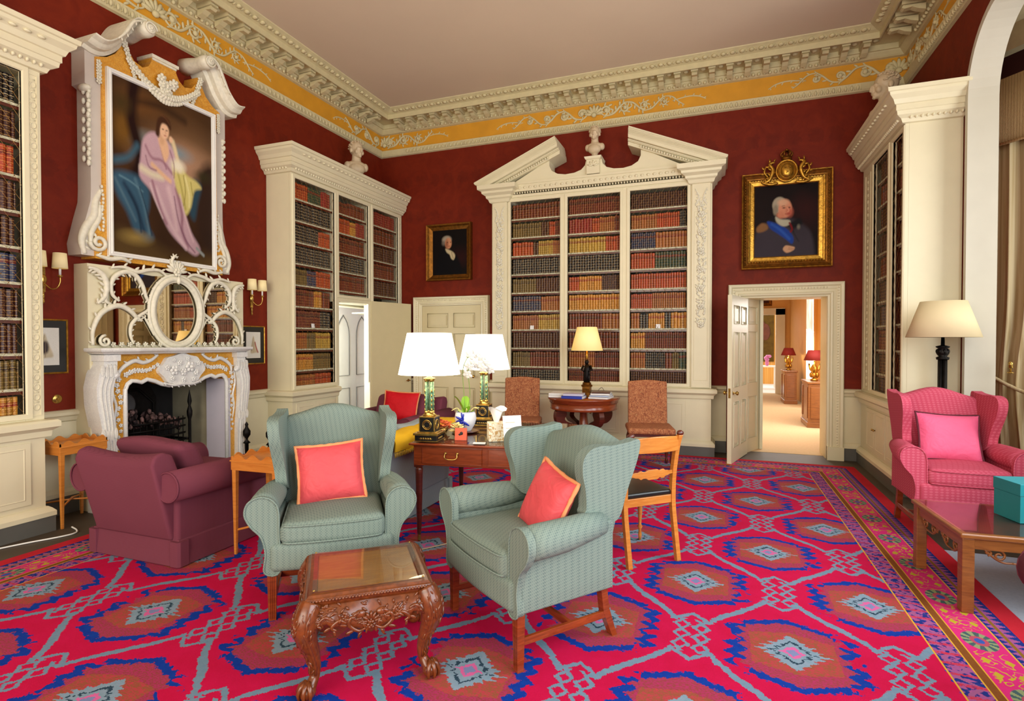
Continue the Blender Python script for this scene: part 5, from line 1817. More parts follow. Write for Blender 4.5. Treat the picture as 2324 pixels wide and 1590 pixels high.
canvas(pf, x0, x1, z0, z1, -0.205, ((44, 26, 14), (74, 46, 22)), [
    ('e', (0.72, 0.66, 0.3, 0.16), (150, 112, 78), 0.14), ('e', (0.62, 0.62, 0.26, 0.09), (176, 136, 110), 0.1), ('e', (0.36, 0.69, 0.12, 0.035), (120, 136, 134), 0.05), ('e', (0.62, 0.68, 0.09, 0.03), (112, 142, 152), 0.04),
    ('e', (0.5, 0.92, 0.4, 0.1), (86, 58, 32), 0.12), ('e', (0.1, 0.72, 0.1, 0.1), (112, 76, 26), 0.06), ('e', (0.25, 0.9, 0.15, 0.05), (104, 66, 30), 0.05),
    ('s', [(0.2, 1.0), (0.17, 0.8), (0.24, 0.6), (0.2, 0.45)], (34, 14, 10), 0.03, 0.05), ('s', [(0.2, 0.9), (0.45, 0.93), (0.7, 0.9)], (40, 22, 12), 0.03, 0.012),
    ('p', [(0.0, 0.12), (0.3, 0.1), (0.6, 0.03), (1.0, 0.08), (1.0, -0.05), (0.0, -0.05)], (84, 62, 30), 0.05), ('p', [(0.86, 0.6), (1.05, 0.64), (1.05, 0.1), (0.84, 0.2)], (50, 32, 22), 0.04),
    ('p', [(0.02, 0.46), (0.2, 0.47), (0.32, 0.42), (0.33, 0.3), (0.3, 0.2), (0.37, 0.12), (0.3, 0.09), (0.2, 0.12), (0.12, 0.24), (0.04, 0.32), (0.0, 0.4)], (52, 84, 104), 0.02),
    ('s', [(0.1, 0.4), (0.2, 0.3), (0.28, 0.14)], (34, 56, 76), 0.012, 0.015), ('s', [(0.2, 0.44), (0.27, 0.32), (0.33, 0.14)], (84, 116, 132), 0.014, 0.008), ('s', [(0.02, 0.42), (0.12, 0.3), (0.2, 0.2)], (84, 112, 126), 0.012, 0.006),
    ('s', [(0.02, 0.52), (0.14, 0.56), (0.22, 0.64)], (60, 92, 108), 0.02, 0.02), ('e', (0.2, 0.1, 0.1, 0.03), (150, 124, 64), 0.03),
    ('p', [(0.78, 0.54), (0.88, 0.52), (0.84, 0.4), (0.8, 0.28), (0.74, 0.34)], (44, 70, 84), 0.02),
    ('p', [(0.28, 0.7), (0.38, 0.76), (0.52, 0.73), (0.6, 0.66), (0.62, 0.54), (0.6, 0.46), (0.68, 0.34), (0.76, 0.2), (0.86, 0.1), (0.8, 0.05), (0.66, 0.1), (0.52, 0.18), (0.42, 0.3), (0.34, 0.4), (0.24, 0.47), (0.25, 0.58)], lil, 0.012),
    ('s', [(0.6, 0.45), (0.66, 0.3), (0.66, 0.2), (0.72, 0.1)], dlil, 0.012, 0.012), ('s', [(0.4, 0.42), (0.48, 0.3), (0.58, 0.18), (0.7, 0.09)], (216, 184, 188), 0.014, 0.012), ('s', [(0.36, 0.46), (0.44, 0.3), (0.5, 0.22)], dlil, 0.01, 0.008),
    ('s', [(0.52, 0.44), (0.57, 0.32), (0.6, 0.2)], (214, 180, 184), 0.016, 0.02), ('s', [(0.3, 0.66), (0.36, 0.6), (0.46, 0.6), (0.56, 0.54)], dlil, 0.01, 0.007), ('s', [(0.26, 0.52), (0.36, 0.5), (0.46, 0.5)], (222, 208, 178), 0.016, 0.02),
    ('s', [(0.44, 0.7), (0.47, 0.62), (0.5, 0.56)], dlil, 0.008, 0.005), ('s', [(0.36, 0.56), (0.48, 0.51), (0.54, 0.49)], skin, 0.01, 0.014),
    ('p', [(0.56, 0.6), (0.64, 0.62), (0.72, 0.56), (0.82, 0.54), (0.88, 0.5), (0.8, 0.47), (0.76, 0.36), (0.7, 0.3), (0.66, 0.38), (0.6, 0.46)], yl, 0.012),
    ('s', [(0.62, 0.56), (0.66, 0.46), (0.7, 0.34)], (160, 146, 72), 0.01, 0.006), ('s', [(0.7, 0.54), (0.74, 0.44), (0.74, 0.36)], (228, 218, 156), 0.01, 0.006), ('s', [(0.64, 0.58), (0.6, 0.68), (0.57, 0.74)], (220, 198, 156), 0.01, 0.018), ('e', (0.62, 0.6, 0.07, 0.035), (232, 222, 196), 0.02),
    ('p', [(0.42, 0.74), (0.5, 0.74), (0.53, 0.66), (0.49, 0.6), (0.45, 0.66)], skin, 0.01), ('s', [(0.46, 0.78), (0.46, 0.72)], (214, 166, 128), 0.01, 0.022),
    ('e', (0.485, 0.79, 0.045, 0.05), (232, 188, 152), 0.008), ('p', [(0.4, 0.78), (0.42, 0.85), (0.48, 0.88), (0.54, 0.86), (0.55, 0.81), (0.51, 0.83), (0.46, 0.83), (0.44, 0.79), (0.43, 0.74), (0.4, 0.75)], (66, 38, 22), 0.008),
    ('e', (0.47, 0.797, 0.008, 0.004), (60, 34, 24), 0.004), ('e', (0.508, 0.797, 0.007, 0.004), (60, 34, 24), 0.004), ('s', [(0.495, 0.79), (0.498, 0.775)], (196, 140, 108), 0.004, 0.003), ('e', (0.492, 0.762, 0.011, 0.003), (170, 70, 60), 0.003), ('e', (0.55, 0.75, 0.02, 0.02), (232, 188, 152), 0.006),
    ('s', [(0.82, 0.1), (0.9, 0.06)], (150, 156, 150), 0.006, 0.01), ('s', [(0.34, 0.44), (0.38, 0.36), (0.46, 0.25)], (222, 196, 196), 0.008, 0.004), ('s', [(0.64, 0.42), (0.7, 0.28), (0.78, 0.14)], (218, 186, 188), 0.008, 0.005),
    ('s', [(0.58, 0.4), (0.62, 0.26), (0.7, 0.14), (0.8, 0.07)], (120, 78, 98), 0.006, 0.004), ('s', [(0.3, 0.6), (0.33, 0.54), (0.4, 0.53)], (140, 98, 112), 0.006, 0.004), ('s', [(0.54, 0.68), (0.58, 0.6), (0.58, 0.52)], (136, 92, 108), 0.006, 0.004),
    ('s', [(0.06, 0.44), (0.16, 0.42), (0.27, 0.38)], (96, 130, 144), 0.006, 0.004), ('s', [(0.14, 0.36), (0.22, 0.26), (0.25, 0.14)], (22, 40, 58), 0.008, 0.006), ('s', [(0.24, 0.4), (0.3, 0.28), (0.35, 0.13)], (26, 46, 64), 0.006, 0.004),
    ('s', [(0.68, 0.55), (0.7, 0.45), (0.68, 0.36)], (146, 130, 60), 0.005, 0.004), ('s', [(0.76, 0.52), (0.78, 0.44)], (150, 134, 64), 0.005, 0.004), ('s', [(0.45, 0.88), (0.5, 0.87), (0.54, 0.84)], (96, 60, 36), 0.005, 0.004), ('e', (0.9, 0.58, 0.07, 0.03), (52, 46, 24), 0.03), ('e', (0.08, 0.86, 0.07, 0.05), (70, 52, 22), 0.04)], nx=130, seed=5)

# ------------------------------------------------------------------ portraits on the back wall
r = root('framed_portrait', 'dark portrait of a grey-haired man in black, gilt frame, above the closed door', 'portrait', (-4.455, YB - 0.002, 2.49))
FW, FH = 0.80, 0.91
m = MB()
frame_mould(m, 0.095, FW - 0.095, 0.095, FH - 0.095, [(0, 0.0), (0, 0.02), (0.02, 0.03), (0.05, 0.045), (0.07, 0.075), (0.09, 0.08), (0.095, 0.07), (0.095, 0)])
m.build('frame', M['antique'], r)
canvas(r, 0.09, FW - 0.09, 0.09, FH - 0.09, -0.018, ((8, 5, 5), (18, 8, 8)), [
    ('e', (0.85, 0.4, 0.2, 0.15), (46, 14, 14), 0.15), ('p', [(0.1, 0.1), (0.18, 0.45), (0.34, 0.56), (0.52, 0.5), (0.72, 0.4), (0.85, 0.1), (0.8, -0.05), (0.15, -0.05)], (7, 6, 10), 0.03),
    ('e', (0.42, 0.78, 0.13, 0.085), (172, 158, 138), 0.02), ('e', (0.33, 0.71, 0.05, 0.05), (120, 108, 96), 0.03), ('e', (0.465, 0.7, 0.095, 0.12), (206, 142, 104), 0.015), ('e', (0.42, 0.68, 0.04, 0.08), (150, 88, 62), 0.03),
    ('e', (0.44, 0.72, 0.018, 0.009), (52, 26, 18), 0.008), ('e', (0.53, 0.72, 0.016, 0.009), (52, 26, 18), 0.008), ('s', [(0.49, 0.72), (0.505, 0.68), (0.49, 0.67)], (224, 162, 122), 0.006, 0.006), ('e', (0.485, 0.635, 0.025, 0.006), (140, 56, 44), 0.006),
    ('p', [(0.38, 0.58), (0.47, 0.56), (0.6, 0.5), (0.66, 0.42), (0.62, 0.33), (0.55, 0.36), (0.5, 0.45), (0.42, 0.5)], (196, 178, 140), 0.015), ('s', [(0.56, 0.5), (0.58, 0.42), (0.61, 0.36)], (120, 104, 76), 0.008, 0.006)], nx=80, seed=2)

r = root('framed_portrait', 'portrait of a stout grey-haired man with a blue sash in an ornate crowned gilt frame', 'portrait', (0.295, YB - 0.002, 2.455))
FW, FH = 1.06, 1.245
m = MB()
frame_mould(m, 0.16, FW - 0.16, 0.16, FH - 0.16, [(0, 0.0), (0, 0.03), (0.012, 0.04), (0.05, 0.045), (0.06, 0.05), (0.075, 0.055), (0.085, 0.045)])
m.build('inner_frame', M['gold'], r)
m = MB()
frame_mould(m, 0.16, FW - 0.16, 0.16, FH - 0.16, [(0.085, 0.0), (0.085, 0.05), (0.10, 0.055), (0.13, 0.075), (0.145, 0.09)])
m.build('frame', M['antique'], r)
m = MB()
frame_mould(m, 0.16, FW - 0.16, 0.16, FH - 0.16, [(0.145, 0.0), (0.145, 0.09), (0.155, 0.095), (0.16, 0.085), (0.16, 0)])
m.build('frame_edge', M['gold'], r)
m = MB()
for i in range(26):
    for zz in (0.09, FH - 0.09): m.ell((0.12 + i * (FW - 0.24) / 25, -0.068, zz), (0.013, 0.012, 0.008), nu=5, nv=4)
for i in range(30):
    for xx in (0.045, FW - 0.045): m.ell((xx, -0.075, 0.1 + i * (FH - 0.2) / 29), (0.01, 0.012, 0.014), nu=5, nv=4)
m.build('bead_carving', M['antique'], r)
m = MB()
xc, zc = 0.53, FH + 0.0
m.ell((xc, -0.10, zc), (0.115, 0.05, 0.13)); m.ell((xc, -0.135, zc - 0.005), (0.075, 0.03, 0.09))
for k in range(3):
    flower(m, xc + (-0.025, 0.025, 0)[k], -0.165, zc + (0.03, 0.03, -0.03)[k], 0.018, n=3)
m.tube([(xc + 0.12 * math.cos(a), -0.1, zc + 0.135 * math.sin(a)) for a in [k * PI / 12 for k in range(24)]], 0.014, 6, closed=True)
for s in (-1, 1):
    rococo(m, [(xc + s * 0.26, zc - 0.13), (xc + s * 0.2, zc - 0.1), (xc + s * 0.16, zc + 0.02), (xc + s * 0.2, zc + 0.1), (xc + s * 0.14, zc + 0.12)], 0.026, -0.1, 0.05, 3, side=-s)
    rococo(m, [(xc + s * 0.1, zc - 0.15), (xc + s * 0.2, zc - 0.16), (xc + s * 0.3, zc - 0.12)], 0.02, -0.1, 0.05, 3, side=s)
    rococo(m, [(xc + s * 0.2, zc - 0.08), (xc + s * 0.26, zc), (xc + s * 0.24, zc + 0.08)], 0.016, -0.09, 0.04, 3, side=-s)
m.build('cartouche', M['gold'], r)
m = MB()
m.lathe([(0.06, 0), (0.062, 0.02), (0.055, 0.025), (0.06, 0.04)], (xc, -0.08, zc + 0.14), 14)
for k in range(6):
    a = k * PI / 3
    m.tube([(xc + 0.058 * math.cos(a), -0.08 + 0.058 * math.sin(a), zc + 0.18), (xc + 0.07 * math.cos(a), -0.08 + 0.07 * math.sin(a), zc + 0.22), (xc + 0.04 * math.cos(a), -0.08 + 0.04 * math.sin(a), zc + 0.255), (xc, -0.08, zc + 0.25)], 0.009, 5)
    m.ell((xc + 0.06 * math.cos(a + 0.5), -0.08 + 0.06 * math.sin(a + 0.5), zc + 0.19), (0.01, 0.01, 0.018), nu=5, nv=4)
m.ell((xc, -0.08, zc + 0.27), (0.016, 0.016, 0.018))
m.build('crown', M['antique'], r)
canvas(r, 0.155, FW - 0.155, 0.155, FH - 0.155, -0.028, ((8, 3, 4), (26, 8, 6)), [
    ('e', (0.8, 0.6, 0.2, 0.2), (48, 12, 10), 0.15), ('p', [(0.02, -0.1), (0.02, 0.3), (0.1, 0.42), (0.24, 0.5), (0.4, 0.56), (0.6, 0.52), (0.78, 0.42), (0.9, 0.28), (0.95, 0.0), (0.95, -0.1)], (58, 50, 58), 0.03),
    ('p', [(0.24, 0.5), (0.34, 0.58), (0.44, 0.5), (0.58, 0.47), (0.7, 0.52), (0.76, 0.44), (0.62, 0.36), (0.7, 0.2), (0.56, 0.4), (0.4, 0.46)], (18, 14, 18), 0.02),
    ('p', [(0.21, 0.5), (0.34, 0.47), (0.52, 0.38), (0.62, 0.26), (0.6, 0.17), (0.5, 0.24), (0.38, 0.32), (0.26, 0.4)], (28, 62, 146), 0.012), ('s', [(0.28, 0.46), (0.42, 0.37), (0.56, 0.24)], (48, 92, 180), 0.02, 0.012),
    ('p', [(0.04, 0.42), (0.12, 0.48), (0.2, 0.46), (0.22, 0.4), (0.14, 0.36), (0.05, 0.36)], (132, 92, 56), 0.015),
    ('e', (0.4, 0.72, 0.11, 0.11), (168, 156, 134), 0.012), ('e', (0.34, 0.65, 0.04, 0.07), (140, 128, 108), 0.012), ('e', (0.49, 0.66, 0.105, 0.125), (214, 142, 110), 0.012), ('e', (0.46, 0.75, 0.08, 0.045), (222, 170, 136), 0.02), ('e', (0.56, 0.61, 0.05, 0.06), (190, 96, 76), 0.03), ('e', (0.42, 0.58, 0.06, 0.05), (206, 130, 100), 0.02),
    ('e', (0.47, 0.675, 0.02, 0.008), (60, 30, 24), 0.007), ('e', (0.555, 0.675, 0.014, 0.008), (60, 30, 24), 0.007), ('s', [(0.53, 0.67), (0.55, 0.63), (0.53, 0.62)], (230, 160, 126), 0.007, 0.007), ('s', [(0.49, 0.59), (0.53, 0.585), (0.56, 0.59)], (150, 54, 46), 0.005, 0.004), ('s', [(0.44, 0.7), (0.48, 0.705)], (120, 86, 66), 0.005, 0.004),
    ('p', [(0.34, 0.56), (0.42, 0.52), (0.56, 0.5), (0.56, 0.44), (0.46, 0.42), (0.36, 0.48)], (186, 180, 156), 0.012), ('s', [(0.56, 0.46), (0.6, 0.38), (0.58, 0.34)], (120, 20, 24), 0.008, 0.014), ('e', (0.7, 0.4, 0.022, 0.03), (126, 120, 104), 0.015),
    ('p', [(0.46, 0.1), (0.5, 0.15), (0.58, 0.14), (0.64, 0.12), (0.62, 0.08), (0.52, 0.05)], (206, 158, 120), 0.01), ('s', [(0.55, 0.12), (0.63, 0.1)], (150, 96, 70), 0.006, 0.003), ('s', [(0.54, 0.1), (0.61, 0.085)], (150, 96, 70), 0.006, 0.003)], nx=110, seed=3)

# ------------------------------------------------------------------ two small framed prints, sconces, socket
for y, lb, hint in ((2.77, 'small black-mounted gilt framed print partly hidden by the leftmost bookcase', 0), (5.0, 'small black-mounted gilt framed print right of the mantel shelf', 1)):
    r = root('framed_print', lb, 'picture', (XL + 0.002, y, 1.225), PI / 2, 'framed prints either side of the fireplace')
    m = MB(); frame_mould(m, 0.014, 0.346, 0.014, 0.456, [(0, 0), (0, 0.014), (0.006, 0.02), (0.014, 0.014), (0.014, 0)]); m.build('frame', M['gold'], r)
    MB().box(0.012, 0.348, -0.008, 0, 0.012, 0.458).build('mount', M['black'], r)
    canvas(r, 0.07, 0.29, 0.075, 0.395, -0.010, ((226, 222, 212), (238, 234, 224)), [
        ('p', [(0.3, 0.2), (0.36, 0.5), (0.5, 0.85), (0.62, 0.6), (0.8, 0.25), (0.6, 0.2)], (206, 190, 160), 0.03), ('s', [(0.62, 0.6), (0.7, 0.4), (0.82, 0.22)], (160, 50, 54), 0.02, 0.03) if hint else ('p', [(0.2, 0.3), (0.6, 0.34), (0.6, 0.62), (0.3, 0.6)], (70, 60, 62), 0.04),
        ('s', [(0.4, 0.22), (0.42, 0.5), (0.5, 0.8)], (150, 136, 110), 0.015, 0.01), ('s', [(0.52, 0.22), (0.54, 0.6)], (140, 120, 100), 0.015, 0.01), ('e', (0.38, 0.36, 0.03, 0.07), (90, 90, 84), 0.02)], nx=36, seed=4, name='print')
for y, lb in ((2.945, 'brass two-candle wall light half hidden by the leftmost bookcase'), (5.16, 'brass two-candle wall light right of the fireplace')):
    r = root('wall_light', lb, 'wall light', (XL, y, 1.84), PI / 2, 'brass wall lights either side of the fireplace')
    m = MB()
    m.box(-0.018, 0.018, -0.012, 0, 0.08, 0.33)
    m.ell((0, -0.012, 0.19), (0.03, 0.015, 0.045)); m.ell((0, -0.01, 0.05), (0.012, 0.012, 0.04)); m.ell((0, -0.01, 0.34), (0.014, 0.012, 0.03))
    m.lathe([(0.0, -0.05), (0.012, -0.03), (0.006, 0.0), (0.014, 0.02), (0, 0.03)], (0, -0.012, 0.03), 10)
    m.build('backplate', M['brass'], r)
    for s in (-1, 1):
        m = MB()
        P = crom([(0, -0.02, 0.16), (s * 0.03, -0.06, 0.11), (s * 0.06, -0.09, 0.12), (s * 0.078, -0.1, 0.17), (s * 0.078, -0.1, 0.215)], 6)
        m.tube([tuple(p) for p in P], 0.0055, 6)
        m.lathe([(0.004, 0), (0.016, 0.01), (0.02, 0.02), (0.009, 0.024)], (s * 0.078, -0.1, 0.205), 12)
        a = m.build('arm', M['brass'], r)
        MB().lathe([(0.009, 0), (0.009, 0.08)], (s * 0.078, -0.1, 0.225), 10).build('candle_tube', M['paper'], a)
        MB().lathe([(0.056, 0.0), (0.048, 0.13), (0.047, 0.13), (0.055, 0.0)], (s * 0.078, -0.1, 0.285), 18).build('shade', M['shade_sc'], a)
r = root('wall_socket', 'round brass wall plate above the chair rail left of the fireplace', 'switch plate', (XL, 3.045, 1.005), PI / 2)
MB().lathe([(0.04, 0), (0.04, 0.003), (0.032, 0.008), (0.0, 0.009)], seg=24, T=Matrix.Rotation(PI / 2, 4, 'X')).build('plate', M['brass'], r)
MB().lathe([(0.012, 0.008), (0.008, 0.016), (0, 0.02)], seg=10, T=Matrix.Rotation(PI / 2, 4, 'X')).build('switch', M['brass'], r)

# ------------------------------------------------------------------ marble busts
def bust(loc, rz, label, turn=0.0, hair='short', sc=1.0):
    r = root('bust', label, 'bust', loc, rz, 'marble busts on the bookcases')
    m = MB()
    H = Matrix.Translation((0, 0, 0.355)) @ Matrix.Rotation(turn, 4, 'Z')
    def e(c, q, R=None): m.ell(c, q, 0, H, 16, 12, R=R)
    e((0, 0.012, 0.012), (0.072, 0.088, 0.085)); e((0, -0.02, -0.03), (0.058, 0.068, 0.075)); e((0, -0.045, -0.075), (0.034, 0.036, 0.03))
    e((0, -0.078, -0.005), (0.046, 0.014, 0.014)); e((0, -0.094, -0.03), (0.011, 0.018, 0.03)); e((0, -0.1, -0.044), (0.014, 0.014, 0.009))
    e((0, -0.08, -0.066), (0.022, 0.012, 0.006)); e((0, -0.078, -0.075), (0.019, 0.012, 0.006)); e((0, -0.074, -0.095), (0.02, 0.017, 0.014))
    for s in (-1, 1):
        e((s * 0.07, 0.01, -0.02), (0.012, 0.02, 0.028)); e((s * 0.036, -0.06, -0.045), (0.022, 0.024, 0.028)); e((s * 0.026, -0.078, -0.019), (0.013, 0.008, 0.008))
    m.tube([(0, 0.02, 0.19), (0, 0.01, 0.25), (0, 0.0, 0.33)], [0.062, 0.05, 0.05], 14)
    m.ell((0, 0.01, 0.17), (0.115, 0.07, 0.055), 0, None, 16, 10)
    m.ell((0, -0.02, 0.125), (0.095, 0.065, 0.07), 0, None, 16, 10)
    for s in (-1, 1): m.ell((s * 0.1, 0.015, 0.16), (0.04, 0.05, 0.05), 0, None, 12, 8)
    m.tube([(0, 0.0, 0.04), (0, 0.0, 0.11)], [0.035, 0.07], 14)
    m.build('head', M['stone'], r, remesh=0.0055)
    g = MB(); rn = random.Random(int(loc[0] * 10))
    for i in range(110):
        a, b = rn.uniform(-PI, PI), rn.uniform(0.0, 1.3)
        x, y, z = 0.075 * math.cos(b) * math.sin(a), 0.012 + 0.09 * math.cos(b) * math.cos(a), 0.012 + 0.088 * math.sin(b)
        if y < -0.035 and z < 0.07: continue
        g.ell((x, y, z), (0.014, 0.014, 0.008), 0, H, 7, 5)
    g.build('hair', M['stone'], r)
    g = MB().lathe([(0.062, 0), (0.062, 0.012), (0.04, 0.02), (0.03, 0.032), (0.045, 0.045), (0.03, 0.05)], (0, 0, 0.0), 20)
    g.build('socle', M['stone'], r)
    for o in [q for q in bpy.data.objects if q.parent == r]: o.scale = (sc, sc, sc)
    return r


bust((cxp - 3.17, 7.6 + 0.06, 4.08), 0.0, 'marble bust on the pedestal in the middle of the broken pediment', 0.0, sc=1.0)
bust((-5.04, 6.85, 3.905), 0.85, 'marble bust on top of the bookcase right of the fireplace', 0.35, sc=1.27)
bust((1.77, 7.36, 3.905), -1.0, 'marble bust in profile on top of the right corner bookcase', -0.35, sc=1.45)
# ------------------------------------------------------------------ upholstered furniture
def smooth_poly(pts, k=5):
    return [(p.x, p.y) for p in crom([(a, b, 0) for a, b in pts], k, True)]


def wing_chair(label, loc, rz, fab, leg, W=0.72, top=1.06, rake=0.16, pip=None, nails=True, dy=0.87, dz=1.0, wf=0.0):
    r = root('wing_chair', label, 'chair', loc, rz)
    r.scale = (1, dy, dz)
    h = W / 2
    zr = 0.265
    def df(p, u):
        x, y, z = p
        if u[1] < -0.2: y -= 0.025 * math.cos(u[0] * PI / 2) * (-u[1])
        return (x, y, z)
    m = MB().rbox((0, 0.30, zr + 0.075), (W - 0.07, 0.66, 0.15), 0.03, 6, df=df)
    m.build('seat_base', fab, r)
    def dc(p, u):
        x, y, z = p
        z += 0.016 * math.cos(u[0] * PI / 2) * math.cos(u[1] * PI / 2) * (1 if u[2] > 0 else 0.2) + 0.006 * math.sin(7 * x) * u[2]
        y -= 0.02 * math.cos(u[0] * PI / 2) * (1 if u[1] < -0.5 else 0)
        return (x, y, z)
    m = MB().rbox((0, 0.245, zr + 0.20), (W - 0.17, 0.58, 0.125), 0.042, 10, df=dc)
    for zz in (zr + 0.245, zr + 0.155):
        a, b0, b1 = (W - 0.17) / 2 - 0.012, -0.045, 0.53
        pts = [(-a, b1, zz), (-a, 0.1, zz), (-a + 0.004, -0.01, zz), (-a + 0.03, b0 - 0.004, zz), (-a / 2, b0 - 0.018, zz), (0, b0 - 0.023, zz), (a / 2, b0 - 0.018, zz), (a - 0.03, b0 - 0.004, zz), (a - 0.004, -0.01, zz), (a, 0.1, zz), (a, b1, zz)]
        m.tube([tuple(p) for p in crom(pts, 3)], 0.0055, 6)
    m.build('seat_cushion', fab, r)
    hb = top - 0.05 - 0.36
    def db(p, u):
        x, y, z = p
        t = max(0.0, (z - 0.36) / hb)
        y += rake * t ** 1.2
        z += max(0, u[2]) * (0.012 + 0.035 * math.cos(PI * u[0]) ) * (1 if u[2] > 0.3 else u[2] / 0.3)
        x *= 1 + 0.05 * t
        y += 0.03 * (1 - u[0] ** 2) * (1 if u[1] < 0 else 0.2) * -0.6
        return (x, y, z)
    m = MB().rbox((0, 0.60, 0.36 + hb / 2), (W - 0.12, 0.13, hb), 0.045, 10, df=db)
    m.build('backrest', fab, r)
    wing = [(0.70, 0.60), (0.60, 0.585), (0.50, 0.60), (0.44, 0.65), (0.44, 0.73), (0.42, 0.82), (0.385, 0.91), (0.38, 0.985), (0.42, 1.03), (0.49, 1.045), (0.58, 1.04), (0.70, 1.045), (0.80, 1.05), (0.80, 0.95), (0.74, 0.78)]
    wing = [(y - wf * max(0, min(1, (0.62 - y) / 0.2)) * (0.4 + 0.6 * min(1, max(0, (z - 0.6) / 0.3))), z) for y, z in wing]
    wing = [(y + (rake - 0.16) * max(0, (z - 0.55)) * 2, z * (top - 0.035) / 1.05 if z > 0.7 else z) for y, z in wing]
    for s in (-1, 1):
        m = MB()
        P = smooth_poly(wing)
        m.prism(P, 0.0, 0.062, 'x', smooth=False)
        # flare: lean the wing outwards at the top front
        v2 = []
        for (x, y, z) in m.v:
            t = max(0, (z - 0.6) / 0.45)
            v2.append((s * (h - 0.098 + x + 0.045 * t * (1 - max(0, (y - 0.3)) * 0.8)), y, z))
        m.v = v2
        if s < 0: m.f = [tuple(reversed(f)) for f in m.f]
        o = m.build('wing', fab, r, 0.024, 4, autosmooth=True)
        pts = []
        for (y, z) in P:
            t = max(0, (z - 0.6) / 0.45)
            if z > 0.6 and y < 0.72: pts.append((s * (h - 0.098 + 0.058 + 0.045 * t * (1 - max(0, (y - 0.3)) * 0.8)), y + 0.001, z))
        # arm
        m = MB()
        cxa = h + 0.012
        front = [(h - 0.085, zr), (h - 0.01, zr), (h - 0.015, zr + 0.10), (h + 0.005, zr + 0.19), (h + 0.055, zr + 0.25), (h + 0.085, zr + 0.315), (h + 0.07, zr + 0.375), (h + 0.015, zr + 0.402), (h - 0.045, zr + 0.385), (h - 0.078, zr + 0.33), (h - 0.082, zr + 0.2)]
        FP = smooth_poly(front, 4)
        m.prism([(s * a, b) for a, b in FP], -0.012, 0.03, 'y')
        m.prism([(s * a, b) for a, b in [(h - 0.075, zr), (h - 0.012, zr), (h - 0.014, zr + 0.24), (h - 0.075, zr + 0.24)]], 0.02, 0.63, 'y')
        o = m.build('arm_panel', fab, r, 0.012, 3, autosmooth=True)
        m = MB()
        m.tube([(s * (h + 0.004), 0.0, zr + 0.322), (s * (h + 0.004), 0.12, zr + 0.325), (s * (h - 0.004), 0.28, zr + 0.325), (s * (h - 0.02), 0.42, zr + 0.33), (s * (h - 0.03), 0.56, zr + 0.33)], [0.077, 0.079, 0.077, 0.07, 0.055], 20)
        m.tube([(s * a, -0.014, b) for a, b in FP], 0.0055, 6, closed=True)
        m.build('armrest', fab, r)
        # outside panel
        m = MB().rbox((s * (h - 0.03), 0.33, zr + 0.17), (0.035, 0.62, 0.34), 0.015, 3)
        m.build('side_panel', fab, r)
        # legs
        m = MB()
        t0, t1 = 0.024, 0.019
        vs = []
        for z, q in ((0, t1), (zr + 0.01, t0)):
            for a, b in ((-1, -1), (1, -1), (1, 1), (-1, 1)): vs.append((s * (h - 0.045) + a * q, 0.02 + b * q, z))
        m.add(vs, [(3, 2, 1, 0), (4, 5, 6, 7), (0, 1, 5, 4), (1, 2, 6, 5), (2, 3, 7, 6), (3, 0, 4, 7)])
        for q in (-0.009, 0.0, 0.009):
            m.tube([(s * (h - 0.045) + q, 0.02 - t0 + 0.0005, 0.01), (s * (h - 0.045) + q, 0.02 - t0 - 0.001, zr - 0.02)], 0.002, 4)
        if nails:
            for k in range(6):
                m.ell((s * (h - 0.045) - 0.02 + 0.008 * k, -0.008, zr - 0.004), (0.004, 0.003, 0.004), 1, nu=6, nv=4)
        m.build('leg', [leg, M['brass']], r, 0.0025)
        m = MB().prism([(0.575, zr + 0.02), (0.62, zr + 0.02), (0.64, 0.15), (0.70, 0.0), (0.665, 0.0), (0.60, 0.13)], s * (h - 0.065) - 0.02, s * (h - 0.065) + 0.02, 'x')
        m.build('leg', leg, r, 0.0025)
        m = MB().box(s * (h - 0.055) - 0.009, s * (h - 0.055) + 0.009, 0.03, 0.61, 0.105, 0.14)
        m.build('stretcher', leg, r, 0.002)
    m = MB().box(-(h - 0.06), h - 0.06, 0.36, 0.38, 0.105, 0.14)
    m.build('stretcher', leg, r, 0.002)
    return r


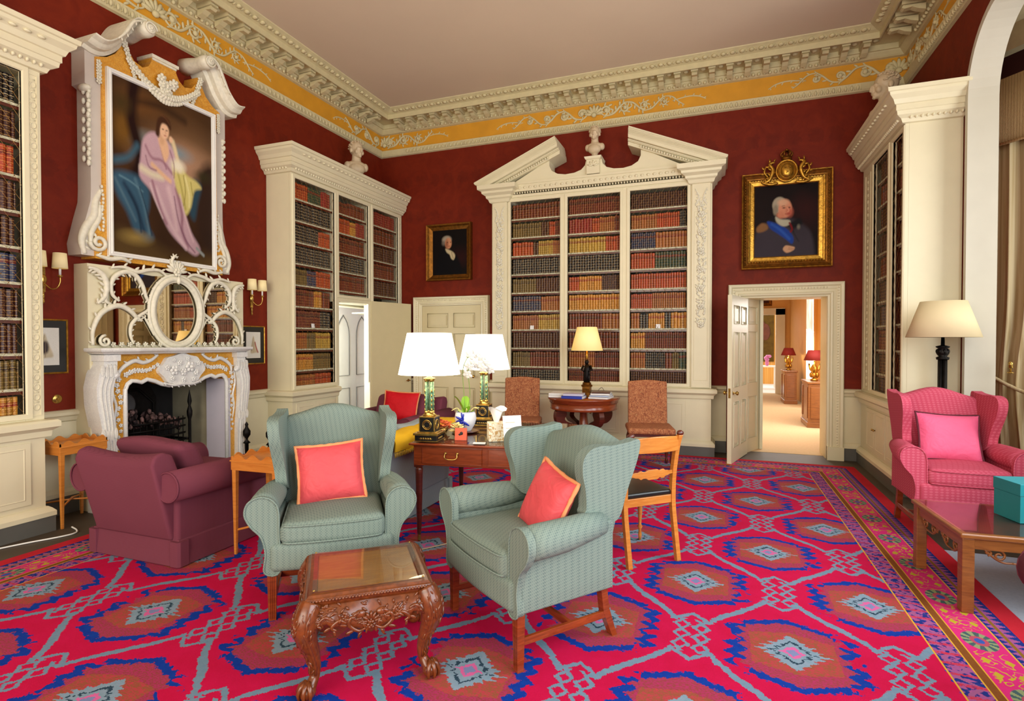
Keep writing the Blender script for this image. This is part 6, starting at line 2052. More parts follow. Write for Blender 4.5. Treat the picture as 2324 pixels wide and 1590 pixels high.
def pillow(name, label, loc, rot, w, hgt, th, mat, trim=None, cat='cushion', tr=0.011, group=None, seed=1):
    r = root(name, label, cat, loc, 0, group)
    r.rotation_euler = rot
    N = 16
    rn = random.Random(seed)
    vs, fs = [], []
    ph = rn.uniform(0, 6)
    def edge(u, v):
        cu = 1 - 0.07 * (1 - v * v); cv = 1 - 0.07 * (1 - u * u)
        return u * w / 2 * cu, v * hgt / 2 * cv
    for side in (-1, 1):
        for j in range(N + 1):
            for i in range(N + 1):
                u, v = -1 + 2 * i / N, -1 + 2 * j / N
                x, z = edge(u, v)
                t = th / 2 * ((1 - abs(u) ** 3.2) * (1 - abs(v) ** 3.2)) ** 0.55
                t += 0.004 * math.sin(5 * u + ph) * math.sin(4 * v + 2 * u) * (1 - u * u) * (1 - v * v)
                vs.append((x, side * t, z + hgt / 2))
    K = (N + 1) ** 2
    for j in range(N):
        for i in range(N):
            q = (j * (N + 1) + i, j * (N + 1) + i + 1, (j + 1) * (N + 1) + i + 1, (j + 1) * (N + 1) + i)
            fs.append(q); fs.append(tuple(K + t for t in reversed(q)))
    m = MB().add(vs, fs, 0, True)
    m.build('cover', mat, r)
    if trim:
        pts = []
        for k in range(64):
            a = k / 16
            if a < 1: u, v = -1 + 2 * a, -1
            elif a < 2: u, v = 1, -1 + 2 * (a - 1)
            elif a < 3: u, v = 1 - 2 * (a - 2), 1
            else: u, v = -1, 1 - 2 * (a - 3)
            x, z = edge(u, v)
            pts.append((x * 1.012, 0, z * 1.012 + hgt / 2 + rn.uniform(-0.001, 0.001)))
        MB().tube(pts, [tr * rn.uniform(0.8, 1.15) for _ in pts], 6, closed=True).build('trim', trim, r)
    return r


def loose_chair(label, loc, rz, mat, W=0.9, D=0.95, H=0.86, seats=1, rake=0.2, cat='armchair', name='armchair', backc=True, arm_z=0.53):
    r = root(name, label, cat, loc, rz)
    h = W / 2
    m = MB().rbox((0, D / 2 - 0.01, 0.29), (W - 0.10, D - 0.10, 0.26), 0.03, 4)
    m.build('seat_base', mat, r)
    m = MB()
    a, b0, b1 = h - 0.045, 0.03, D - 0.04
    path = [(a, b1), (a, b0), (-a, b0), (-a, b1)]
    m.sweep([(-0.01, 0.18), (0.006, 0.18), (0.012, 0.17), (0.018, 0.09), (0.028, 0.006), (0.016, 0.006), (0.004, 0.1), (-0.01, 0.16)], path, closed=True)
    for (x, y) in path:
        sx = 1 if x > 0 else -1; sy = 1 if y > 0.3 else -1
        m.prism([(x + sx * 0.008, y - sy * 0.05), (x + sx * 0.034, y - sy * 0.045), (x + sx * 0.034, y + sy * 0.018), (x + sx * 0.02, y + sy * 0.034), (x - sx * 0.045, y + sy * 0.034), (x - sx * 0.05, y + sy * 0.008)], 0.008, 0.172, 'z')
    m.build('skirt', mat, r, 0.003)
    # raked back with a straight outside panel
    bw = h - 0.085
    P = [(D - 0.06, 0.17), (D - 0.015, 0.17), (D + rake - 0.01, H - 0.08), (D + rake - 0.03, H - 0.02), (D + rake - 0.09, H), (D + rake - 0.16, H - 0.03), (D - 0.17, 0.36), (D - 0.2, 0.3)]
    m = MB(); NS = 14
    for i in range(NS):
        m.prism(P, -bw + 2 * bw * i / NS, -bw + 2 * bw * (i + 1) / NS, 'x', smooth=True)
    # keep only the outer shell
    n = len(P); vs_, fs_ = [], []
    for i in range(NS + 1):
        x = -bw + 2 * bw * i / NS
        vs_ += [(x, a, b) for a, b in P]
    for i in range(NS):
        for k in range(n):
            fs_.append((i * n + k, i * n + (k + 1) % n, (i + 1) * n + (k + 1) % n, (i + 1) * n + k))
    fs_ += [tuple(range(n - 1, -1, -1)), tuple(NS * n + k for k in range(n))]
    m = MB().add(vs_, fs_, 0, True)
    nv = []
    for x, y, z in m.v:
        t = max(0, (z - 0.2) / (H - 0.2))
        q = x / bw
        nv.append((x * (1 + 0.05 * math.sin(t * 3)), y - 0.02 * (1 - q * q) * t, z - (0.035 * math.cos(q * PI / 2)) * (t > 0.7)))
    m.v = nv
    m.build('backrest', mat, r, 0.035, 4, autosmooth=True)
    for s in (-1, 1):
        m = MB()
        m.tube([(s * (h - 0.055), 0.02, arm_z), (s * (h - 0.05), 0.2, arm_z + 0.005), (s * (h - 0.045), D * 0.6, arm_z + 0.01), (s * (h - 0.03), D + 0.05, arm_z + 0.02)], [0.105, 0.107, 0.105, 0.1], 18)
        m.tube([(s * (h - 0.03) + 0.096 * math.cos(t), D + 0.052, arm_z + 0.02 + 0.096 * math.sin(t)) for t in [k * PI / 10 for k in range(20)]], 0.006, 6, closed=True)
        m.tube([(s * (h - 0.055) + 0.1 * math.cos(t), 0.018, arm_z + 0.1 * math.sin(t)) for t in [k * PI / 10 for k in range(20)]], 0.006, 6, closed=True)
        m.build('armrest', mat, r)
        m = MB().rbox((s * (h - 0.09), D / 2, 0.33), (0.09, D - 0.06, 0.36), 0.025, 3)
        m.build('arm_panel', mat, r)
    cw = (W - 0.24) / seats
    for k in range(seats):
        xc = -(W - 0.24) / 2 + cw * (k + 0.5)
        def dc(p, u):
            return (p[0], p[1], p[2] + 0.02 * math.cos(u[0] * PI / 2) * math.cos(u[1] * PI / 2) * (1 if u[2] > 0 else 0))
        m = MB().rbox((xc, (D - 0.16) / 2, 0.46), (cw - 0.006, D - 0.2, 0.14), 0.045, 6, df=dc)
        m.build('seat_cushion', mat, r)
        if backc:
            def dr(p, u):
                x, y, z = p
                y += rake * 0.9 * (z - 0.5) / (H - 0.5)
                y -= 0.03 * math.cos(u[0] * PI / 2) * math.cos(u[2] * PI / 2) * (1 if u[1] < 0 else 0)
                z += 0.012 * math.sin(x * 9 + 1) * max(0, u[2])
                return (x, y, z)
            m = MB().rbox((xc, D - 0.30, 0.53 + (H - 0.50) / 2), (cw - 0.01, 0.17, H - 0.50), 0.06, 7, df=dr)
            m.build('back_cushion', mat, r)
    return r


# two sage wing chairs in the foreground
wing_chair('sage green wing chair facing the camera left of the carved coffee table', (-1.965, 2.455, 0.012), math.radians(38), M['green'], M['mahog'], top=1.085, wf=0.11)
wing_chair('sage green wing chair turned side-on right of the carved coffee table', (-1.108, 2.499, 0.012), math.radians(-38), M['green'], M['mahog'], W=0.76, top=1.02, rake=0.2)
c, s = math.cos(math.radians(30)), math.sin(math.radians(30))


def chair_pt(loc, deg, x, y, z):
    a = math.radians(deg)
    return (loc[0] + x * math.cos(a) - y * math.sin(a), loc[1] + x * math.sin(a) + y * math.cos(a), loc[2] + z)


pillow('cushion', 'coral silk cushion with gold fringe on the sage wing chair left of the coffee table', chair_pt((-1.971, 2.466, 0.012), 40, 0.0, 0.30, 0.525), (math.radians(-17), math.radians(-4), math.radians(38)), 0.39, 0.35, 0.14, M['coral'], M['fringe'], group='coral silk cushions', seed=2)
pillow('cushion', 'coral silk cushion with gold fringe on the sage wing chair right of the coffee table', chair_pt((-1.108, 2.499, 0.012), -38, 0.07, 0.27, 0.495), (math.radians(-22), math.radians(10), math.radians(-46)), 0.36, 0.36, 0.14, M['coral'], M['fringe'], group='coral silk cushions', seed=3)

# pink wing chair by the window bay
wing_chair('rose pink patterned wing chair beside the window bay', (1.72, 4.88, 0.012), math.radians(1), M['pinkf'], M['mahog'], W=0.68, top=1.05, dz=1.06, wf=0.07)
pillow('cushion', 'bright pink silk cushion with dark cord on the rose pink wing chair', chair_pt((1.72, 4.88, 0.012), 1, 0.0, 0.31, 0.555), (math.radians(-20), math.radians(2), math.radians(1)), 0.42, 0.38, 0.15, M['hotpink'], M['cord'], tr=0.008, seed=4)

# loose-covered plum armchair seen from behind; others
loose_chair('plum loose-covered armchair seen from behind in front of the fireplace', (-3.735, 3.44, 0.012), PI + 0.01, M['plum'], 0.90, 0.89, 0.775, rake=0.13)
loose_chair('plum loose-covered armchair facing the room in front of the concealed door', (-3.72, 5.30, 0.012), -0.05, M['plum'], 1.02, 0.9, 0.80, rake=0.12)
loose_chair('plum loose-covered armchair whose arm just shows at the right edge', (1.60, 2.70, 0.012), PI, M['plum'], 0.9, 0.9, 0.84, arm_z=0.61)
pillow('cushion', 'scarlet silk cushion with gold edging on the far plum armchair', (-3.62, 5.72, 0.54), (math.radians(-14), 0.05, 0.1), 0.46, 0.36, 0.12, M['red'], M['fringe'], tr=0.009, seed=5)
sf = loose_chair('blue-grey loose-covered sofa seen from behind beyond the writing table', (-3.27, 4.13, 0.012), -PI / 2, M['grey'], 1.36, 0.86, 0.72, seats=2, rake=0.05, cat='sofa', name='sofa', arm_z=0.5)
# throw over the sofa back (in sofa space, then placed)
m = MB()
nx, ny = 26, 12
prof_t = [(0.66, 0.66), (0.70, 0.72), (0.77, 0.745), (0.84, 0.745), (0.90, 0.735), (0.935, 0.70), (0.94, 0.66), (0.935, 0.62)]
pp = crom([(a, b, 0) for a, b in prof_t], 3)
vs = []
for sd in (0, 1):
    for j, p in enumerate(pp):
        for i in range(nx + 1):
            x = -0.5 + 1.16 * i / nx
            wv = 0.006 * math.sin(x * 21 + j * 0.5) + 0.004 * math.sin(x * 47)
            vs.append((-x, p.x + wv * 0.5 + sd * 0.008, p.y + wv + sd * 0.006 + (-0.02 * (i / nx) if j > len(pp) - 4 else 0)))
K = len(pp) * (nx + 1); fs = []
for j in range(len(pp) - 1):
    for i in range(nx):
        q = (j * (nx + 1) + i, j * (nx + 1) + i + 1, (j + 1) * (nx + 1) + i + 1, (j + 1) * (nx + 1) + i)
        fs.append(tuple(reversed(q))); fs.append(tuple(K + t for t in q))
m.add(vs, fs, 0, True)
for i in range(60):
    x = -(-0.5 + 1.16 * i / 59)
    m.tube([(x, 0.943, 0.622), (x + 0.002, 0.947, 0.60), (x, 0.945, 0.585)], 0.003, 4)
o = m.build('throw_blanket', M['mustard']); o.location = (-3.27, 4.13, 0.016); o.rotation_euler = (0, 0, -PI / 2)
tag(o, 'mustard yellow throw draped over the back of the blue-grey sofa', 'throw')

# ------------------------------------------------------------------ carved coffee table with glass top
ct = root('coffee_table', 'carved walnut coffee table with cabriole legs, claw feet and a glass top in the foreground', 'coffee table', (-1.545, 2.165, 0.0125), math.radians(39))
HW, HD, ZT = 0.265, 0.255, 0.43
m = MB()
m.sweep([(-0.05, ZT - 0.045), (-0.006, ZT - 0.045), (0.0, ZT - 0.035), (0.004, ZT - 0.022), (0.0, ZT - 0.014), (-0.008, ZT - 0.010), (-0.014, ZT - 0.002), (-0.03, ZT), (-0.045, ZT - 0.002), (-0.05, ZT - 0.008)],
        [(HW, HD), (HW, -HD), (-HW, -HD), (-HW, HD)], closed=True)
for i in range(40):
    q = -1 + 2 * (i + 0.5) / 40
    for (x, y) in ((q * HW, -HD - 0.003), (q * HW, HD + 0.003), (HW + 0.003, q * HD), (-HW - 0.003, q * HD)):
        m.ell((x, y, ZT - 0.022), (0.007, 0.007, 0.007), nu=5, nv=4)
m.build('top_frame', M['carve'], ct)
MB().box(-HW + 0.045, HW - 0.045, -HD + 0.045, HD - 0.045, ZT - 0.03, ZT - 0.008).build('top_panel', M['topw'], ct)
MB().box(-HW + 0.028, HW - 0.028, -HD + 0.028, HD - 0.028, ZT + 0.002, ZT + 0.008).build('glass_top', M['glass'], ct)
for a in (-1, 1):
    for b in (-1, 1): MB().ell((a * (HW - 0.035), b * (HD - 0.035), ZT + 0.009), (0.006, 0.006, 0.003), nu=8, nv=4).build('glass_stud', M['brass'], ct)
rn = random.Random(11)
for side in range(4):
    L = HW if side % 2 == 0 else HD
    Dd = HD if side % 2 == 0 else HW
    T = Matrix.Rotation(side * PI / 2, 4, 'Z')
    m = MB()
    tmp = MB()
    top = [(-L, 0.0), (L, 0.0)]
    bot = [(L, -0.10), (L * 0.8, -0.085), (L * 0.66, -0.06), (L * 0.55, -0.09), (L * 0.42, -0.075), (L * 0.28, -0.09), (L * 0.16, -0.105), (0, -0.125), (-L * 0.16, -0.105), (-L * 0.28, -0.09), (-L * 0.42, -0.075), (-L * 0.55, -0.09), (-L * 0.66, -0.06), (-L * 0.8, -0.085), (-L, -0.10)]
    zt = ZT - 0.045
    # curved apron shell: outline columns leaning outwards
    N = 28
    cols = []
    for i in range(N + 1):
        x = -L + 2 * L * i / N
        zb = np.interp(x, [p[0] for p in reversed(bot)], [p[1] for p in reversed(bot)])
        col = []
        for k in range(6):
            q = k / 5
            col.append((x * (1 + 0.05 * q), -(Dd - 0.012 + 0.042 * math.sin(q * 1.7)), zt + zb * q))
        cols.append(col)
    vs = [p for c_ in cols for p in c_] + [(p[0], p[1] + 0.022, p[2]) for c_ in cols for p in c_]
    K = (N + 1) * 6; fs = []
    for i in range(N):
        for k in range(5):
            q = (i * 6 + k, i * 6 + k + 1, (i + 1) * 6 + k + 1, (i + 1) * 6 + k)
            fs.append(q); fs.append(tuple(K + t for t in reversed(q)))
        fs.append((i * 6 + 5, K + i * 6 + 5, K + (i + 1) * 6 + 5, (i + 1) * 6 + 5))
    tmp.add(vs, fs, 0, True)
    yf = -(Dd + 0.026)
    for s_ in (-1, 1):
        rococo(tmp, [(s_ * 0.015, zt - 0.10), (s_ * 0.05, zt - 0.115), (s_ * 0.09, zt - 0.085), (s_ * 0.08, zt - 0.055), (s_ * 0.06, zt - 0.07)], 0.009, yf, 0.03, 3, side=-s_)
        rococo(tmp, [(s_ * 0.10, zt - 0.075), (s_ * 0.13, zt - 0.06), (s_ * 0.16, zt - 0.085), (s_ * 0.14, zt - 0.1)], 0.008, yf, 0.026, 3, side=s_)
        rococo(tmp, [(s_ * 0.16, zt - 0.05), (s_ * 0.19, zt - 0.04), (s_ * 0.22, zt - 0.07)], 0.008, yf, 0.026, 3, side=-s_)
        tmp.ell((s_ * 0.045, yf + 0.008, zt - 0.05), (0.026, 0.012, 0.02)); flower(tmp, s_ * 0.105, yf + 0.004, zt - 0.045, 0.018, n=6)
    for k in range(7):
        a = PI * (k + 0.5) / 7
        R = Matrix.Rotation(-a, 3, 'Y')
        tmp.ell((0.028 * math.cos(a), yf, zt - 0.085 + 0.03 * math.sin(a)), (0.02, 0.009, 0.007), R=R, nu=6, nv=4)
    flower(tmp, 0, yf, zt - 0.095, 0.02, n=6)
    for i in range(70):
        x = rn.uniform(-L * 0.98, L * 0.98); q = rn.uniform(0.08, 0.9)
        zb = np.interp(x, [p[0] for p in reversed(bot)], [p[1] for p in reversed(bot)])
        R = Matrix.Rotation(rn.uniform(0, PI), 3, 'Y')
        tmp.ell((x, -(Dd - 0.010 + 0.042 * math.sin(q * 1.7)), zt + zb * q), (rn.uniform(0.012, 0.022), 0.006, 0.0055), R=R, nu=6, nv=4)
    m.add(tmp.v, tmp.f, 0, True, T)
    m.build('apron', M['carve'], ct)
for a in (-1, 1):
    for b in (-1, 1):
        m = MB()
        dx, dy = a * 0.7071, b * 0.7071
        def P(o, z): return (a * (HW - 0.03) + dx * o, b * (HD - 0.03) + dy * o, z)
        ctrl = [(0.005, 0.395, 0.045), (0.03, 0.35, 0.052), (0.042, 0.30, 0.050), (0.028, 0.24, 0.040), (0.004, 0.18, 0.031), (-0.012, 0.12, 0.024), (-0.010, 0.08, 0.021), (0.006, 0.055, 0.024), (0.02, 0.042, 0.028)]
        cr = crom([(o, z, r_) for o, z, r_ in ctrl], 4)
        m.tube([P(p.x, p.y) for p in cr], [p.z for p in cr], 14)
        m.ell(P(0.03, 0.031), (0.035, 0.035, 0.031), nu=14, nv=10)
        for k in range(4):
            an = math.atan2(dy, dx) + (k - 1.5) * 0.75
            c0 = P(0.03, 0)
            cc, ss = math.cos(an), math.sin(an)
            m.tube([(c0[0] + cc * 0.006, c0[1] + ss * 0.006, 0.072), (c0[0] + cc * 0.028, c0[1] + ss * 0.028, 0.058), (c0[0] + cc * 0.04, c0[1] + ss * 0.04, 0.034), (c0[0] + cc * 0.036, c0[1] + ss * 0.036, 0.01), (c0[0] + cc * 0.026, c0[1] + ss * 0.026, 0.001)], [0.012, 0.011, 0.009, 0.006, 0.003], 7)
        # knee and shin carving
        for i in range(60):
            q = rn.uniform(0, 1) ** 1.3
            z = 0.385 - q * 0.29
            pr_ = min(cr, key=lambda p: abs(p.y - z))
            an = math.atan2(dy, dx) + rn.uniform(-1.5, 1.5)
            c0 = P(pr_.x, z)
            R = Matrix.Rotation(an, 3, 'Z') @ Matrix.Rotation(rn.uniform(-0.7, 0.7), 3, 'X')
            m.ell((c0[0] + math.cos(an) * pr_.z * 0.97, c0[1] + math.sin(an) * pr_.z * 0.97, z), (0.006, 0.0055, rn.uniform(0.012, 0.022)), R=R, nu=6, nv=4)
        for sg in (-1, 1):
            an = math.atan2(dy, dx) + sg * 0.9
            pts = []
            for p in cr[2:26:3]:
                c0 = P(p.x, p.y); pts.append((c0[0] + math.cos(an) * p.z, c0[1] + math.sin(an) * p.z, p.y))
            m.tube(pts, 0.006, 6)
        m.build('leg', M['carve'], ct)

# ------------------------------------------------------------------ writing table
dk = root('writing_table', 'mahogany writing table with brass-handled drawers and turned legs in the middle of the room', 'table', (-2.13, 3.50, 0.012), math.radians(8.7))
DW, DDp = 1.14, 1.18
m = MB().box(0, DW, 0, DDp, 0.725, 0.74)
m.build('table_top', M['mahog'], dk, 0.006)
MB().box(0.06, DW - 0.06, 0.06, DDp - 0.06, 0.7405, 0.7425).build('leather_inset', M['dark'], dk)
MB().box(0.02, DW - 0.02, 0.02, DDp - 0.02, 0.743, 0.748).build('glass_sheet', M['glass'], dk)
m = MB()
m.box(0.03, DW - 0.03, 0.03, 0.05, 0.575, 0.725).box(0.03, DW - 0.03, DDp - 0.05, DDp - 0.03, 0.575, 0.725).box(0.03, 0.05, 0.05, DDp - 0.05, 0.575, 0.725).box(DW - 0.05, DW - 0.03, 0.05, DDp - 0.05, 0.575, 0.725)
m.build('frieze', M['mahog'], dk, 0.003)
for x0, x1 in ((0.10, 0.555), (0.60, 1.04)):
    m = MB().box(x0, x1, 0.022, 0.03, 0.592, 0.712)
    frame_mould(m, x0 + 0.004, x1 - 0.004, 0.596, 0.708, [(0, -0.022), (0, -0.019), (0.004, -0.019), (0.004, -0.024)])
    d = m.build('drawer', M['mahog'], dk, 0.002)
    xc = (x0 + x1) / 2
    m = MB()
    P = crom([(xc - 0.045, 0.0, 0.672), (xc - 0.047, -0.006, 0.648), (xc - 0.03, -0.012, 0.636), (xc, -0.012, 0.634), (xc + 0.03, -0.012, 0.636), (xc + 0.047, -0.006, 0.648), (xc + 0.045, 0.0, 0.672)], 4)
    m.tube([tuple(p) for p in P], 0.004, 6)
    for s_ in (-1, 1): m.ell((xc + s_ * 0.045, 0.014, 0.674), (0.011, 0.012, 0.011))
    m.build('drawer_handle', M['brass'], d)
for x in (0.06, DW - 0.06):
    for y in (0.06, DDp - 0.06):
        m = MB()
        m.box(x - 0.028, x + 0.028, y - 0.028, y + 0.028, 0.56, 0.725)
        m.lathe([(0.012, 0.05), (0.016, 0.08), (0.02, 0.2), (0.024, 0.34), (0.026, 0.36), (0.024, 0.38), (0.028, 0.5), (0.03, 0.54), (0.024, 0.56)], (x, y, 0), 14)
        o = m.build('leg', M['dark'], dk)
        MB().lathe([(0.011, 0.0), (0.013, 0.02), (0.012, 0.05), (0.016, 0.085), (0.0, 0.086)], (x, y, 0), 12).build('castor', M['brass'], o)

# ------------------------------------------------------------------ lamps
def column_lamp(loc, rz, label, power=14):
    r = root('table_lamp', label, 'lamp', loc, rz, 'column lamps on the writing table')
    m = MB().box(-0.085, 0.085, -0.085, 0.085, 0, 0.045)
    m.build('base', M['black'], r, 0.002)
    m = MB().box(-0.095, 0.095, -0.095, 0.095, 0.045, 0.062).box(-0.072, 0.072, -0.072, 0.072, 0.062, 0.07).box(-0.06, 0.06, -0.06, 0.06, 0.172, 0.182)
    m.box(-0.09, 0.09, -0.09, 0.09, 0.0, 0.006)
    m.build('base_mount', M['brass'], r, 0.002)
    m = MB().box(-0.058, 0.058, -0.058, 0.058, 0.07, 0.172)
    p = m.build('pedestal', M['black'], r)
    m = MB()
    for a in range(4):
        T = Matrix.Rotation(a * PI / 2, 4, 'Z')
        m.tube([(0.034 * math.cos(t), -0.059, 0.121 + 0.034 * math.sin(t)) for t in [k * PI / 12 for k in range(24)]], 0.004, 6, T=T, closed=True)
        m.tube([(0.024 * math.cos(t), -0.059, 0.121 + 0.024 * math.sin(t)) for t in [k * PI / 12 for k in range(24)]], 0.002, 6, T=T, closed=True)
        for sx in (-0.056, 0.056): m.box(sx - 0.003, sx + 0.003, -0.061, -0.057, 0.072, 0.17, 0, T)
        m.box(-0.05, 0.05, -0.087, -0.084, 0.018, 0.026, 0, T)
        for k in range(-2, 3): m.ell((k * 0.018, -0.086, 0.022), (0.008, 0.003, 0.009), 0, T, 6, 4)
    m.build('gilt_mount', M['brass'], p)
    m = MB()
    for sx in (-1, 1):
        for sy in (-1, 1):
            m.lathe([(0.012, 0.2), (0.0105, 0.3), (0.009, 0.455)], (sx * 0.019, sy * 0.019, 0), 10)
    m.build('column', M['gmarble'], r)
    m = MB()
    m.lathe([(0.05, 0.182), (0.052, 0.192), (0.036, 0.2), (0.034, 0.206)], (0, 0, 0), 16).lathe([(0.03, 0.45), (0.045, 0.458), (0.045, 0.466), (0.02, 0.474), (0.012, 0.5), (0.01, 0.56)], (0, 0, 0), 14)
    for sx in (-1, 1):
        for sy in (-1, 1):
            m.lathe([(0.015, 0.2), (0.015, 0.214), (0.012, 0.22)], (sx * 0.019, sy * 0.019, 0), 10).lathe([(0.011, 0.44), (0.015, 0.455), (0.012, 0.46)], (sx * 0.019, sy * 0.019, 0), 10)
            for k in range(5): m.ell((sx * 0.026, sy * 0.026, 0.23 + k * 0.035), (0.006, 0.006, 0.013), nu=6, nv=4)
    m.build('column_mount', M['brass'], r)
    m = MB().lathe([(0.232, 0.495), (0.166, 0.805), (0.164, 0.805), (0.229, 0.495)], (0, 0, 0), 36)
    m.build('lamp_shade', M['shade_lit'], r)
    point('bulb_light', (loc[0], loc[1], loc[2] + 0.62), power, (1.0, 0.84, 0.6), 0.05)
    return r


ZD = 0.012 + 0.749
column_lamp((-2.03, 3.64, ZD), math.radians(8.7), 'lit white-shaded column lamp at the near left corner of the writing table')
column_lamp((-1.955, 4.50, ZD), math.radians(8.7), 'lit white-shaded column lamp behind the orchid on the writing table')
# round library table, bronze lamp, books
tb = root('round_table', 'round mahogany drum table on scrolled supports before the pedimented bookcase', 'table', (-1.635, 7.03, 0.012), 0.0)
m = MB().lathe([(0.0, 0.70), (0.43, 0.70), (0.445, 0.705), (0.448, 0.735), (0.462, 0.745), (0.468, 0.757), (0.462, 0.77), (0.0, 0.772)], (0, 0, 0), 48)
m.build('table_top', M['mahog'], tb)
m = MB().lathe([(0.425, 0.615), (0.435, 0.62), (0.43, 0.64), (0.435, 0.70), (0.40, 0.70), (0.40, 0.615), (0.425, 0.615)], (0, 0, 0), 48)
m.build('frieze', M['mahog'], tb)
for k in range(4):
    a = PI / 4 + k * PI / 2
    P = smooth_poly([(0.40, 0.615), (0.30, 0.615), (0.27, 0.56), (0.30, 0.50), (0.26, 0.46), (0.14, 0.42), (0.05, 0.36), (0.03, 0.30), (0.10, 0.32), (0.20, 0.39), (0.34, 0.41), (0.415, 0.47), (0.43, 0.55)], 3)
    m = MB().prism(P, -0.035, 0.035, 'y', T=Matrix.Rotation(a, 4, 'Z'))
    m.build('support', M['dark'], tb, 0.006)
m = MB().prism([(x, y) for x, y in [(-0.16, -0.16), (0.16, -0.16), (0.16, 0.16), (-0.16, 0.16)]], 0.27, 0.33, 'z')
m.lathe([(0.09, 0.33), (0.06, 0.4), (0.05, 0.55), (0.08, 0.7)], (0, 0, 0), 16).lathe([(0.24, 0.06), (0.22, 0.1), (0.1, 0.13), (0.08, 0.27)], (0, 0, 0), 20)
m.build('column', M['mahog'], tb)
for k in range(4):
    a = PI / 4 + k * PI / 2
    m = MB().ell((0.2 * math.cos(a), 0.2 * math.sin(a), 0.03), (0.05, 0.05, 0.03))
    m.build('foot', M['dark'], tb)
lp = root('table_lamp', 'lit amber-shaded lamp with a dark figure stem on the round table', 'lamp', (-1.585, 7.0, 0.787))
m = MB().box(-0.06, 0.06, -0.06, 0.06, 0, 0.02).box(-0.05, 0.05, -0.05, 0.05, 0.02, 0.13).lathe([(0.07, 0.13), (0.075, 0.15), (0.05, 0.165), (0.06, 0.175), (0.03, 0.2)], (0, 0, 0), 14)
for k in range(6): m.ell((-0.04 + 0.016 * k, -0.052, 0.08), (0.007, 0.006, 0.035), nu=6, nv=5)
m.build('base', M['antique'], lp, 0.002)
m = MB()
m.tube([(0, 0, 0.19), (-0.006, 0, 0.28), (0.006, -0.004, 0.36), (0, 0, 0.42)], [0.042, 0.036, 0.045, 0.026], 12)
m.ell((0, -0.008, 0.45), (0.027, 0.03, 0.035), nu=12, nv=9)
for s_ in (-1, 1):
    m.tube([(s_ * 0.045, 0, 0.405), (s_ * 0.068, -0.01, 0.35), (s_ * 0.03, -0.045, 0.33)], [0.016, 0.013, 0.01], 8)
    m.tube([(s_ * 0.02, 0, 0.3), (s_ * 0.03, -0.01, 0.2)], [0.024, 0.014], 8)
m.build('figure', M['iron'], lp)
MB().lathe([(0.02, 0.49), (0.012, 0.51), (0.022, 0.53), (0.009, 0.56), (0.009, 0.64)], (0, 0, 0), 12).build('fitting', M['gold'], lp)
MB().lathe([(0.205, 0.60), (0.128, 0.905), (0.126, 0.905), (0.202, 0.60)], (0, 0, 0), 32).build('lamp_shade', M['shade_amber'], lp)
point('bulb_light', (-1.60, 7.0, 1.50), 9, (1.0, 0.74, 0.36), 0.04)
fl = root('floor_lamp', 'cream-shaded floor lamp with a dark reeded stem behind the pink wing chair', 'lamp', (1.885, 5.92, 0))
m = MB()
m.lathe([(0.15, 0), (0.155, 0.02), (0.12, 0.04), (0.05, 0.06), (0.04, 0.1)], (0, 0, 0), 24)
m.build('base', M['iron'], fl)
m = MB()
for k in range(5):
    a = k * 2 * PI / 5
    m.tube([(0.024 * math.cos(a), 0.024 * math.sin(a), 0.1), (0.024 * math.cos(a), 0.024 * math.sin(a), 1.36)], 0.012, 8)
m.lathe([(0.045, 1.34), (0.05, 1.36), (0.03, 1.37), (0.045, 1.39), (0.05, 1.41), (0.035, 1.44), (0.05, 1.45), (0.052, 1.46), (0.015, 1.47), (0.01, 1.6)], (0, 0, 0), 16)
for k in range(8):
    m.ell((0.04 * math.cos(k * PI / 4), 0.04 * math.sin(k * PI / 4), 1.415), (0.014, 0.014, 0.022), nu=6, nv=5)
m.build('stem', M['iron'], fl)
MB().lathe([(0.275, 1.54), (0.170, 1.86), (0.168, 1.86), (0.272, 1.54)], (0, 0, 0), 40).build('lamp_shade', M['shade_off'], fl)
# ------------------------------------------------------------------ bay curtain, pelmet, holdback
r = root('curtain', 'striped cream and gold curtain tied back beside the arched opening', 'curtain', (2.575, 7.09, 0.02), math.atan2(-0.8, 0.6))
m = MB()
NX, NZ = 96, 30
vs = []
for sd in (0, 1):
    for j in range(NZ + 1):
        z = 3.62 * j / NZ
        pin = 1.0 - 0.16 * math.exp(-((z - 1.05) / 0.55) ** 2)
        for i in range(NX + 1):
            u = i / NX
            a = 0.045 * math.sin(2 * PI * 7 * u + 0.5 * math.sin(z * 1.1 + u * 6)) + 0.014 * math.sin(2 * PI * 17 * u + z)
            vs.append((u * 1.1 * pin, a * (0.8 + 0.2 * pin) + sd * 0.01, z))
K = (NZ + 1) * (NX + 1); fs = []
for j in range(NZ):
    for i in range(NX):
        q = (j * (NX + 1) + i, j * (NX + 1) + i + 1, (j + 1) * (NX + 1) + i + 1, (j + 1) * (NX + 1) + i)
        fs.append(q); fs.append(tuple(K + t for t in reversed(q)))
m.add(vs, fs, 0, True)
m.build('drape', M['curtain'], r)
m = MB()
m.tube([tuple(p) for p in crom([(0.1, -0.06, 1.16), (0.3, -0.085, 1.06), (0.5, -0.09, 0.98), (0.75, -0.08, 0.93), (1.0, -0.05, 0.95)], 5)], 0.018, 8)
m.build('tieback', M['curtain'], r)
r = root('pelmet', 'deep finely striped cream pelmet above the bay curtain', 'pelmet', (2.48, 7.016, 3.45), math.atan2(-0.8, 0.6))
m = MB().box(0, 1.1, -0.02, 0.02, 0, 0.64)
m.build('valance', M['pelmet'], r)
m = MB()
for i in range(110): m.tube([(0.005 + i * 0.01, -0.022, 0.0), (0.005 + i * 0.01, -0.024, 0.64)], 0.0035, 4)
m.tube([(0, -0.026, 0.0), (1.1, -0.026, 0.0)], 0.014, 6)
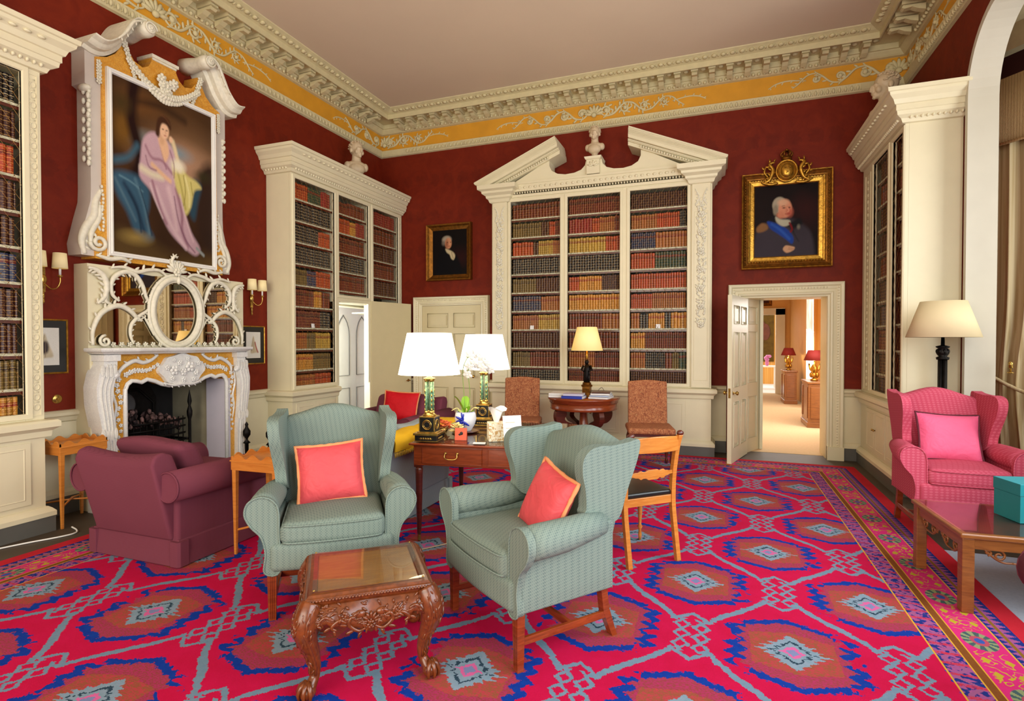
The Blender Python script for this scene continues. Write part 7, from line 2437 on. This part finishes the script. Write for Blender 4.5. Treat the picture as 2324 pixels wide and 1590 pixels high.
m.build('fluting', M['pelmet'], r)
r = root('curtain_holdback', 'small brass curtain holdback on the edge of the arched opening', 'holdback', (2.40, 6.0, 1.23), -PI / 2)
MB().lathe([(0.008, 0), (0.008, 0.04), (0.02, 0.045), (0.014, 0.07), (0.02, 0.085), (0.0, 0.1)], (0, 0, 0), 12).build('stem', M['brass'], r)
MB().ell((0, 0, 0), (0.025, 0.025, 0.008)).build('rose', M['brass'], r)

# ------------------------------------------------------------------ right-hand coffee table with a teal box
TZ = 0.012
rt = root('coffee_table', 'low hardwood coffee table with pierced scroll aprons before the pink wing chair', 'coffee table', (1.255, 3.65, TZ), math.radians(3))
TW, TD, TH = 0.86, 0.70, 0.44
m = MB().box(0, TW, 0, TD, TH - 0.028, TH)
m.build('table_top', M['oak'], rt, 0.008, 3)
MB().box(0.012, TW - 0.012, 0.012, TD - 0.012, TH + 0.001, TH + 0.007).build('glass_top', M['glass'], rt)
MB().box(0.035, TW - 0.035, 0.035, TD - 0.035, TH + 0.0001, TH + 0.0006).build('dark_inset', M['dark'], rt)
for x in (0.012, TW - 0.07):
    for y in (0.012, TD - 0.07):
        m = MB().box(x, x + 0.058, y, y + 0.058, 0, TH - 0.028)
        m.build('leg', M['oak'], rt, 0.004)
for side in range(4):
    m = MB()
    L = (TW if side % 2 == 0 else TD) - 0.13
    m.box(0, L, 0, 0.03, TH - 0.085, TH - 0.03)
    for k in range(max(1, int(L / 0.27))):
        x = L * (k + 0.5) / max(1, int(L / 0.27))
        for s in (-1, 1):
            sp = spiral(x + s * 0.06, TH - 0.115, 0.03, 0.008, PI / 2, PI / 2 + s * 2 * PI * 1.2, 12)
            m.tube([(p[0], 0.015, p[1]) for p in sp], 0.006, 5)
            sp = spiral(x + s * 0.11, TH - 0.102, 0.018, 0.005, -PI / 2, -PI / 2 - s * 2 * PI * 1.1, 10)
            m.tube([(p[0], 0.015, p[1]) for p in sp], 0.0055, 5)
            m.tube([(p.x, 0.015, p.y) for p in crom([(x, TH - 0.15, 0), (x + s * 0.04, TH - 0.15, 0), (x + s * 0.08, TH - 0.13, 0), (x + s * 0.125, TH - 0.088, 0)], 4)], 0.006, 5)
    o = m.build('pierced_apron', M['oak'], rt)
    o.location, o.rotation_euler.z = [((0.065, 0.02, 0), 0), ((TW - 0.02, 0.065, 0), PI / 2), ((TW - 0.065, TD - 0.02, 0), PI), ((0.02, TD - 0.065, 0), -PI / 2)][side]
bx = root('box', 'plain teal box standing on the low hardwood coffee table', 'box', (1.63, 3.94, TZ + TH + 0.0075), math.radians(14))
MB().box(0, 0.24, 0, 0.20, 0, 0.155).build('box_base', M['teal'], bx, 0.002)
MB().box(-0.003, 0.243, -0.003, 0.203, 0.156, 0.225).build('lid', M['teal'], bx, 0.002)

# ------------------------------------------------------------------ yellow wood side chair at the writing table
wc = root('side_chair', 'light wooden side chair with sabre legs and a black leather seat', 'chair', (-0.70, 4.07, 0.012), math.radians(223))
for s in (-1, 1):
    P = [(0.46, 0.0), (0.43, 0.18), (0.405, 0.34), (0.40, 0.45), (0.41, 0.60), (0.445, 0.78), (0.475, 0.86)]
    cr = crom([(a, b, 0) for a, b in P], 5)
    prm = [(p.x - 0.016, p.y) for p in cr] + [(p.x + 0.016, p.y) for p in reversed(cr)]
    m = MB().prism(prm, s * 0.195 - 0.016, s * 0.195 + 0.016, 'x')
    m.build('leg', M['satin'], wc, 0.004, 2, autosmooth=True)
    m = MB().lathe([(0.01, 0), (0.014, 0.04), (0.009, 0.08), (0.02, 0.1), (0.01, 0.12), (0.016, 0.2), (0.02, 0.34), (0.014, 0.36), (0.024, 0.375), (0.024, 0.44)], (s * 0.19, 0.035, 0), 12)
    m.build('leg', M['satin'], wc)
    m = MB().box(s * 0.19 - 0.012, s * 0.19 + 0.012, 0.05, 0.40, 0.385, 0.44)
    m.build('seat_rail', M['satin'], wc, 0.003)
for y0, y1 in ((0.018, 0.042), (0.385, 0.41)):
    MB().box(-0.18, 0.18, y0, y1, 0.385, 0.44).build('seat_rail', M['satin'], wc, 0.003)
m = MB().rbox((0, 0.215, 0.455), (0.40, 0.38, 0.035), 0.014, 5, df=lambda p, u: (p[0], p[1], p[2] + 0.012 * math.cos(u[0] * 1.5) * math.cos(u[1] * 1.5) * (u[2] > 0)))
m.build('seat', paint('black_leather_seat', (26, 28, 26), 0.3, 0.1), wc)


def curved_rail(z0, z1, y, bow, W, outline=None, th=0.018):
    m = MB(); N = 20; vs = []
    for sd in (0, 1):
        for i in range(N + 1):
            q = -1 + 2 * i / N
            zz = outline(q) if outline else (z0, z1)
            yy = y + bow * (1 - q * q)
            for z in zz: vs.append((q * W, yy + sd * th, z))
    K = (N + 1) * 2; fs = [(0, 1, K + 1, K), (2 * N, K + 2 * N, K + 2 * N + 1, 2 * N + 1)]
    for i in range(N):
        a, b, c, d = 2 * i, 2 * i + 1, 2 * i + 3, 2 * i + 2
        fs += [(a, d, c, b), (K + a, K + b, K + c, K + d), (b, c, K + c, K + b), (a, K + a, K + d, d)]
    return m.add(vs, fs, 0, False)


o = curved_rail(0, 0, 0.452, 0.03, 0.19, lambda q: (0.755, 0.85 + 0.012 * math.cos(q * 1.5)), 0.02).build('crest_rail', M['satin'], wc, 0.004)
def midr(q):
    a = abs(q)
    hgt = 0.033 if a < 0.3 else (0.022 if a < 0.4 else (0.03 if a < 0.55 else (0.018 if a < 0.72 else 0.012)))
    return (0.60 - hgt, 0.60 + hgt)
curved_rail(0, 0, 0.405, 0.028, 0.185, midr, 0.014).build('carved_rail', M['satin'], wc, 0.002)
for s in (-1, 1):
    MB().ell((s * 0.198, 0.475, 0.872), (0.026, 0.02, 0.02), nu=10, nv=7).build('scroll_terminal', M['dark'], wc)


# ------------------------------------------------------------------ paisley tapestry chairs beside the round table
def paisley_chair(label, loc, rz, striped=False):
    r = root('tapestry_chair', label, 'chair', loc, rz)
    W = 0.47
    def df(p, u):
        x, y, z = p
        y += 0.10 * (z - 0.5)
        if u[2] > 0: z += 0.018 * math.cos(x / 0.12) * (abs(x) < 0.19) * u[2]
        return (x, y, z)
    m = MB().rbox((0, 0.46, 0.74), (W, 0.06, 0.52), 0.018, 8, df=df)
    m.build('backrest', M['paisley'], r)
    m = MB().rbox((0, 0.22, 0.455), (W + 0.07, 0.50, 0.075), 0.03, 6)
    m.build('seat', M['paisley'], r)
    if striped:
        m = MB().box(-W / 2 - 0.03, W / 2 + 0.03, -0.04, 0.47, 0.36, 0.42)
    else:
        m = MB().box(-W / 2 + 0.01, W / 2 - 0.01, 0.02, 0.44, 0.385, 0.42)
    m.build('seat_rail', fabric('striped_braid', (156, 96, 42), (96, 44, 20), 260, 0.8, 'stripe') if striped else M['dark'], r, 0.003)
    for s in (-1, 1):
        for y in (0.02, 0.43):
            MB().lathe([(0.016, 0), (0.02, 0.05), (0.012, 0.07), (0.022, 0.12), (0.014, 0.2), (0.022, 0.3), (0.024, 0.42)], (s * (W / 2 - 0.01), y, 0), 12).build('leg', M['dark'], r)
        m = MB()
        m.tube([tuple(p) for p in crom([(s * (W / 2 + 0.02), 0.10, 0.42), (s * (W / 2 + 0.035), 0.02, 0.40), (s * (W / 2 + 0.03), -0.04, 0.38), (s * (W / 2 + 0.02), -0.05, 0.34)], 4)], 0.018, 8)
        m.ell((s * (W / 2 + 0.03), -0.03, 0.39), (0.026, 0.026, 0.026))
        if not striped: m.build('arm_scroll', M['dark'], r)
    return r


paisley_chair('paisley tapestry chair standing right of the round table', (-0.70, 6.45, 0.012), 0.22)
paisley_chair('paisley tapestry chair standing left of the round table', (-2.36, 6.50, 0.012), 0.22, True)


# ------------------------------------------------------------------ tray tables
def tray_table(label, loc, rz, w, d, h):
    r = root('tray_table', label, 'table', loc, rz, 'small galleried tray tables by the fireplace')
    MB().box(-w / 2, w / 2, -d / 2, d / 2, h - 0.07, h - 0.01).build('tray_frieze', M['satin'], r, 0.002)
    MB().box(-w / 2 - 0.006, w / 2 + 0.006, -d / 2 - 0.006, d / 2 + 0.006, h - 0.01, h).build('tray', M['satin'], r, 0.002)
    for side in range(4):
        L = w if side % 2 == 0 else d
        Dd = d if side % 2 == 0 else w
        pts = [(-L / 2, 0)]
        top = []
        N = 32
        for i in range(N + 1):
            q = -1 + 2 * i / N
            top.append((q * L / 2, 0.028 + 0.016 * math.cos(q * PI * 3) + (0.012 if abs(q) > 0.9 else 0)))
        P = [(-L / 2, 0), (L / 2, 0)] + list(reversed(top))
        m = MB().prism(P, -0.004, 0.004, 'y', T=Matrix.Rotation(side * PI / 2, 4, 'Z') @ Matrix.Translation((0, -Dd / 2 + 0.004, h)))
        m.build('gallery', M['satin'], r)
    for a in (-1, 1):
        for b in (-1, 1):
            m = MB()
            vs = []
            for z, q in ((0, 0.009), (h - 0.07, 0.016)):
                for x, y in ((-1, -1), (1, -1), (1, 1), (-1, 1)): vs.append((a * (w / 2 - 0.02) + x * q, b * (d / 2 - 0.02) + y * q, z))
            m.add(vs, [(3, 2, 1, 0), (4, 5, 6, 7), (0, 1, 5, 4), (1, 2, 6, 5), (2, 3, 7, 6), (3, 0, 4, 7)])
            m.build('leg', M['satin'], r, 0.002)
    m = MB()
    for s in (-1, 1):
        m.tube([(-(w / 2 - 0.02), -s * (d / 2 - 0.02), 0.17), (0, 0, 0.185 + 0.014 * (s > 0)), ((w / 2 - 0.02), s * (d / 2 - 0.02), 0.17)], 0.008, 6)
    m.build('cross_stretcher', M['satin'], r)
    return r


tray_table('small satinwood tray table left of the fireplace behind the plum armchair', (-5.055, 2.98, 0), PI / 2, 0.36, 0.33, 0.66)
tray_table('small satinwood tray table between the plum armchair and the left sage wing chair', (-2.99, 3.06, 0.012), 0.05, 0.38, 0.36, 0.665)

# ------------------------------------------------------------------ flexes
def flex(name, label, pts, mat, r=0.004):
    m = MB().tube([tuple(p) for p in crom(pts, 6)], r, 7)
    tag(m.build(name, mat), label, 'cable')


flex('power_cable', 'white cable on the floor beside the leftmost bookcase', [(-4.89, 2.25, 0.008), (-4.80, 2.5, 0.007), (-4.71, 2.68, 0.007), (-4.69, 2.78, 0.007), (-4.75, 2.83, 0.008), (-4.86, 2.86, 0.01)], M['paper'], 0.006)
flex('power_cable', 'pale cable on the carpet between the two sage wing chairs', [(-2.02, 3.42, 0.02), (-1.98, 3.40, 0.018), (-1.85, 3.58, 0.018), (-1.76, 3.72, 0.018), (-1.62, 3.72, 0.018), (-1.5, 3.68, 0.018)], paint('beige_cable', (206, 176, 136), 0.5, 0.03))

# ------------------------------------------------------------------ on the writing table
orc = root('orchid', 'white orchid with green leaves in a blue and white porcelain bowl on the writing table', 'orchid', (-1.93, 4.06, ZD))
m = MB().lathe([(0.045, 0), (0.05, 0.01), (0.075, 0.05), (0.09, 0.10), (0.084, 0.14), (0.074, 0.16), (0.068, 0.158), (0.076, 0.13), (0.0, 0.125)], (0, 0, 0), 28)
pt = m.build('pot', M['porc'], orc)
m = MB()
for k, (a, t, L) in enumerate([(0, 0.5, 0.06), (0, 2.2, 0.05), (0, 3.6, 0.055), (0, 5.1, 0.045), (0, 1.3, 0.04), (0, 4.4, 0.05), (0, 2.9, 0.035)]):
    an = -1.42 + 0.12 * (k % 3 - 1)
    L *= 1.5
    R = Matrix.Rotation(an + PI / 2, 3, 'Z') @ Matrix.Rotation(t, 3, 'Y')
    c0 = Vector((0.086 * math.cos(an), 0.086 * math.sin(an), 0.095)) + R @ Vector((L * 0.42, 0, 0))
    m.ell(tuple(c0), (L * 0.5, 0.007, 0.010), R=R, nu=8, nv=6)
m.tube([(0.0748 * math.cos(t), 0.0748 * math.sin(t), 0.157) for t in [k * PI / 12 for k in range(24)]], 0.002, 5, closed=True)
m.build('blue_flower', M['cobalt'], pt)
for k, (dx, dy, dz, L, w) in enumerate([(-0.35, -0.3, 1.0, 0.20, 0.038), (-0.12, 0.25, 1.0, 0.19, 0.036), (0.35, -0.1, 0.75, 0.12, 0.03), (-0.7, 0.1, 0.35, 0.11, 0.028), (0.7, 0.15, 0.4, 0.1, 0.026)]):
    m = MB(); N = 8; vs = []
    d = Vector((dx, dy, 0))
    side = Vector((-dy, dx, 0)).normalized() if d.length else Vector((1, 0, 0))
    for sd in (0, 1):
        for i in range(N + 1):
            q = i / N
            c0 = Vector((0, 0, 0.14)) + Vector((dx, dy, 0)) * L * q + Vector((0, 0, dz * L * q * (1 - 0.25 * q * q)))
            hw = w * math.sin(PI * min(0.97, q * 0.9 + 0.08)) ** 0.6
            for s in (-1, 0, 1):
                p = c0 + side * hw * s - Vector((0, 0, 0.006 * (s == 0) + 0.003 * sd))
                vs.append(tuple(p))
    K = 3 * (N + 1); fs = []
    for i in range(N):
        for s in (0, 1):
            q = (3 * i + s, 3 * i + s + 1, 3 * i + s + 4, 3 * i + s + 3)
            fs.append(q); fs.append(tuple(K + t for t in reversed(q)))
    m.add(vs, fs, 0, True)
    m.build('leaf', M['leafg'], orc)
for k, pts in enumerate(([(0, 0, 0.13), (-0.01, -0.01, 0.32), (-0.02, 0.0, 0.52), (0.05, 0.03, 0.64), (0.14, 0.05, 0.60), (0.2, 0.07, 0.50)], [(0.01, 0, 0.13), (0.04, 0.0, 0.30), (0.03, -0.01, 0.50), (0.08, 0.02, 0.57), (0.16, 0.02, 0.52)])):
    cr = crom(pts, 6)
    sp = MB().tube([tuple(p) for p in cr], 0.0028, 6).build('stem', M['stem'], orc)
    for i in range(len(cr) - 14, len(cr), 3):
        p = cr[i]
        m = MB(); an = i * 1.1
        for t in range(5):
            a = 2 * PI * t / 5 + an
            Rm = Matrix.Rotation(0.5, 3, 'X') @ Matrix.Rotation(-a, 3, 'Y')
            c0 = Vector(p) + Vector((0, -0.012, -0.01)) + Rm @ Vector((0.022, 0, 0))
            m.ell(tuple(c0), (0.024, 0.004, 0.017), R=Rm, nu=8, nv=5)
        m.ell((p.x, p.y - 0.018, p.z - 0.012), (0.007, 0.007, 0.007), nu=6, nv=5)
        m.build('blossom', M['petal'], sp)
m = MB(); rn = random.Random(3)
for k in range(8):
    a = rn.uniform(0, 2 * PI)
    m.tube([tuple(p) for p in crom([(0.03 * math.cos(a), 0.03 * math.sin(a), 0.13), (0.07 * math.cos(a), 0.07 * math.sin(a), 0.19), (0.12 * math.cos(a), 0.12 * math.sin(a), 0.17 + 0.03 * rn.random())], 4)], 0.003, 5)
m.build('aerial_root', M['cream_petal'], orc)
m = MB().lathe([(0.0, 0), (0.09, 0.0), (0.11, 0.006), (0.115, 0.014), (0.108, 0.014), (0.0, 0.008)], (0, 0, 0), 28)
o = m.build('saucer', M['dark']); o.location = (-1.93, 4.06, ZD - 0.012 + 0.0125)
orc.location.z = ZD + 0.009
tag(o, 'dark wooden saucer under the orchid bowl on the writing table', 'saucer')


def petals(name, label, loc, mat, n, R0, seed, r=0.03):
    rt_ = root(name, label, 'flowers', loc)
    rn = random.Random(seed)
    m = MB()
    for i in range(n):
        a = rn.uniform(0, 2 * PI); q = rn.random() ** 0.7
        Rm = Matrix.Rotation(a, 3, 'Z') @ Matrix.Rotation(rn.uniform(-0.9, 0.3), 3, 'Y')
        m.ell((R0 * q * math.cos(a), R0 * q * math.sin(a), 0.05 + 0.045 * (1 - q) + rn.uniform(-0.01, 0.03)), (r, r * 0.5, 0.004), R=Rm, nu=7, nv=4)
    m.build('petals', mat, rt_)
    MB().lathe([(R0 * 0.45, 0), (R0 * 0.6, 0.03), (R0 * 0.62, 0.05), (0, 0.048)], (0, 0, 0), 16).build('bowl', M['brass'], rt_)


petals('flower_bowl', 'low bowl of orange petals behind the near column lamp on the writing table', (-2.085, 3.92, ZD), M['orange'], 44, 0.10, 1)
petals('flower_bowl', 'small bowl of pale yellow petals beside the near column lamp', (-1.875, 3.81, ZD), M['cream_petal'], 26, 0.055, 2, 0.024)
r = root('card', 'orange folded card with a small dark emblem standing on the writing table', 'card', (-1.80, 3.70, ZD), math.radians(15))
m = MB().prism([(0.0, 0), (0.003, 0), (0.022, 0.09), (0.019, 0.09)], -0.045, 0.045, 'x').prism([(0.045, 0), (0.042, 0), (0.019, 0.09), (0.022, 0.09)], -0.045, 0.045, 'x')
m.build('card_sheet', paint('orange_card', (226, 88, 50), 0.5, 0.04), r)
m = MB().ell((0.005, 0.009, 0.05), (0.012, 0.002, 0.014)).ell((-0.008, 0.008, 0.042), (0.01, 0.002, 0.008))
m.build('emblem', M['black'], r)
r = root('tissue_box', 'patterned tissue box with a white tissue on the writing table', 'tissue box', (-1.55, 3.80, ZD), math.radians(30))
MB().box(-0.065, 0.065, -0.065, 0.065, 0, 0.135).build('box_body', M['tissue'], r, 0.003)
m = MB(); N = 14; vs = []
for sd in (0, 1):
    for j in range(9):
        for i in range(N + 1):
            a = 2 * PI * i / N; q = j / 8
            rr = 0.018 + 0.06 * q + 0.014 * math.sin(3 * a + q * 2) * q
            vs.append((rr * math.cos(a) * 0.9 - sd * 0.002, rr * math.sin(a) * 0.6, 0.13 + 0.11 * math.sin(q * 1.75) + 0.02 * math.sin(2 * a) * q))
K = 9 * (N + 1); fs = []
for j in range(8):
    for i in range(N):
        q = (j * (N + 1) + i, j * (N + 1) + i + 1, (j + 1) * (N + 1) + i + 1, (j + 1) * (N + 1) + i)
        fs.append(q)
m.add(vs[:K], fs, 0, True)
m.build('tissue', M['petal'], r)
r = root('leaflet_stand', 'white leaflet standing upright beside the tissue box on the writing table', 'leaflet', (-1.375, 3.70, ZD), math.radians(38))
m = MB().prism([(0.0, 0), (0.003, 0), (0.05, 0.2), (0.047, 0.2)], -0.07, 0.07, 'x').prism([(0.09, 0), (0.094, 0), (0.05, 0.19), (0.047, 0.19)], -0.03, 0.03, 'x')
m.build('leaflet', M['paper'], r)
m = MB()
for k in range(4): m.box(-0.05, 0.05 - 0.01 * k, 0.006 + 0.0435 * 0 + 0.0375 * (k / 4) , 0.0075 + 0.0375 * (k / 4), 0.03 + 0.04 * k, 0.034 + 0.04 * k)
m.build('printed_lines', fabric('pale_print', (206, 190, 150), (180, 160, 120), 60, 0.3, 'n'), r)
m = MB().box(-0.045, 0.045, -0.03, 0.03, 0, 0.002)
o = m.build('small_card', M['paper']); o.location = (-1.62, 3.64, ZD + 0.0002); o.rotation_euler.z = 0.3
tag(o, 'small white card lying flat before the tissue box on the writing table', 'card')
# waste bin beneath the writing table
r = root('waste_bin', 'dark green cylindrical waste bin under the writing table', 'bin', (-1.52, 4.15, 0.012))
MB().lathe([(0.0, 0.004), (0.12, 0.0), (0.145, 0.30), (0.138, 0.30), (0.115, 0.01)], (0, 0, 0), 24).build('bin_body', paint('green_bin', (62, 96, 40), 0.5, 0.1), r)
MB().lathe([(0.145, 0.295), (0.15, 0.305), (0.145, 0.315), (0.137, 0.305)], (0, 0, 0), 24).build('rim', M['black'], r)

# ------------------------------------------------------------------ books and magazines on the round table
def flat_book(name, label, loc, rz, w, d, h, mat, grp='books on the round table'):
    r = root(name, label, 'book', loc, rz, grp)
    MB().box(-w / 2, w / 2, -d / 2, d / 2, 0, 0.002).box(-w / 2, w / 2, -d / 2, d / 2, h - 0.002, h).box(-w / 2, w / 2, -d / 2, -d / 2 + 0.002, 0, h).build('cover', mat, r)
    MB().box(-w / 2 + 0.003, w / 2 - 0.003, -d / 2 + 0.003, d / 2 - 0.003, 0.0022, h - 0.0022).build('page_block', M['paper'], r)


zt = 0.7845
flat_book('magazine', 'pale magazine at the bottom of the left pile on the round table', (-1.93, 6.93, zt), 0.1, 0.24, 0.3, 0.03, M['paper'])
flat_book('magazine', 'white magazine on top of the left pile on the round table', (-1.93, 6.93, zt + 0.031), 0.05, 0.23, 0.28, 0.022, M['paper'])
flat_book('hardback_book', 'blue hardback at the bottom of the middle pile on the round table', (-1.70, 6.78, zt), -0.05, 0.27, 0.22, 0.034, M['blue'])
flat_book('hardback_book', 'pale hardback on the blue one in the middle pile on the round table', (-1.70, 6.79, zt + 0.035), 0.06, 0.25, 0.2, 0.026, paint('lilac_cover', (206, 200, 222), 0.5, 0.03))
for k, (mt, nm) in enumerate(((M['paper'], 'white magazine at the bottom'), (paint('pale_blue_cover', (176, 190, 214), 0.5, 0.03), 'pale blue magazine second from the bottom'), (M['paper'], 'white magazine third from the bottom'), (M['dark'], 'thin dark book on top'))):
    flat_book('magazine', nm + ' of the right pile on the round table', (-1.38, 6.92, zt + k * 0.0235), 0.08 * (k - 1), 0.25 - 0.008 * k, 0.3, 0.022 if k < 3 else 0.012, mt)
flex('lamp_flex', 'thin dark flex of the amber lamp hanging behind the round table', [(-1.50, 7.06, 0.80), (-1.42, 7.1, 0.9), (-1.40, 7.2, 0.86), (-1.36, 7.30, 0.79)], M['black'], 0.003)
